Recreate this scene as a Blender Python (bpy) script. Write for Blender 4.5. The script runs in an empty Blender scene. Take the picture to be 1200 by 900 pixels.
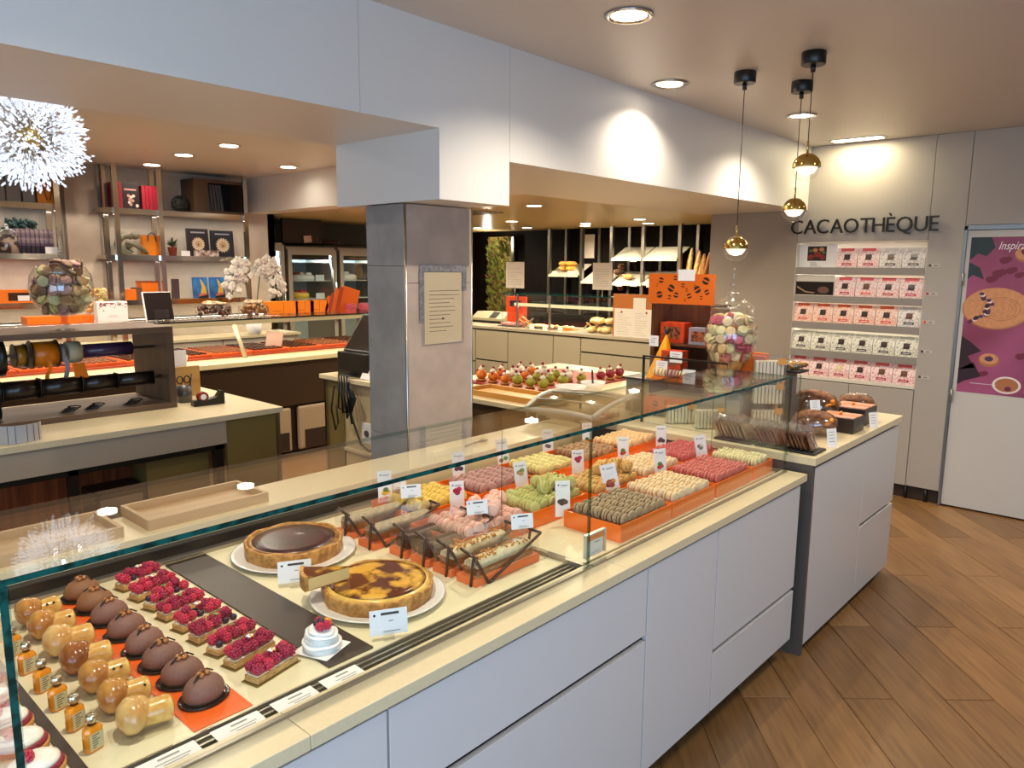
import bpy, bmesh, math, random
from mathutils import Vector, Matrix, Euler
S = bpy.context.scene
C = S.collection
PI = math.pi
random.seed(7)
R_ = random.Random(11)

# ------------------------------------------------------------------ camera
CAM_H = 1.72
YAW, PITCH, ROLL, FPX = math.radians(41.977), math.radians(-8.919), math.radians(0.467), 872.29
_f = Vector((math.cos(YAW) * math.cos(PITCH), math.sin(YAW) * math.cos(PITCH), math.sin(PITCH)))
_r = Vector((math.sin(YAW), -math.cos(YAW), 0))
_u = _r.cross(_f)
_c, _s = math.cos(ROLL), math.sin(ROLL)
CR, CU = _c * _r + _s * _u, -_s * _r + _c * _u
cam = bpy.data.cameras.new('camera')
cam.sensor_fit = 'HORIZONTAL'; cam.sensor_width = 36.0; cam.lens = FPX / 1200 * 36
cam.clip_start = 0.05
camo = bpy.data.objects.new('camera', cam); C.objects.link(camo)
M = Matrix((CR, CU, -_f)).transposed().to_4x4(); M.translation = (0, 0, CAM_H)
camo.matrix_world = M
S.camera = camo


def at(u, v, x=None, y=None, z=None):
    """point of the photographed place that lies on the given plane, from its pixel in the 1200x900 frame"""
    d = CR * ((u - 600) / FPX) - CU * ((v - 450) / FPX) + _f
    o = Vector((0, 0, CAM_H))
    i, val = (0, x) if x is not None else (1, y) if y is not None else (2, z)
    return o + d * ((val - o[i]) / d[i])


# ------------------------------------------------------------------ light and exposure
S.view_settings.view_transform = 'Standard'
S.view_settings.look = 'None'
S.view_settings.gamma = 1.0
S.view_settings.use_curve_mapping = False
S.view_settings.exposure = 0.0
S.cycles.max_bounces = 8
S.cycles.diffuse_bounces = 4
S.cycles.glossy_bounces = 4
S.cycles.transmission_bounces = 4
S.cycles.transparent_max_bounces = 28
S.cycles.sample_clamp_indirect = 6.0
S.cycles.caustics_reflective = False
S.cycles.caustics_refractive = False
w = bpy.data.worlds.new('world'); S.world = w; w.use_nodes = True
w.node_tree.nodes['Background'].inputs[0].default_value = (0.62, 0.78, 1.0, 1)
w.node_tree.nodes['Background'].inputs[1].default_value = 0.55

WARM = (1.0, 0.88, 0.71)
NEUT = (1.0, 0.93, 0.82)


def area(name, loc, rot, sx, sy, power, col):
    l = bpy.data.lights.new(name, 'AREA'); l.shape = 'RECTANGLE'; l.size = sx; l.size_y = sy
    l.energy = power; l.color = col
    o = bpy.data.objects.new(name, l); C.objects.link(o); o.location = loc; o.rotation_euler = rot
    return o


def spot(name, loc, power, col=WARM, angle=100, blend=0.6, r=0.012, rot=(0, 0, 0)):
    l = bpy.data.lights.new(name, 'SPOT'); l.energy = power; l.color = col
    l.spot_size = math.radians(angle); l.spot_blend = blend; l.shadow_soft_size = r
    o = bpy.data.objects.new(name, l); C.objects.link(o); o.location = loc; o.rotation_euler = rot
    return o


def point(name, loc, power, col=WARM, r=0.05):
    l = bpy.data.lights.new(name, 'POINT'); l.energy = power; l.color = col; l.shadow_soft_size = r
    o = bpy.data.objects.new(name, l); C.objects.link(o); o.location = loc
    return o


# daylight through the shop window behind the photographer (faces +Y)
area('shop_window_daylight', (-1.2, -2.35, 1.5), (PI / 2, 0, 0), 2.8, 2.1, 115, (0.40, 0.66, 1.0))
# and through the side window on the left (faces +X)
area('side_window_daylight', (-2.85, -0.1, 1.45), (0, -PI / 2, 0), 1.9, 3.6, 75, (0.56, 0.76, 1.0))

# ------------------------------------------------------------------ materials
def lin(h):
    h = h.lstrip('#')
    o = []
    for i in (0, 2, 4):
        c = int(h[i:i + 2], 16) / 255
        o.append(c / 12.92 if c <= 0.04045 else ((c + 0.055) / 1.055) ** 2.4)
    return (*o, 1)


MATS = {}


def mat(name, col, rough=0.5, metal=0.0, noise=0.0, scale=20.0, bump=0.0, bscale=None, spec=0.5, coat=0.0,
        stretch=(1, 1, 1), emit=0.0, col2=None, lo=0.4, hi=0.6, sss=0.0):
    if name in MATS:
        return MATS[name]
    m = bpy.data.materials.new(name); m.use_nodes = True
    nt = m.node_tree; p = nt.nodes['Principled BSDF']
    c = lin(col) if isinstance(col, str) else (*col, 1)
    p.inputs['Base Color'].default_value = c
    p.inputs['Roughness'].default_value = rough
    p.inputs['Metallic'].default_value = metal
    p.inputs['Specular IOR Level'].default_value = spec
    p.inputs['Coat Weight'].default_value = coat
    m.diffuse_color = c
    if emit:
        p.inputs['Emission Color'].default_value = c; p.inputs['Emission Strength'].default_value = emit
    if noise or col2 or bump:
        tc = nt.nodes.new('ShaderNodeTexCoord'); mp = nt.nodes.new('ShaderNodeMapping')
        mp.inputs['Scale'].default_value = stretch
        nt.links.new(tc.outputs['Object'], mp.inputs['Vector'])
        if noise or col2:
            n = nt.nodes.new('ShaderNodeTexNoise'); n.inputs['Scale'].default_value = scale
            n.inputs['Detail'].default_value = 4
            nt.links.new(mp.outputs[0], n.inputs['Vector'])
            r = nt.nodes.new('ShaderNodeValToRGB')
            if col2:
                a, b = c, lin(col2)
            else:
                a = tuple(max(0, x * (1 - noise)) for x in c[:3]) + (1,)
                b = tuple(min(1, x * (1 + noise)) for x in c[:3]) + (1,)
            r.color_ramp.elements[0].position = lo; r.color_ramp.elements[0].color = a
            r.color_ramp.elements[1].position = hi; r.color_ramp.elements[1].color = b
            nt.links.new(n.outputs['Fac'], r.inputs['Fac'])
            nt.links.new(r.outputs['Color'], p.inputs['Base Color'])
        if bump:
            n2 = nt.nodes.new('ShaderNodeTexNoise'); n2.inputs['Scale'].default_value = bscale or scale
            n2.inputs['Detail'].default_value = 3
            nt.links.new(mp.outputs[0], n2.inputs['Vector'])
            b = nt.nodes.new('ShaderNodeBump'); b.inputs['Strength'].default_value = bump
            b.inputs['Distance'].default_value = 0.004
            nt.links.new(n2.outputs['Fac'], b.inputs['Height'])
            nt.links.new(b.outputs['Normal'], p.inputs['Normal'])
    MATS[name] = m
    return m


def glass(name, tint=(0.985, 1.0, 0.992), f0=0.035, rough=0.0, gain=0.75, milk=0.0):
    """clear pane: straight transparency with a Schlick reflection on top"""
    if name in MATS:
        return MATS[name]
    m = bpy.data.materials.new(name); m.use_nodes = True
    nt = m.node_tree; nt.nodes.remove(nt.nodes['Principled BSDF'])
    out = nt.nodes['Material Output']
    tr = nt.nodes.new('ShaderNodeBsdfTransparent'); tr.inputs[0].default_value = (*tint, 1)
    gl = nt.nodes.new('ShaderNodeBsdfGlossy'); gl.inputs['Roughness'].default_value = rough
    gl.inputs['Color'].default_value = (1, 1, 1, 1)
    lw = nt.nodes.new('ShaderNodeLayerWeight'); lw.inputs['Blend'].default_value = 0.5
    pw = nt.nodes.new('ShaderNodeMath'); pw.operation = 'POWER'; pw.inputs[1].default_value = 5
    ma = nt.nodes.new('ShaderNodeMath'); ma.operation = 'MULTIPLY_ADD'
    ma.inputs[1].default_value = gain * (1 - f0); ma.inputs[2].default_value = f0
    mx = nt.nodes.new('ShaderNodeMixShader')
    nt.links.new(lw.outputs['Facing'], pw.inputs[0]); nt.links.new(pw.outputs[0], ma.inputs[0])
    nt.links.new(ma.outputs[0], mx.inputs['Fac'])
    nt.links.new(tr.outputs[0], mx.inputs[1]); nt.links.new(gl.outputs[0], mx.inputs[2])
    last = mx
    if milk:
        df = nt.nodes.new('ShaderNodeBsdfDiffuse'); df.inputs[0].default_value = (0.9, 0.9, 0.9, 1)
        m2 = nt.nodes.new('ShaderNodeMixShader'); m2.inputs['Fac'].default_value = milk
        nt.links.new(mx.outputs[0], m2.inputs[1]); nt.links.new(df.outputs[0], m2.inputs[2]); last = m2
    nt.links.new(last.outputs[0], out.inputs['Surface'])
    m.diffuse_color = (0.8, 0.9, 0.9, 0.2)
    MATS[name] = m
    return m


def wood(name, dark, light, axis='X', scale=9.0, rough=0.45):
    st = {'X': (0.08, 1, 1), 'Y': (1, 0.08, 1), 'Z': (1, 1, 0.08)}[axis]
    return mat(name, dark, rough, col2=light, scale=scale * 3, stretch=st, lo=0.3, hi=0.7, bump=0.08, bscale=scale * 8)


# ------------------------------------------------------------------ mesh builder
class MB:
    def __init__(s):
        s.v = []; s.f = []; s.m = []; s.sm = []

    def add(s, vs, fs, m=0, smooth=False, T=None):
        o = len(s.v)
        if T is not None:
            vs = [T @ Vector(v) for v in vs]
        s.v += [tuple(v) for v in vs]
        for i, f in enumerate(fs):
            s.f.append(tuple(a + o for a in f))
            s.m.append(m[i] if isinstance(m, (list, tuple)) else m); s.sm.append(smooth)
        return s

    def box(s, x0, x1, y0, y1, z0, z1, m=0, T=None):
        v = [(x, y, z) for x in (x0, x1) for y in (y0, y1) for z in (z0, z1)]
        return s.add(v, [(0, 1, 3, 2), (4, 6, 7, 5), (0, 4, 5, 1), (2, 3, 7, 6), (0, 2, 6, 4), (1, 5, 7, 3)], m, False, T)

    def pane(s, x0, x1, y0, y1, z0, z1, T=None):
        d = [x1 - x0, y1 - y0, z1 - z0]; k = d.index(min(d))
        mm = [1] * 6
        mm[2 * k] = mm[2 * k + 1] = 0
        return s.box(x0, x1, y0, y1, z0, z1, mm, T)

    def prism(s, pts, z0, z1, m=0, T=None, side=None, smooth=False):
        n = len(pts)
        v = [(x, y, z0) for x, y in pts] + [(x, y, z1) for x, y in pts]
        sd = m if side is None else side
        s.add(v, [tuple(range(n - 1, -1, -1)), tuple(range(n, 2 * n))], m, False, T)
        s.add(v, [(i, (i + 1) % n, n + (i + 1) % n, n + i) for i in range(n)], sd, smooth, T)
        return s

    def lathe(s, prof, n=20, m=0, T=None, smooth=True, sx=1, sy=1, cap=True):
        v = []; k = len(prof)
        for r, z in prof:
            for i in range(n):
                a = 2 * PI * i / n
                v.append((r * math.cos(a) * sx, r * math.sin(a) * sy, z))
        f = [(j * n + i, j * n + (i + 1) % n, (j + 1) * n + (i + 1) % n, (j + 1) * n + i) for j in range(k - 1) for i in range(n)]
        s.add(v, f, m, smooth, T)
        if cap:
            s.f += []
            o = len(s.v) - len(v)
            if prof[0][0] > 1e-5:
                s.f.append(tuple(o + i for i in range(n - 1, -1, -1))); s.m.append(m); s.sm.append(False)
            if prof[-1][0] > 1e-5:
                s.f.append(tuple(o + (k - 1) * n + i for i in range(n))); s.m.append(m); s.sm.append(False)
        return s

    def ball(s, c, r, n=12, k=7, m=0, rot=None, bump=0.0, rng=None):
        rx, ry, rz = r if isinstance(r, (tuple, list)) else (r, r, r)
        T = Matrix.Translation(c)
        if rot is not None:
            T = T @ (Euler(rot).to_matrix().to_4x4())
        v = [(0, 0, -rz)]; f = []
        for j in range(1, k):
            t = PI * j / k
            for i in range(n):
                a = 2 * PI * i / n
                b = 1 + (rng.uniform(-bump, bump) if bump else 0)
                v.append((rx * math.sin(t) * math.cos(a) * b, ry * math.sin(t) * math.sin(a) * b, -rz * math.cos(t) * b))
        v.append((0, 0, rz)); last = len(v) - 1
        for i in range(n):
            f.append((0, 1 + (i + 1) % n, 1 + i))
            for j in range(k - 2):
                a = 1 + j * n; f.append((a + i, a + (i + 1) % n, a + n + (i + 1) % n, a + n + i))
            a = 1 + (k - 2) * n; f.append((a + i, a + (i + 1) % n, last))
        return s.add(v, f, m, True, T)

    def cyl(s, a, b, r, n=12, m=0, r2=None, smooth=True):
        a, b = Vector(a), Vector(b); d = b - a; L = d.length
        q = d.to_track_quat('Z', 'Y').to_matrix().to_4x4()
        return s.lathe([(r, 0), (r if r2 is None else r2, L)], n, m, Matrix.Translation(a) @ q, smooth)

    def tube(s, pts, r, n=8, m=0):
        pts = [Vector(p) for p in pts]
        v = []; prev = None
        for i, p in enumerate(pts):
            d = (pts[min(i + 1, len(pts) - 1)] - pts[max(i - 1, 0)]).normalized()
            if prev is None:
                a = Vector((0, 0, 1)) if abs(d.z) < 0.9 else Vector((1, 0, 0))
                x = d.cross(a).normalized()
            else:
                x = (prev - d * prev.dot(d)).normalized()
            prev = x; y = d.cross(x)
            rr = r[i] if isinstance(r, (list, tuple)) else r
            for k in range(n):
                t = 2 * PI * k / n
                v.append(p + (x * math.cos(t) + y * math.sin(t)) * rr)
        L = len(pts)
        f = [(j * n + k, j * n + (k + 1) % n, (j + 1) * n + (k + 1) % n, (j + 1) * n + k) for j in range(L - 1) for k in range(n)]
        f2 = [tuple(range(n - 1, -1, -1)), tuple((L - 1) * n + k for k in range(n))]
        s.add(v, f, m, True); o = len(s.v) - len(v)
        for q in f2:
            s.f.append(tuple(o + a for a in q)); s.m.append(m); s.sm.append(False)
        return s

    def flat(s, pts, m=0, T=None):
        return s.add(pts, [tuple(range(len(pts)))], m, False, T)

    def build(s, name, mats, parent=None, origin=None, bevel=0.0, seg=2, local=False):
        me = bpy.data.meshes.new(name)
        o = bpy.data.objects.new(name, me)
        C.objects.link(o)
        off = Vector((0, 0, 0))
        if parent is not None:
            o.parent = parent
            if not local:
                p = parent
                while p is not None:
                    off += p.location; p = p.parent
        elif not local:
            if origin is None:
                xs, ys, zs = zip(*s.v)
                origin = ((min(xs) + max(xs)) / 2, (min(ys) + max(ys)) / 2, min(zs))
            off = Vector(origin); o.location = off
        me.from_pydata([tuple(Vector(v) - off) for v in s.v], [], s.f)
        for x in (mats if isinstance(mats, (list, tuple)) else [mats]):
            me.materials.append(x)
        me.polygons.foreach_set('material_index', s.m)
        me.polygons.foreach_set('use_smooth', s.sm)
        me.update()
        if bevel:
            b = o.modifiers.new('bevel', 'BEVEL'); b.width = bevel; b.segments = seg; b.limit_method = 'ANGLE'
            b.angle_limit = math.radians(40)
        return o


def tag(o, label, cat, group=None, kind=None):
    o['label'] = label
    o['category'] = cat
    if group: o['group'] = group
    if kind: o['kind'] = kind
    return o


def thing(name, label, cat, loc=(0, 0, 0), rz=0.0, group=None):
    o = bpy.data.objects.new(name, None); C.objects.link(o)
    o.empty_display_size = 0.05
    o.location = loc; o.rotation_euler = (0, 0, rz)
    return tag(o, label, cat, group)


def struct(o):
    o['kind'] = 'structure'
    return o


KIDS = {}


def kids(o):
    return [c for c in o.children]


def dup(root, loc=None, rot=None, label=None, group=None, scale=None, mats=None):
    """copy a thing, its parts and their sub-parts (mesh data shared)"""
    def cp(o, parent):
        c = o.copy(); C.objects.link(c)
        if parent is not None:
            c.parent = parent; c.matrix_parent_inverse = o.matrix_parent_inverse
        for ch in tree[o]:
            cp(ch, c)
        return c
    tree = {}

    def walk(o):
        tree[o] = list(o.children)
        for ch in tree[o]:
            walk(ch)
    walk(root)
    r = cp(root, None)
    if loc is not None: r.location = loc
    if rot is not None: r.rotation_euler = rot if isinstance(rot, (tuple, list, Euler)) else (0, 0, rot)
    if scale is not None: r.scale = (scale,) * 3 if not isinstance(scale, (tuple, list)) else scale
    if label: r['label'] = label
    if group: r['group'] = group
    return r


class Proto:
    """build a prototype once, place it first itself and then as copies"""
    def __init__(s, root):
        s.root = root; s.used = False
        s.kids = {}

    def place(s, loc, rot=0.0, label=None, group=None, scale=None):
        if not s.used:
            s.used = True; r = s.root
            r.location = loc
            r.rotation_euler = rot if isinstance(rot, (tuple, list, Euler)) else (0, 0, rot)
            if scale is not None: r.scale = (scale,) * 3 if not isinstance(scale, (tuple, list)) else scale
            if label: r['label'] = label
            if group: r['group'] = group
            return r
        return dup(s.root, loc, rot, label, group, scale)


def text_verts(body, size=1.0, extrude=0.0, shear=0.0, align='LEFT'):
    cu = bpy.data.curves.new('t', 'FONT'); cu.body = body; cu.size = size; cu.extrude = extrude; cu.shear = shear
    cu.align_x = align; cu.resolution_u = 3
    o = bpy.data.objects.new('t', cu); C.objects.link(o)
    dg = bpy.context.evaluated_depsgraph_get()
    me = bpy.data.meshes.new_from_object(o.evaluated_get(dg))
    v = [tuple(x.co) for x in me.vertices]; f = [tuple(p.vertices) for p in me.polygons]
    bpy.data.objects.remove(o); bpy.data.curves.remove(cu); bpy.data.meshes.remove(me)
    return v, f


# orientation of flat things: FX = on a wall facing -X, FY = facing -Y (text runs left to right for the viewer)
FX = Matrix(((0, 0, -1, 0), (-1, 0, 0, 0), (0, 1, 0, 0), (0, 0, 0, 1)))
FY = Matrix(((1, 0, 0, 0), (0, 0, -1, 0), (0, 1, 0, 0), (0, 0, 0, 1)))


def TX(x, y, z, F=FX):
    return Matrix.Translation((x, y, z)) @ F


def cap_lines(mb, w, h, rows, m, z=0.0, T=None, x0=0.12, rng=R_, th=0.35, fill=(0.4, 0.95)):
    """short printed strokes on a w x h face (origin at its lower left), as flat print"""
    dy = h / rows
    for i in range(rows):
        y = h - (i + 0.75) * dy
        L = w * (rng.uniform(*fill))
        xs = w * x0
        mb.add([(xs, y, z), (xs + (L - xs), y, z), (xs + (L - xs), y + dy * th, z), (xs, y + dy * th, z)], [(0, 1, 2, 3)], m, False, T)
    return mb


def disc_pts(cx, cy, rx, ry=None, n=16, a0=0.0):
    ry = rx if ry is None else ry
    return [(cx + rx * math.cos(2 * PI * i / n + a0), cy + ry * math.sin(2 * PI * i / n + a0)) for i in range(n)]


def rect(x0, y0, x1, y1):
    return [(x0, y0), (x1, y0), (x1, y1), (x0, y1)]


def shapes(mb, polys, z, T):
    """flat printed shapes: list of (points, material)"""
    for pts, m in polys:
        mb.flat([(x, y, z) for x, y in pts], m, T)
    return mb


# common materials
GLASS = glass('clear_glass'); EDGE = mat('green_glass_edge', '#0a4440', 0.12, noise=0.6, scale=40)
EDGE2 = glass('thin_glass_edge', (0.42, 0.56, 0.52), 0.05, 0.05, 0.7)
CLEAR = glass('clear_plastic', (0.98, 0.98, 0.97), 0.05, 0.03)
CELLO = glass('crinkled_cellophane', (0.96, 0.96, 0.95), 0.13, 0.10, 1.0)
WHITE = mat('white_paint', '#c9c8c6', 0.55)
LAC = mat('white_lacquer', '#cfccca', 0.32)
STONE = mat('cream_stone', '#dacaa4', 0.28, noise=0.02, scale=90)
STEEL = mat('brushed_steel', '#b9b3a8', 0.28, 1.0)
CHROME = mat('chrome', '#d2cdc4', 0.12, 1.0)
BLACK = mat('black_plastic', '#121110', 0.35)
DKBR = mat('dark_brown', '#2a1d17', 0.45)
CARD = mat('white_card', '#eeebe8', 0.6)
INK = mat('dark_ink', '#3a3634', 0.7)
GREYINK = mat('grey_ink', '#8d8a88', 0.7)
ORANGE = mat('orange_card', '#ec7612', 0.42)
ORANGE_L = mat('orange_lacquer', '#f46e0a', 0.22, coat=0.3)
ORANGE_D = mat('deep_orange_mat', '#ea5e0c', 0.5)
BROWN_RIB = mat('brown_ribbon', '#3b2118', 0.35)
TEXTR = mat('red_print', '#c42438', 0.5)
PLINTH = mat('dark_plinth', '#33261d', 0.5)
GREYP = mat('grey_side_panel', '#5a524c', 0.4)
OLIVE = mat('olive_lacquer', '#7a6a3c', 0.35)
# ================================================================== the setting
CEIL = mat('ceiling_paint', '#c8bfb7', 0.38)
SOFW = mat('soffit_white', '#d9d5cf', 0.5)
SOFB = mat('soffit_beige_underside', '#dcd6d0', 0.35)
GOLD = mat('gloss_ochre_ceiling', '#d6bd88', 0.30)
WALLP = mat('grey_beige_wall', '#a8a199', 0.5)
WALLD = mat('taupe_wall_and_shade', '#93877a', 0.55)
CZ, LZ, RZ = 2.675, 2.64, 2.29          # ceiling heights: shop, left zone, bread zone
XW = 6.094                              # cocoa wall

# floor: timber planks laid on the diagonal, each one a piece of its own where they can be told apart
fb = MB().box(-3, 12, -2.6, 12, -0.06, -0.012)
floor = struct(fb.build('floor', mat('floor_ground', '#4a3a28', 0.7)))
PL = [mat('oak_plank_%d' % i, a, 0.36, col2=b, scale=7, stretch=(0.5, 6, 1), lo=0.25, hi=0.75, bump=0.05, bscale=30)
      for i, (a, b) in enumerate((('#725030', '#977044'), ('#7a5836', '#a1794b'), ('#66472a', '#89653c')))]
DIR = math.radians(41.5); pw_, pl_ = 0.205, 1.25
ca, sa = math.cos(DIR), math.sin(DIR)
protos = []
for i in range(3):
    b = MB().box(0, pl_ - 0.004, 0, pw_ - 0.004, -0.012, 0.0)
    o = b.build('plank', PL[i], floor, local=True, bevel=0.0012, seg=1)
    protos.append(o)
first = [True] * 3; pc = 0
org = Vector((2.71, 1.17, 0))
for r in range(-16, 26):
    for q in range(-6, 7):
        lx = q * pl_ + (r * 0.5 % 1.0) * pl_ * (1 if r % 2 else 0.93); ly = r * pw_
        # long side runs along (ca, sa); rows step along (sa, -ca)
        p = org + Vector((ca, sa, 0)) * lx + Vector((sa, -ca, 0)) * (ly + pw_)
        cx, cy = p.x + ca * pl_ / 2, p.y + sa * pl_ / 2
        if not (0.9 < cx < 6.4 and -1.4 < cy < 1.9 and (cx + 2.2 * cy) < 9.3 and cx > 1.2 - cy * 0.2):
            continue
        k = R_.randrange(3)
        if first[k]:
            o = protos[k]; first[k] = False
        else:
            o = protos[k].copy(); C.objects.link(o); o.parent = floor
        o.location = (p.x - floor.location.x, p.y - floor.location.y, -floor.location.z)
        o.rotation_euler = (0, 0, DIR); pc += 1
# beyond the planks that can be told apart, the same timber in one piece
rest = MB().box(-3, 12, -2.6, 12, -0.012, -0.004).build('floor_covering', PL[0], floor)

# ceilings
c = struct(MB().box(-3, 12, -2.6, 2.6, CZ, CZ + 0.1).build('ceiling', CEIL)); c['label'] = 'beige ceiling of the shop floor'
c = struct(MB().box(-3, 4.25, 2.6, 10, LZ, LZ + 0.1).build('ceiling', mat('ceiling_grey', '#d2cfcb', .36))); c['label'] = 'beige ceiling over the chocolate counter'
c = struct(MB().box(4.32, 12, 3.2, 12, RZ, RZ + 0.3).build('ceiling', GOLD)); c['label'] = 'glossy ochre ceiling over the bread counter'

# bulkheads
t = MB().box(-3, 2.13, 2.335, 3.04, 2.275, CZ + 0.02).build('trim_1', [SOFB], None)
struct(t); t['label'] = 'deep white bulkhead on the left with beige underside'
g = 0.0015
for x0, x1 in ((-3, 0.45), (0.45, 1.738), (1.738, 2.555)):
    zb = 2.275
    if x1 > 2.2:
        MB().prism([(1.738 + g, 2.275), (2.13, 2.275), (2.13, 1.994), (2.555 - g, 1.994), (2.555 - g, CZ), (1.738 + g, CZ)], 0, 0.012, 0,
                   TX(0, 2.336, 0, FY) @ Matrix.Scale(1, 4)).build('panel', SOFW, t)
    else:
        MB().box(x0 + g, x1 - g, 2.322, 2.336, zb, CZ).build('panel', SOFW, t)
t2 = struct(MB().box(2.14, 2.555, 2.336, 3.04, 1.997, 2.6).build('trim_2', SOFB)); t2['label'] = 'boxed bulkhead above the pillar'
MB().box(2.13, 2.142, 2.3365, 3.04, 1.994, 2.64).build('panel', SOFW, t2)
t3 = struct(MB().box(2.556, XW, 2.337, 3.25, 2.187, CZ + 0.02).build('trim_3', SOFB)); t3['label'] = 'long bulkhead running to the cocoa wall'
MB().box(2.555 + g, XW, 2.325, 2.338, 2.187, CZ).build('panel', SOFW, t3)
t4 = struct(MB().box(4.25, 4.5, 3.25, 8.0, 2.285, 2.66).build('trim_4', mat('bulkhead_light', '#e0ddd8', 0.5))); t4['label'] = 'white step between the two ceilings'

# pillar clad in stone tiles
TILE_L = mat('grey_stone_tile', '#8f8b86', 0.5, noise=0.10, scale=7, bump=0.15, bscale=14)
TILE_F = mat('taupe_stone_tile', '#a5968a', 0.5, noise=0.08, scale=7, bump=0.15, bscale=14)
px0, px1, py0, py1 = 2.163, 2.579, 2.586, 2.87
pil = struct(MB().box(px0 + .01, px1 - .01, py0 + .01, py1 - .01, 0, 1.994).build('wall_pillar', mat('pillar_core', '#4a443e', .8)))
zj = [0.0, 0.42, 0.905, 1.645, 1.994]
for a, b in zip(zj, zj[1:]):
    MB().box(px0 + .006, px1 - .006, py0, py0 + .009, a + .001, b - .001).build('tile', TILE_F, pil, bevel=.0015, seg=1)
for a, b in zip([0.0, 0.47, 0.935, 1.72, 1.994], [0.47, 0.935, 1.72, 1.994]):
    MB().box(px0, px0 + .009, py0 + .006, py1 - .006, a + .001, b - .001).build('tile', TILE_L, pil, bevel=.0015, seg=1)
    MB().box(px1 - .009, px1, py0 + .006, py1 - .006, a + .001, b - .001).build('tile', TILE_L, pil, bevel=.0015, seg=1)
for x in (px0, px1):
    MB().cyl((x + (.003 if x == px0 else -.003), py0 + .003, 0), (x + (.003 if x == px0 else -.003), py0 + .003, 1.994), .006, 8).build('corner_trim', STEEL, pil)

# cocoa wall (faces -X): panels round a lit recess, door on the right
wc = struct(MB().box(XW + .36, XW + .42, -2.6, 3.16, 0, CZ).build('wall_cocoa', WALLP))
wc['label'] = 'grey beige panelled wall with the black lettering and the lit shelves'
D = .006
def wpanel(y0, y1, z0, z1, m=WALLP, th=.36, x=XW):
    return MB().box(x, XW + th, y0 + .0015, y1 - .0015, z0 + .0015, z1 - .0015).build('panel', m, wc, bevel=.0015, seg=1)
wpanel(2.392, 3.16, 0.1, 2.187, WALLD)  # same wall; the darker colour paints in the shade under the bulkhead
wpanel(1.44, 2.392, 1.935, CZ)
wpanel(1.21, 1.44, 0.1, CZ)
wpanel(-2.6, 1.21, 2.035, CZ)
wpanel(-2.6, 0.22, 0.0, 2.035)
wpanel(1.44, 1.905, 0.1, 0.835, x=XW - .004)
wpanel(1.905, 2.392, 0.1, 0.835, x=XW - .004)
MB().box(XW + .03, XW + .06, 1.225, 3.15, 0, 0.1).build('plinth', PLINTH, wc)
for y in (1.3, 1.44, 2.0):
    MB().cyl((XW + .018, y, 0), (XW + .018, y, .1), .012, 10).build('leg', BLACK, wc)
# recess lining and the five shelves with grey lips
RECM = mat('recess_lining', '#d9d2c4', .5)
MB().box(XW + .30, XW + .355, 1.44, 2.392, .835, 1.935).build('recess_back', RECM, wc)
MB().box(XW + .002, XW + .3, 1.4385, 1.4425, .836, 1.934).build('recess_side', RECM, wc)
MB().box(XW + .002, XW + .3, 2.3895, 2.3935, .836, 1.934).build('recess_side', RECM, wc)
GLIP = mat('grey_shelf_lip', '#8c8680', .4)
SHZ = [1.735, 1.512, 1.300, 1.075, .862]
for z in SHZ:
    sh = MB().box(XW + .004, XW + .3, 1.443, 2.389, z - .018, z).build('shelf', RECM, wc)
    if z > .9:
        MB().box(XW - .004, XW + .006, 1.443, 2.389, z - .052, z + .004).build('shelf_lip', GLIP, sh, bevel=.001, seg=1)
    else:
        MB().box(XW - .004, XW + .006, 1.443, 2.389, z - .022, z + .006).build('shelf_lip', RECM, sh, bevel=.001, seg=1)
# ceiling side light of the recess (LED strip under the recess head and below each shelf)
for z in [1.93] + [q - .02 for q in SHZ[:-1]]:
    area('recess_light', (XW + .10, 1.915, z - .004), (0, 0, 0), .03, .9, 1.6, NEUT)

# door with its frame (poster hangs on it)
dr = struct(MB().box(XW - .002, XW + .04, .25, 1.192, .012, 2.0).build('door_1', mat('white_door', '#c2bfba', .45), bevel=.002))
dr['label'] = 'white flush door at the right edge'
STF = mat('steel_frame', '#8e959b', .35, .8)
MB().box(XW - .010, XW + .05, 1.193, 1.212, 0, 2.03).build('door_frame', STF, dr)
MB().box(XW - .010, XW + .05, .23, 1.212, 2.004, 2.034).build('door_frame', STF, dr)
for z in (.83, 1.66):
    MB().cyl((XW - .014, 1.191, z - .045), (XW - .014, 1.191, z + .045), .008, 10).build('hinge', STEEL, dr)

# other walls
struct(MB().box(-3, 4.6, 7.8, 7.9, 0, LZ).build('wall_shelves', mat('textured_beige_wall', '#c5b7a4', .6, noise=.05, scale=8, bump=.5, bscale=9)))
struct(MB().box(4.6, 9.2, 9.4, 9.5, 0, LZ).build('wall_fridges', mat('dark_taupe_wall', '#3c352e', .6)))
struct(MB().box(4.52, 4.6, 7.8, 9.4, 0, LZ).build('wall_corner', WALLD))
BRW = mat('bread_wall_brown', '#0c0604', .7, spec=.12, noise=.25, scale=6, stretch=(1, 8, .3))
struct(MB().box(9.0, 9.1, 3.2, 9.4, 0, RZ).build('wall_bread', BRW))
struct(MB().box(XW + .42, 9.1, 3.1, 3.16, 0, RZ + .3).build('wall_side', WALLD))
struct(MB().box(-3.1, -3, -2.6, 7.9, 0, .4).box(-3.1, -3, -2.6, 7.9, 2.45, CZ).box(-3.1, -3, -2.6, -2.0, .4, 2.45).box(-3.1, -3, 1.85, 7.9, .4, 2.45).build('wall_left', WALLP))
w2_ = struct(MB().box(-3.07, -3.03, -2.0, 1.85, .4, .46).box(-3.07, -3.03, -2.0, 1.85, 2.39, 2.45).build('window_2', BLACK))
for y in (-2.0, -.1, 1.79):
    MB().box(-3.07, -3.03, y, y + .06, .46, 2.39).build('mullion', BLACK, w2_)
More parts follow.
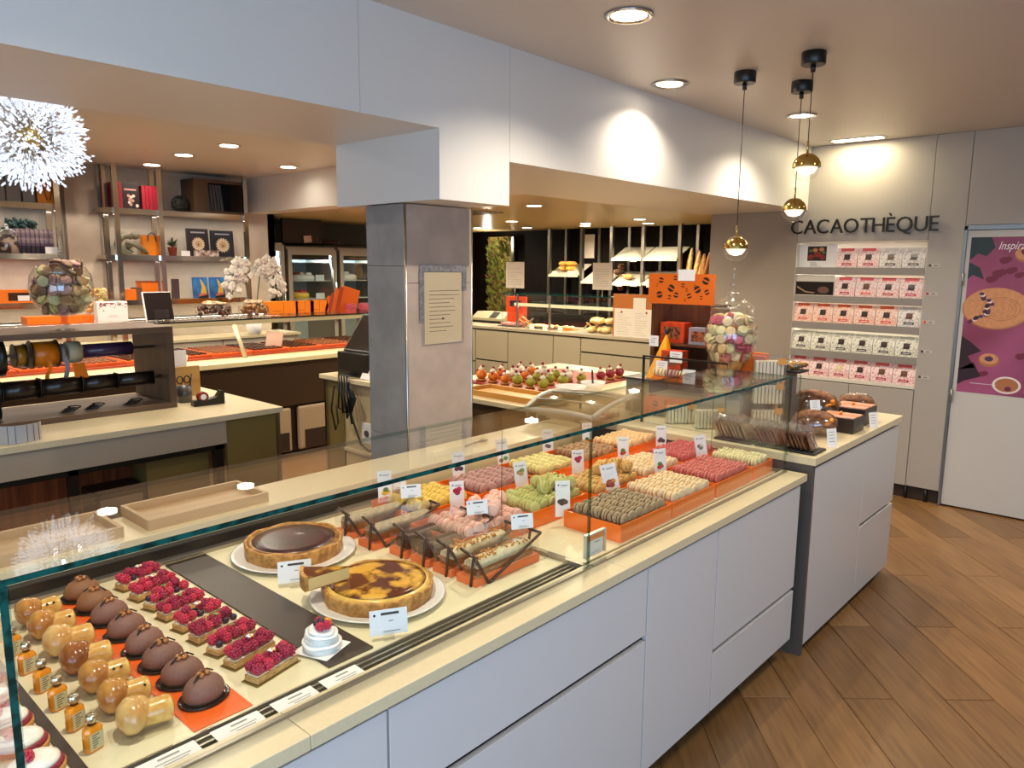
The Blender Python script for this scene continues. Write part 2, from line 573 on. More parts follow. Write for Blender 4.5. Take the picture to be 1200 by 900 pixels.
for y0, y1 in ((-1.94, -.1), (-.04, 1.79)):
    MB().pane(-3.055, -3.045, y0, y1, .46, 2.39).build('pane', [GLASS, EDGE], w2_)
# shop front behind the photographer: low sill, mullions and panes
wf = struct(MB().box(-3, XW + .4, -2.6, -2.5, 0, .35).box(-3, XW + .4, -2.6, -2.5, 2.6, CZ).box(3.7, XW + .4, -2.6, -2.5, .35, 2.6).build('wall_front', WALLP))
wn = struct(MB().box(-3, 3.7, -2.57, -2.53, .35, .41).box(-3, 3.7, -2.57, -2.53, 2.54, 2.6).build('window_1', BLACK))
for x in (-3, -.8, 1.45, 3.64):
    MB().box(x, x + .06, -2.57, -2.53, .41, 2.54).build('mullion', BLACK, wn)
for x0, x1 in ((-2.94, -.8), (-.74, 1.45), (1.51, 3.64)):
    MB().pane(x0, x1, -2.555, -2.545, .41, 2.54).build('pane', [GLASS, EDGE], wn)

# ------------------------------------------------------------------ ceiling lights
LENS = mat('lit_lens', '#fff0d8', .4, emit=14.0)
RING = mat('white_ring', '#d8d4cc', .4)
def mk_downlight():
    r = thing('ceiling_light', '', 'light')
    MB().lathe([(.075, 0), (.092, -.001), (.095, -.006), (.088, -.010), (.074, -.008), (.070, -.003)], 28).build('ring', CHROME, r, local=True)
    MB().lathe([(.069, -.0035), (.04, -.006), (.0001, -.007)], 24, cap=False).build('lens', LENS, r, local=True)
    return r
DL = Proto(mk_downlight())
for lab, loc, e in (
        ('round downlight in the beige ceiling, nearest one, top middle', (2.54, 1.70, CZ), 70),
        ('round downlight in the beige ceiling beside the white bulkhead, left of the pendants', (3.58, 2.13, CZ), 36),
        ('round downlight in the beige ceiling behind the pendant cords', (4.83, 1.92, CZ), 60)):
    DL.place(loc, 0, lab)
    spot('downlight', (loc[0], loc[1], loc[2] - .03), e * 1.1, WARM, 140, .8)
for x, y, e in ((.75, 1.35, 95), (-.6, .6, 30), (1.9, -.2, 32), (3.5, .1, 62), (5.0, .3, 58), (.4, -1.0, 18)):
    DL.place((x, y, CZ), 0, 'round downlight in the beige ceiling outside the picture', 'downlights outside the picture')
    spot('downlight', (x, y, CZ - .03), e, WARM, 145, .8)
sl = thing('slot_light', 'long rectangular recessed light in the ceiling by the cocoa wall', 'light', (5.93, 1.93, CZ))
MB().box(5.87, 5.99, 1.74, 2.12, CZ - .006, CZ + .0).build('frame', RING, sl, bevel=.002)
MB().box(5.885, 5.975, 1.76, 2.10, CZ - .008, CZ - .005).build('diffuser', LENS, sl)
area('slot_lamp', (5.93, 1.93, CZ - .012), (0, 0, 0), .08, .34, 7, (1, .86, .52))
# left zone: small spot fittings in pairs
def mk_small():
    r = thing('small_downlight', '', 'light')
    MB().lathe([(.072, 0), (.088, -.002), (.088, -.008), (.068, -.006)], 20).build('ring', RING, r, local=True)
    MB().lathe([(.067, -.009), (.0001, -.011)], 16, cap=False).build('lens', LENS, r, local=True)
    return r
SD = Proto(mk_small())
for lab, x, y, e in (('small downlight over the chocolate counter, brightest and nearest of the four', 2.98, 5.66, 62),
                     ('small downlight second from the left over the chocolate counter', 2.98, 6.44, 45),
                     ('small downlight at the back above the red books', 3.07, 7.30, 9),
                     ('small downlight beside the white ceiling step', 3.96, 6.42, 5)):
    SD.place((x, y, LZ), 0, lab); spot('small_spot', (x, y, LZ - .014), e * 1.5, WARM, 165, .7)
for x, y, e in ((1.95, 5.80, 60), (.9, 6.2, 45), (1.9, 4.2, 60), (3.4, 4.1, 45), (.6, 4.9, 45)):
    SD.place((x, y, LZ), 0, 'small downlight over the ribbon counter hidden by the bulkhead', 'small downlights behind the bulkhead')
    spot('small_spot', (x, y, LZ - .014), e * 1.3, WARM, 165, .7)
for i, (x, y, e) in enumerate(sorted(((7.05, 6.37, 55), (7.96, 7.86, 55), (7.96, 5.9, 55), (7.6, 4.85, 55), (5.4, 4.6, 60), (5.6, 6.6, 55), (4.9, 3.6, 45), (8.35, 5.2, 20), (8.35, 6.2, 20), (8.3, 7.2, 8)), key=lambda t: t[0] / t[1])):
    SD.place((x, y, RZ), 0, 'small downlight in the glossy ochre ceiling, %s from the left' % ['first', 'second', 'third', 'fourth', 'fifth', 'sixth', 'seventh', 'eighth', 'ninth', 'tenth'][i], 'small downlights in the ochre ceiling')
    spot('small_spot', (x, y, RZ - .02), e * 2.0, (1, .86, .62), 165, .7)
vg = thing('air_vent', 'dark slotted air vent in the ochre ceiling beside the pillar', 'vent', (5.6, 5.6, RZ))
MB().box(5.3, 5.9, 5.45, 5.95, RZ - .012, RZ).build('frame', mat('vent_grey', '#9a9080', .5), vg)
for k in range(4):
    MB().box(5.33, 5.87, 5.50 + k * .11, 5.56 + k * .11, RZ - .014, RZ - .011).build('slot', BLACK, vg)
# ================================================================== near counter: cabinets, stone ledge, glass case
LZH, YL = .85, 1.13            # ledge top and its front edge
DK = .84                       # deck of the case
def cabinet(label, x0, x1, fronts, yf=1.142, name='counter_cabinet', cat='cabinet', zb=.10, zt=.812, depth=.9, m=LAC):
    t = thing(name, label, cat, ((x0 + x1) / 2, yf + depth / 2, 0))
    MB().box(x0 + .001, x1 - .001, yf + .019, yf + depth, zb, zt).build('carcass', DKBR, t)
    MB().box(x0 + .001, x1 - .001, yf + .13, yf + .15, 0, zb).build('plinth', PLINTH, t)
    for nm, a, b, z0, z1 in fronts:
        MB().box(a + .0035, b - .0035, yf, yf + .018, z0 + .002, min(z1 - .002, .806)).build(nm, m, t, bevel=.0015)
    return t
X0, X1, X2, X3, X4 = .12, .875, 1.86, 2.37, 3.135
# joints measured on the front plane
jx = [at(455, 838, y=1.142).x, at(760, 672, y=1.142).x, at(842, 640, y=1.142).x]
cabinet('white lacquered counter cabinet at the near left end under the stone ledge', -.3, jx[0], [('door', -.3, jx[0], .10, .812)])
zA = at(600, 812, y=1.142).z
cabinet('white lacquered counter unit with two wide drawers under the pastry case', jx[0], jx[1],
        [('drawer', jx[0], jx[1], .585, .812), ('drawer', jx[0], jx[1], .10, .568)])
cabinet('narrow white cabinet with one tall door, right of the wide drawers', jx[1], jx[2], [('door', jx[1], jx[2], .10, .812)])
cabinet('white cabinet with a door over a shallow drawer, beside the taller side counter', jx[2], 3.128,
        [('door', jx[2], 3.128, .345, .812), ('drawer', jx[2], 3.128, .10, .330)])
ld = thing('stone_ledge', 'cream stone ledge running along the front of the glass case', 'worktop', (1.4, 1.6, .82))
for a, b in ((-.5, .70), (.70, 1.775), (1.775, 3.165)):
    MB().box(a + .0006, b - .0006, YL, 1.24, .819, LZH).build('stone_slab', STONE, ld, bevel=.002)
MB().box(-.5, 3.165, 1.24, 2.2, .813, .8185).build('base_board', DKBR, ld)

YG, YB = 1.225, 1.575           # front glass plane, rear edge of the top glass
XE, XJ, XL = 3.14, 1.705, .258  # right end, joint, left end
ZT = 1.27
case = thing('pastry_case', 'long glass pastry display case with green edged panes on the cream counter', 'display case', (1.7, 1.7, .83))
DECK = mat('cream_case_deck', '#e4d8b2', .35)
MB().box(-.5, XJ - .006, 1.305, 2.16, .829, DK).build('deck', DECK, case)
MB().box(XJ + .006, XE, 1.262, 2.16, .829, DK).build('deck', DECK, case)
TRIM = mat('satin_alu', '#a8a092', .32, .85)
MB().box(-.5, XJ - .004, 1.209, 1.2205, LZH - .002, LZH + .006).build('base_trim', TRIM, case)
MB().box(XJ + .004, XE, 1.209, 1.2205, LZH - .002, LZH + .006).build('base_trim', TRIM, case)
MB().box(-.5, XJ - .008, 1.299, 1.304, .826, .8425).build('inner_rail', TRIM, case)
# air grille between the rail and the glass
gr = MB().box(-.4, XJ - .01, 1.232, 1.2985, .820, .826).build('grille_bed', mat('grille_dark', '#3a3520', .5), case)
for k in range(3):
    MB().box(-.4, XJ - .012, 1.246 + k * .0185, 1.251 + k * .0185, .834, .840).build('grille_slat', TRIM, case)
MB().box(XJ + .01, 1.93, 1.236, 1.258, .826, .834).build('grille_bed', GREYP, case)
MB().box(XJ + .01, XE - .01, 1.236, 1.262, .82, .835).build('grille_cover', TRIM, case)
for x0, x1 in ((XL + .013, XJ - .001), (XJ + .001, XE)):
    MB().pane(x0, x1, YG - .004, YG + .004, LZH, ZT - .011).build('front_pane', [GLASS, EDGE2], case)
MB().box(XL, XE + .012, YG - .006, YB, ZT - .010, ZT, [2, 2, 1, 2, 0, 0]).build('top_pane', [GLASS, EDGE, EDGE2], case)
MB().pane(XL, XL + .011, YG - .004, YB - .02, LZH - .01, ZT - .011).build('end_pane', [GLASS, EDGE], case)
MB().pane(XJ - .003, XJ + .003, YG + .006, YB, LZH - .005, ZT - .011).build('partition_pane', [GLASS, EDGE2], case)
MB().pane(XE + .002, XE + .010, YG - .004, YB, LZH, ZT - .011).build('end_pane', [GLASS, EDGE2], case)
MB().box(XJ - .009, XJ + .009, YG + .01, 1.9, DK - .002, DK + .012).build('partition_foot', TRIM, case)
# rear of the case: black grille, rail, raised stone shelf
MB().box(-.5, XE, 2.16, 2.185, .829, .852).build('rear_rail', TRIM, case, bevel=.002)
MB().box(-.5, XJ, 2.185, 2.215, .83, .880).build('rear_grille', BLACK, case)
for k in range(3):
    MB().box(-.5, XJ, 2.187 + k * .010, 2.191 + k * .010, .880, .884).build('rear_slat', mat('grey_slat', '#4d4a46', .4, .5), case)
MB().box(-.5, 3.06, 2.215, 2.235, .83, .888).build('rear_riser', mat('cream_riser', '#d9c89b', .4), case)
MB().box(-.5, 3.10, 2.30, 2.44, .10, .888).build('rear_panel', OLIVE, case)
rw = MB().box(-.5, 3.06, 2.222, 2.457, .889, .92).build('rear_worktop', STONE, None, bevel=.002)
tag(rw, 'narrow cream stone worktop behind the glass case holding the wooden trays', 'worktop')

# ------------------------------------------------------------------ side counter on the right
XR0, XR1, YR = 3.19, 4.485, 1.118
sc_ = thing('side_counter', 'tall white side counter with grey end panel and cream stone top, holding the wrapped biscuits', 'counter', (3.84, 1.75, 0))
MB().box(XR0 + .012, XR1 - .012, YR + .03, 2.58, .06, .884).build('carcass', DKBR, sc_)
MB().box(XR0 + .004, XR0 + .022, YR - .002, 2.58, 0, .883).build('end_panel', GREYP, sc_)
MB().box(XR0 + .03, XR1 - .03, YR + .05, YR + .07, 0, .06).build('plinth', PLINTH, sc_)
xm = at(1012, 560, y=YR).x
zs = at(1020, 606, y=YR).z
for nm, a, b, z0, z1 in (('door', XR0 + .024, xm, .045, .868), ('door', xm, XR1, zs + .004, .868), ('door', xm, XR1, .045, zs - .014)):
    MB().box(a + .002, b - .002, YR, YR + .02, z0, z1).build(nm, LAC, sc_, bevel=.0015)
st = MB().box(XR0 - .012, XR1 + .006, YR - .014, 2.60, .886, .92).build('side_worktop', STONE, None, bevel=.002)
tag(st, 'cream stone top of the white side counter at the right end', 'worktop')
gs = thing('glass_screen', 'upright glass screen with dark top edge on the side counter', 'glass screen', (3.3, 1.7, .92))
MB().pane(3.318, 3.326, 1.60, 2.066, .92, 1.268).build('pane', [GLASS, EDGE2], gs)
MB().box(3.315, 3.329, 1.60, 2.070, 1.266, 1.274).box(3.315, 3.329, 2.062, 2.070, .92, 1.27).build('edge_strip', BLACK, gs)
MB().pane(3.16, 3.262, YG - .004, YG + .004, .92, 1.262).build('pane', [GLASS, EDGE2], gs)

# ================================================================== goods in the pastry case
# --- raspberry (a part used many times)
def rasp_mesh(r=.0105):
    b = MB(); rr = random.Random(3)
    b.ball((0, 0, 0), (r * .86, r * .86, r * .95), 8, 6)
    for j, (ph, n) in enumerate(((.35, 5), (.85, 8), (1.35, 9), (1.85, 8))):
        for i in range(n):
            a = 2 * PI * (i + .5 * (j % 2)) / n
            d = Vector((math.sin(ph) * math.cos(a), math.sin(ph) * math.sin(a), math.cos(ph)))
            b.ball(Vector((d.x * r * .84, d.y * r * .84, d.z * r * .92)), r * .30, 5, 4)
    return b
RASP = mat('raspberry_red', '#c41c42', .38, noise=.2, scale=300, spec=.6, sss=.1)
RASPD = mat('raspberry_dark', '#a0163e', .38, noise=.3, scale=300)
_r = rasp_mesh().build('raspberry', RASP, None, local=True); RM1 = _r.data; bpy.data.objects.remove(_r)
_r = rasp_mesh().build('raspberry', RASPD, None, local=True); RM2 = _r.data; bpy.data.objects.remove(_r)
def berry(parent, loc, s=1.0, me=None, name='raspberry', rng=R_):
    o = bpy.data.objects.new(name, me or (RM1 if rng.random() < .6 else RM2)); C.objects.link(o); o.parent = parent
    o.location = loc; o.scale = (s, s, s)
    o.rotation_euler = (rng.uniform(-1.2, 1.2), rng.uniform(-1.2, 1.2), rng.uniform(0, 6))
    return o

# --- brioche babas
CRUST = mat('glazed_brioche', '#8a4614', .22, col2='#dca04a', scale=13, lo=.30, hi=.66, coat=.4)
STEMM = mat('brioche_stem', '#cf9440', .22, col2='#e6bd6c', scale=30, coat=.4)
RAISIN = mat('raisin', '#1e1210', .3)
CRUSTS = [CRUST, mat('pale_brioche', '#b8762c', .24, col2='#e8c27a', scale=11, lo=.3, hi=.66, coat=.4), mat('dark_brioche', '#6a2f10', .2, col2='#b06a2a', scale=12, lo=.3, hi=.7, coat=.4)]
def mk_baba(seed):
    rr = random.Random(seed)
    r = thing('rum_baba', '', 'pastry')
    MB().ball((-.020, 0, .039), (.032, .047, .038), 20, 12, bump=.03, rng=rr).ball((-.006, .008, .040), (.030, .038, .032), 16, 9, bump=.03, rng=rr).build('cap', CRUSTS[[0, 1, 0, 2][seed % 4]], r, local=True)
    b = MB()
    prof = [(.027, 0), (.0275, .015), (.0285, .035), (.0295, .050), (.027, .060), (.015, .065), (.0001, .066)]
    b.lathe(prof, 16, 0, Matrix.Translation((-.002, 0, .0335)) @ Matrix.Rotation(PI / 2, 4, 'Y'))
    b.build('stem', STEMM, r, local=True)
    for k in range(2):
        b = MB()
        a, e = 2.6 + 1.4 * k + rr.uniform(-.6, .3), .1 + .8 * k + rr.uniform(-.2, .2)
        b.ball((.018 + .026 * k + rr.uniform(-.006, .006), -.021 + rr.uniform(-.004, .012) * 1.0, .0335 + .0185 + rr.uniform(-.002, .002)), (.0042, .0042, .0025), 6, 4, rot=(rr.random() * 3, rr.random() * 3, 0))
        b.build('raisin', RAISIN, r, local=True)
    t = MB().prism([(-.066, -.032), (-.03, -.046), (.068, -.036), (.074, 0), (.068, .036), (-.03, .046), (-.066, .032)], 0, .0012)
    n = 7; base = [(-.066, -.032), (-.03, -.046), (.068, -.036), (.074, 0), (.068, .036), (-.03, .046), (-.066, .032)]
    v = [(x, y, .001) for x, y in base] + [(x * 1.05, y * 1.06, .014) for x, y in base]
    t.add(v, [(i, (i + 1) % n, n + (i + 1) % n, n + i) for i in range(n)], 0, True)
    t.build('plastic_tray', CLEAR, r, local=True)
    return r
ords = ['nearest', 'second', 'third', 'fourth', 'fifth', 'sixth', 'seventh', 'eighth', 'ninth']
babas = [Proto(mk_baba(k)) for k in (1, 2, 4, 3)]
for i, y in enumerate((1.395, 1.495, 1.60, 1.705, 1.815, 1.93, 2.03)):
    lab = ('glazed golden rum baba in the row behind the small bottles, %s from the front' % ords[i]) if i < 6 else \
        'glazed golden rum baba at the far end of its row by the black grille'
    if i == 0: lab = 'glazed golden rum baba with raisins, front one of its row on a clear tray'
    babas[i % 4].place((.502, y, DK + .0005), R_.uniform(-.22, .12), lab, 'rum babas in a row', R_.uniform(.84, .91))

# --- mini bottles
AMB = mat('amber_liquor', '#e88c14', .08, noise=.1, scale=40, coat=.8); SILV = mat('silver_cap', '#cfc5ab', .22, 1)
LABM = mat('cream_bottle_label', '#c9b98a', .5)
def mk_bottle():
    r = thing('liquor_bottle', '', 'bottle')
    def rr(w, d, z): return [(-w, -d, z), (w, -d, z), (w, d, z), (-w, d, z)]
    b = MB(); secs = [(.0150, .0095, 0), (.0165, .0108, .002), (.0165, .0108, .036), (.014, .009, .041), (.0068, .0068, .046)]
    v = []
    for w_, d_, z in secs:
        k = .35
        v += [(-w_, -d_ * k, z), (-w_ * .7, -d_, z), (w_ * .7, -d_, z), (w_, -d_ * k, z), (w_, d_ * k, z), (w_ * .7, d_, z), (-w_ * .7, d_, z), (-w_, d_ * k, z)]
    f = [(j * 8 + i, j * 8 + (i + 1) % 8, j * 8 + 8 + (i + 1) % 8, j * 8 + 8 + i) for j in range(4) for i in range(8)] + [tuple(range(7, -1, -1))]
    b.add(v, f, 0, False); b.build('body', AMB, r, local=True)
    MB().lathe([(.0068, .0465), (.0066, .053)], 14, cap=False).build('neck', CLEAR, r, local=True)
    MB().lathe([(.0088, .052), (.0093, .0535), (.0093, .063), (.0080, .0645), (.0001, .0646)], 16).build('cap', SILV, r, local=True)
    lb = MB().box(-.0125, .0125, -.0114, -.0109, .004, .034).build('label', LABM, r, local=True)
    cap_lines(MB(), .021, .027, 6, 0, .0, Matrix.Translation((-.0105, -.0116, .0065)) @ FY).build('print', INK, lb, local=True)
    return r
BT = Proto(mk_bottle())
for i, y in enumerate((1.40, 1.492, 1.588, 1.682, 1.785, 1.89, 1.985)):
    BT.place((.416, y, DK + .0005), .28 + R_.uniform(-.1, .1),
             'small amber liquor bottle with silver cap, ' + ('front one of the row' if i == 0 else '%s from the front' % ords[i] if i < 6 else 'last of the row'),
             'small liquor bottles', 1.06)

# --- white iced raspberry tarts at the left edge
ICING = mat('white_icing', '#f3ece0', .3); TCRUST = mat('tart_crust', '#c98d45', .6, noise=.2, scale=60); CRUMB = mat('raspberry_crumb', '#8f1030', .6, noise=.4, scale=300, bump=.6, bscale=300)
def mk_tart():
    r = thing('raspberry_tart', '', 'tart')
    MB().lathe([(.040, .0), (.044, .004), (.045, .017), (.041, .018)], 24, sx=1.1, sy=.94).build('crust', TCRUST, r, local=True)
    MB().lathe([(.0415, .016), (.043, .021), (.040, .026), (.036, .028)], 24, sx=1.1, sy=.94).build('crumb_ring', CRUMB, r, local=True)
    MB().lathe([(.038, .026), (.036, .033), (.028, .038), (.014, .041), (.0001, .042)], 24, sx=1.1, sy=.94).build('icing', ICING, r, local=True)
    berry(r, (-.012, -.004, .047), 1.05, RM1)
    return r
TT = Proto(mk_tart())
for i, (x, y) in enumerate(((.318, 1.385), (.318, 1.475), (.318, 1.568), (.318, 1.662), (.318, 1.757), (.318, 1.85), (.318, 1.945))):
    TT.place((x, y, DK + .003), R_.uniform(-.2, .2), 'white iced tart with one raspberry at the left end, ' + ('front one' if i == 0 else '%s from the front' % ords[i]), 'white raspberry tarts')
for i, (x, y) in enumerate(((.20, 1.50), (.205, 1.60), (.2, 1.70))):
    TT.place((x, y, DK + .003), R_.uniform(-.2, .2), 'white iced tart seen through the end pane, ' + ('front one' if i == 0 else '%s from the front' % ords[i]), 'white raspberry tarts')
tag(MB().box(.15, .366, 1.31, 2.1, DK + .0004, DK + .0022).build('paper_sheet', CARD), 'white paper sheet under the white iced tarts', 'paper')
tag(MB().box(.369, .388, 1.31, 2.12, DK + .0004, DK + .005).build('divider_strip', DKBR), 'thin dark brown strip between the white tarts and the bottles', 'strip')

# --- chocolate domes on the orange mat
tag(MB().box(.562, .683, 1.312, 2.13, DK + .0004, DK + .0024).build('orange_mat', ORANGE_D), 'narrow orange mat under the chocolate domes', 'mat')
CHOC = mat('milk_chocolate_velvet', '#80574a', .62, noise=.06, scale=200, bump=.2, bscale=500)
CHOC2 = mat('orange_chocolate_velvet', '#8a5a36', .6, noise=.06, scale=200)
GLOSSB = mat('glossy_black_board', '#0c0a0c', .12); NUT = mat('hazelnut', '#a0622f', .25, noise=.3, scale=90); VAN = mat('vanilla_strip', '#24110b', .35)
def mk_dome(m, seed):
    rr = random.Random(seed)
    r = thing('chocolate_dome', '', 'cake')
    MB().lathe([(.042, 0), (.047, .001), (.048, .005), (.045, .0055), (.040, .004)], 28, sx=1.0, sy=.84).build('board', GLOSSB, r, local=True)
    MB().lathe([(.034, .005), (.0375, .011), (.0378, .019), (.035, .028), (.029, .0365), (.020, .043), (.009, .0465), (.0001, .047)], 26, sx=1.04, sy=.86).build('dome', m, r, local=True)
    for k in range(5):
        a = k * 1.3 + rr.uniform(0, .6)
        MB().ball((.008 * math.cos(a), .007 * math.sin(a), .0495 + .0012 * (k % 3)), (.0062, .0055, .0046), 7, 5, rot=(rr.uniform(0, 1), rr.uniform(0, 1), a)).build('hazelnut', NUT, r, local=True)
    q = rr.uniform(-.6, .6)
    MB().tube([(-.024 * math.cos(q), -.020 * math.sin(q), .044), (-.01 * math.cos(q), -.01 * math.sin(q), .053), (.012 * math.cos(q), .012 * math.sin(q), .0535), (.026 * math.cos(q), .020 * math.sin(q), .043)], .0018, 6).build('vanilla_pod', VAN, r, local=True)
    return r
DM = [Proto(mk_dome(CHOC, 1)), Proto(mk_dome(CHOC, 4)), Proto(mk_dome(CHOC2, 9))]
for i, y in enumerate((1.405, 1.502, 1.598, 1.695, 1.80, 1.905, 2.0, 2.095)):
    d = DM[2] if i >= 6 else DM[i % 2]
    lab = 'matt milk chocolate dome with hazelnuts on a black board, ' + ('front one of the row' if i == 0 else '%s from the front' % ords[i])
    if i >= 6: lab = 'lighter brown chocolate dome with hazelnuts, ' + ('second from the back of the row' if i == 6 else 'last of the row at the back')
    d.place((.627, y, DK + .0026), R_.uniform(-.3, .2), lab, 'chocolate domes on the orange mat', 1.1)

# --- raspberry slices
PUFF = mat('puff_pastry', '#b98440', .6, col2='#dcb676', scale=70, stretch=(1, 1, 6)); CREAM = mat('pale_cream', '#efe1c0', .45); GOLDB = mat('gold_board', '#8f7a45', .3, .6)
LEAFG = mat('mint_leaf', '#6d8a45', .5); PETAL = mat('white_petal', '#efeaf2', .5); PETY = mat('yellow_petal', '#e3a722', .5); BLUEB = mat('blueberry', '#2a1c33', .45)
_b = MB().ball((0, 0, 0), .008, 9, 6).build('blueberry', BLUEB, None, local=True); BBM = _b.data; bpy.data.objects.remove(_b)
def rasp_slice(x, y, i):
    rr = random.Random(40 + i)
    lab = 'raspberry topped pastry slice, ' + ('front one of the row beside the dark mat' if i == 0 else '%s from the front' % ords[i] if i < 8 else 'last of the row at the back')
    r = thing('raspberry_slice', lab, 'pastry', (x, y, DK), 0.24 + rr.uniform(-.08, .08), 'raspberry slices in a row')
    MB().box(-.063, .063, -.024, .024, .0006, .0022).build('gold_board', GOLDB, r, local=True)
    MB().box(-.058, .058, -.020, .020, .0024, .017).build('pastry_base', PUFF, r, local=True, bevel=.002)
    MB().box(-.056, .056, -.018, .018, .0172, .0205).build('cream_layer', CREAM, r, local=True, bevel=.0015)
    for k in range(5):
        for s in (-1, 1):
            if rr.random() < .09:
                berry(r, (-.046 + k * .0232, s * .011, .0275), 1.05, BBM, 'blueberry', rr)
            else:
                berry(r, (-.046 + k * .0232 + rr.uniform(-.002, .002), s * .0112, .0305 + rr.uniform(0, .003)), rr.uniform(1.08, 1.24), None, 'raspberry', rr)
    for k in range(2):
        berry(r, (-.030 + k * .058 + rr.uniform(-.006, .006), rr.uniform(-.004, .004), .044), 1.05, None, 'raspberry', rr)
    if i in (0, 1, 4, 7, 8):
        fl = MB()
        for k in range(5):
            a = 2 * PI * k / 5
            fl.ball((.002 + .005 * math.cos(a), .005 * math.sin(a), .051), (.005, .004, .0012), 7, 4, m=0 if k < 4 else 1, rot=(0, 0, a))
        fl.ball((.002, 0, .0525), .002, 6, 4, m=1)
        fl.build('edible_flower', [PETAL, PETY], r, local=True)
    else:
        lf = MB(); a = rr.uniform(0, 6)
        for k in range(2):
            lf.ball((.006 * math.cos(a + k), .006 * math.sin(a + k), .050), (.008, .0035, .001), 8, 4, rot=(.3, .2, a + k * 1.5))
        lf.build('mint_leaf', LEAFG, r, local=True)
    return r
for i, y in enumerate((1.40, 1.492, 1.572, 1.655, 1.74, 1.825, 1.91, 1.99, 2.085)):
    rasp_slice(.777 - .004 * i * .3, y, i)

# --- dark mat, meringue on its paper
tag(MB().box(.868, .99, 1.318, 2.15, DK + .0004, DK + .005).build('dark_mat', DKBR, bevel=.001), 'dark brown board lying empty between raspberry slices and flans', 'board')
pv = thing('meringue_dessert', 'swirled white meringue cream topped with red and orange fruit, on the dark board', 'dessert', (.905, 1.40, DK + .005), .35)
MB().box(-.047, .047, -.047, .047, .0004, .0016).build('paper_square', CARD, pv, local=True)
mb = MB(); prof = []
for k in range(7):
    t = k / 6; rad = .046 * (1 - t * .32) * (.95 + .08 * ((k * 7) % 3)); z = .002 + t * .040
    prof += [(rad * .82, z), (rad * .98, z + .002), (rad, z + .0035), (rad * .95, z + .0052)]
prof.append((.0001, .050))
mb.lathe(prof, 30, 0)
rr = random.Random(5)
mb.v = [(x * (1 + .05 * math.sin(3 * math.atan2(y, x) + z * 260)), y * (1 + .05 * math.sin(4 * math.atan2(y, x) + z * 190)), z + .0032 * math.sin(math.atan2(y, x)) + .0015 * math.sin(3 * math.atan2(y, x) + z * 90)) for x, y, z in mb.v]
mb.build('cream_swirl', mat('whipped_cream', '#f2efe9', .4), pv, local=True)
for k, (dx, dy, dz, me) in enumerate(((-.012, -.006, .058, RM1), (.002, -.014, .058, RM1), (-.004, .010, .060, BBM), (.008, .012, .058, RM2), (-.001, -.001, .067, BBM))):
    berry(pv, (dx, dy, dz), 1.0, me, 'raspberry' if me in (RM1, RM2) else 'blueberry')
MB().ball((.016, -.006, .0585), .0105, 12, 8).build('physalis', mat('orange_berry', '#e38a1c', .25), pv, local=True)

# --- the two flans on white plates
PLATE = mat('white_china', '#e9e6e0', .15, coat=.5)
def plate(label, x, y, z, r, group='white cake plates'):
    o = MB().lathe([(r * .55, 0), (r * .6, .002), (r * .72, .004), (r * .95, .011), (r, .0145), (r * .985, .0155), (r * .93, .0135), (r * .7, .0075), (.0001, .0065)], 48, 0, Matrix.Translation((x, y, z))).build('plate', PLATE)
    return tag(o, label, 'plate', group)
plate('round white plate under the dark glazed flan at the back', 1.182, 1.962, DK + .0005, .186)
plate('round white plate under the caramel flan with the cut slice', 1.168, 1.528, DK + .0005, .180)
FCR = mat('flan_crust', '#a06a2c', .6, col2='#c99248', scale=60, bump=.4, bscale=90)
def crust(mb, r, h, a0=0, a1=2 * PI, n=56, m=0):
    full = abs(a1 - a0 - 2 * PI) < 1e-6
    prof = [(r * .90, 0), (r * .975, .0005), (r, h * .9), (r * .985, h), (r * .945, h), (r * .935, h * .86)]
    v = []; N = n if full else n + 1
    for q, z in prof:
        for i in range(N):
            a = a0 + (a1 - a0) * i / n
            wv = 1 + .012 * math.sin(a * 11) + .008 * math.sin(a * 23 + 1)
            v.append((q * wv * math.cos(a), q * wv * math.sin(a), z * (1 + .05 * math.sin(a * 7))))
    f = [(j * N + i, j * N + (i + 1) % N, (j + 1) * N + (i + 1) % N, (j + 1) * N + i) for j in range(5) for i in range(N if full else N - 1)]
    return mb.add(v, f, m, True)
fl = thing('berry_flan', 'round flan with dark burgundy glaze on a white plate, the back one', 'flan', (1.182, 1.962, DK + .0075))
crust(MB(), .147, .045).build('crust', FCR, fl, local=True)
BG = mat('burgundy_glaze', '#260c0d', .3, col2='#43191a', scale=14, coat=.15)
MB().lathe([(.138, .010), (.138, .041), (.124, .0428)], 44, cap=False).build('browned_edge', mat('browned_edge', '#7a4a1c', .35, col2='#c08a3c', scale=30), fl, local=True)
MB().lathe([(.126, .012), (.126, .0425), (.09, .0445), (.0001, .0445)], 40).build('glaze', BG, fl, local=True)
f2 = thing('caramel_flan', 'round custard flan browned on top with a lifted slice, the front one', 'flan', (1.168, 1.528, DK + .0075))
crust(MB(), .148, .041).build('crust', FCR, f2, local=True)
FT = mat('browned_custard', '#5e2708', .14, col2='#e3a83a', scale=17, lo=.46, hi=.60, coat=.6)
FY_ = mat('yellow_custard', '#e8b75a', .25, noise=.1, scale=30, coat=.4)
MB().lathe([(.141, .010), (.141, .0405), (.128, .044)], 44, cap=False).build('custard_rim', FY_, f2, local=True)
MB().lathe([(.129, .0438), (.11, .0462), (.06, .0470), (.0001, .0465)], 44).build('browned_top', FT, f2, local=True)
sl_ = thing('flan_slice', 'cut wedge of custard flan lying on top of the caramel flan', 'flan', (1.06, 1.60, DK + .0555), -.45)
wd = [(0, 0)] + [(.125 * math.cos(a), .125 * math.sin(a)) for a in (-.34, -.2, -.07, .07, .2, .34)]
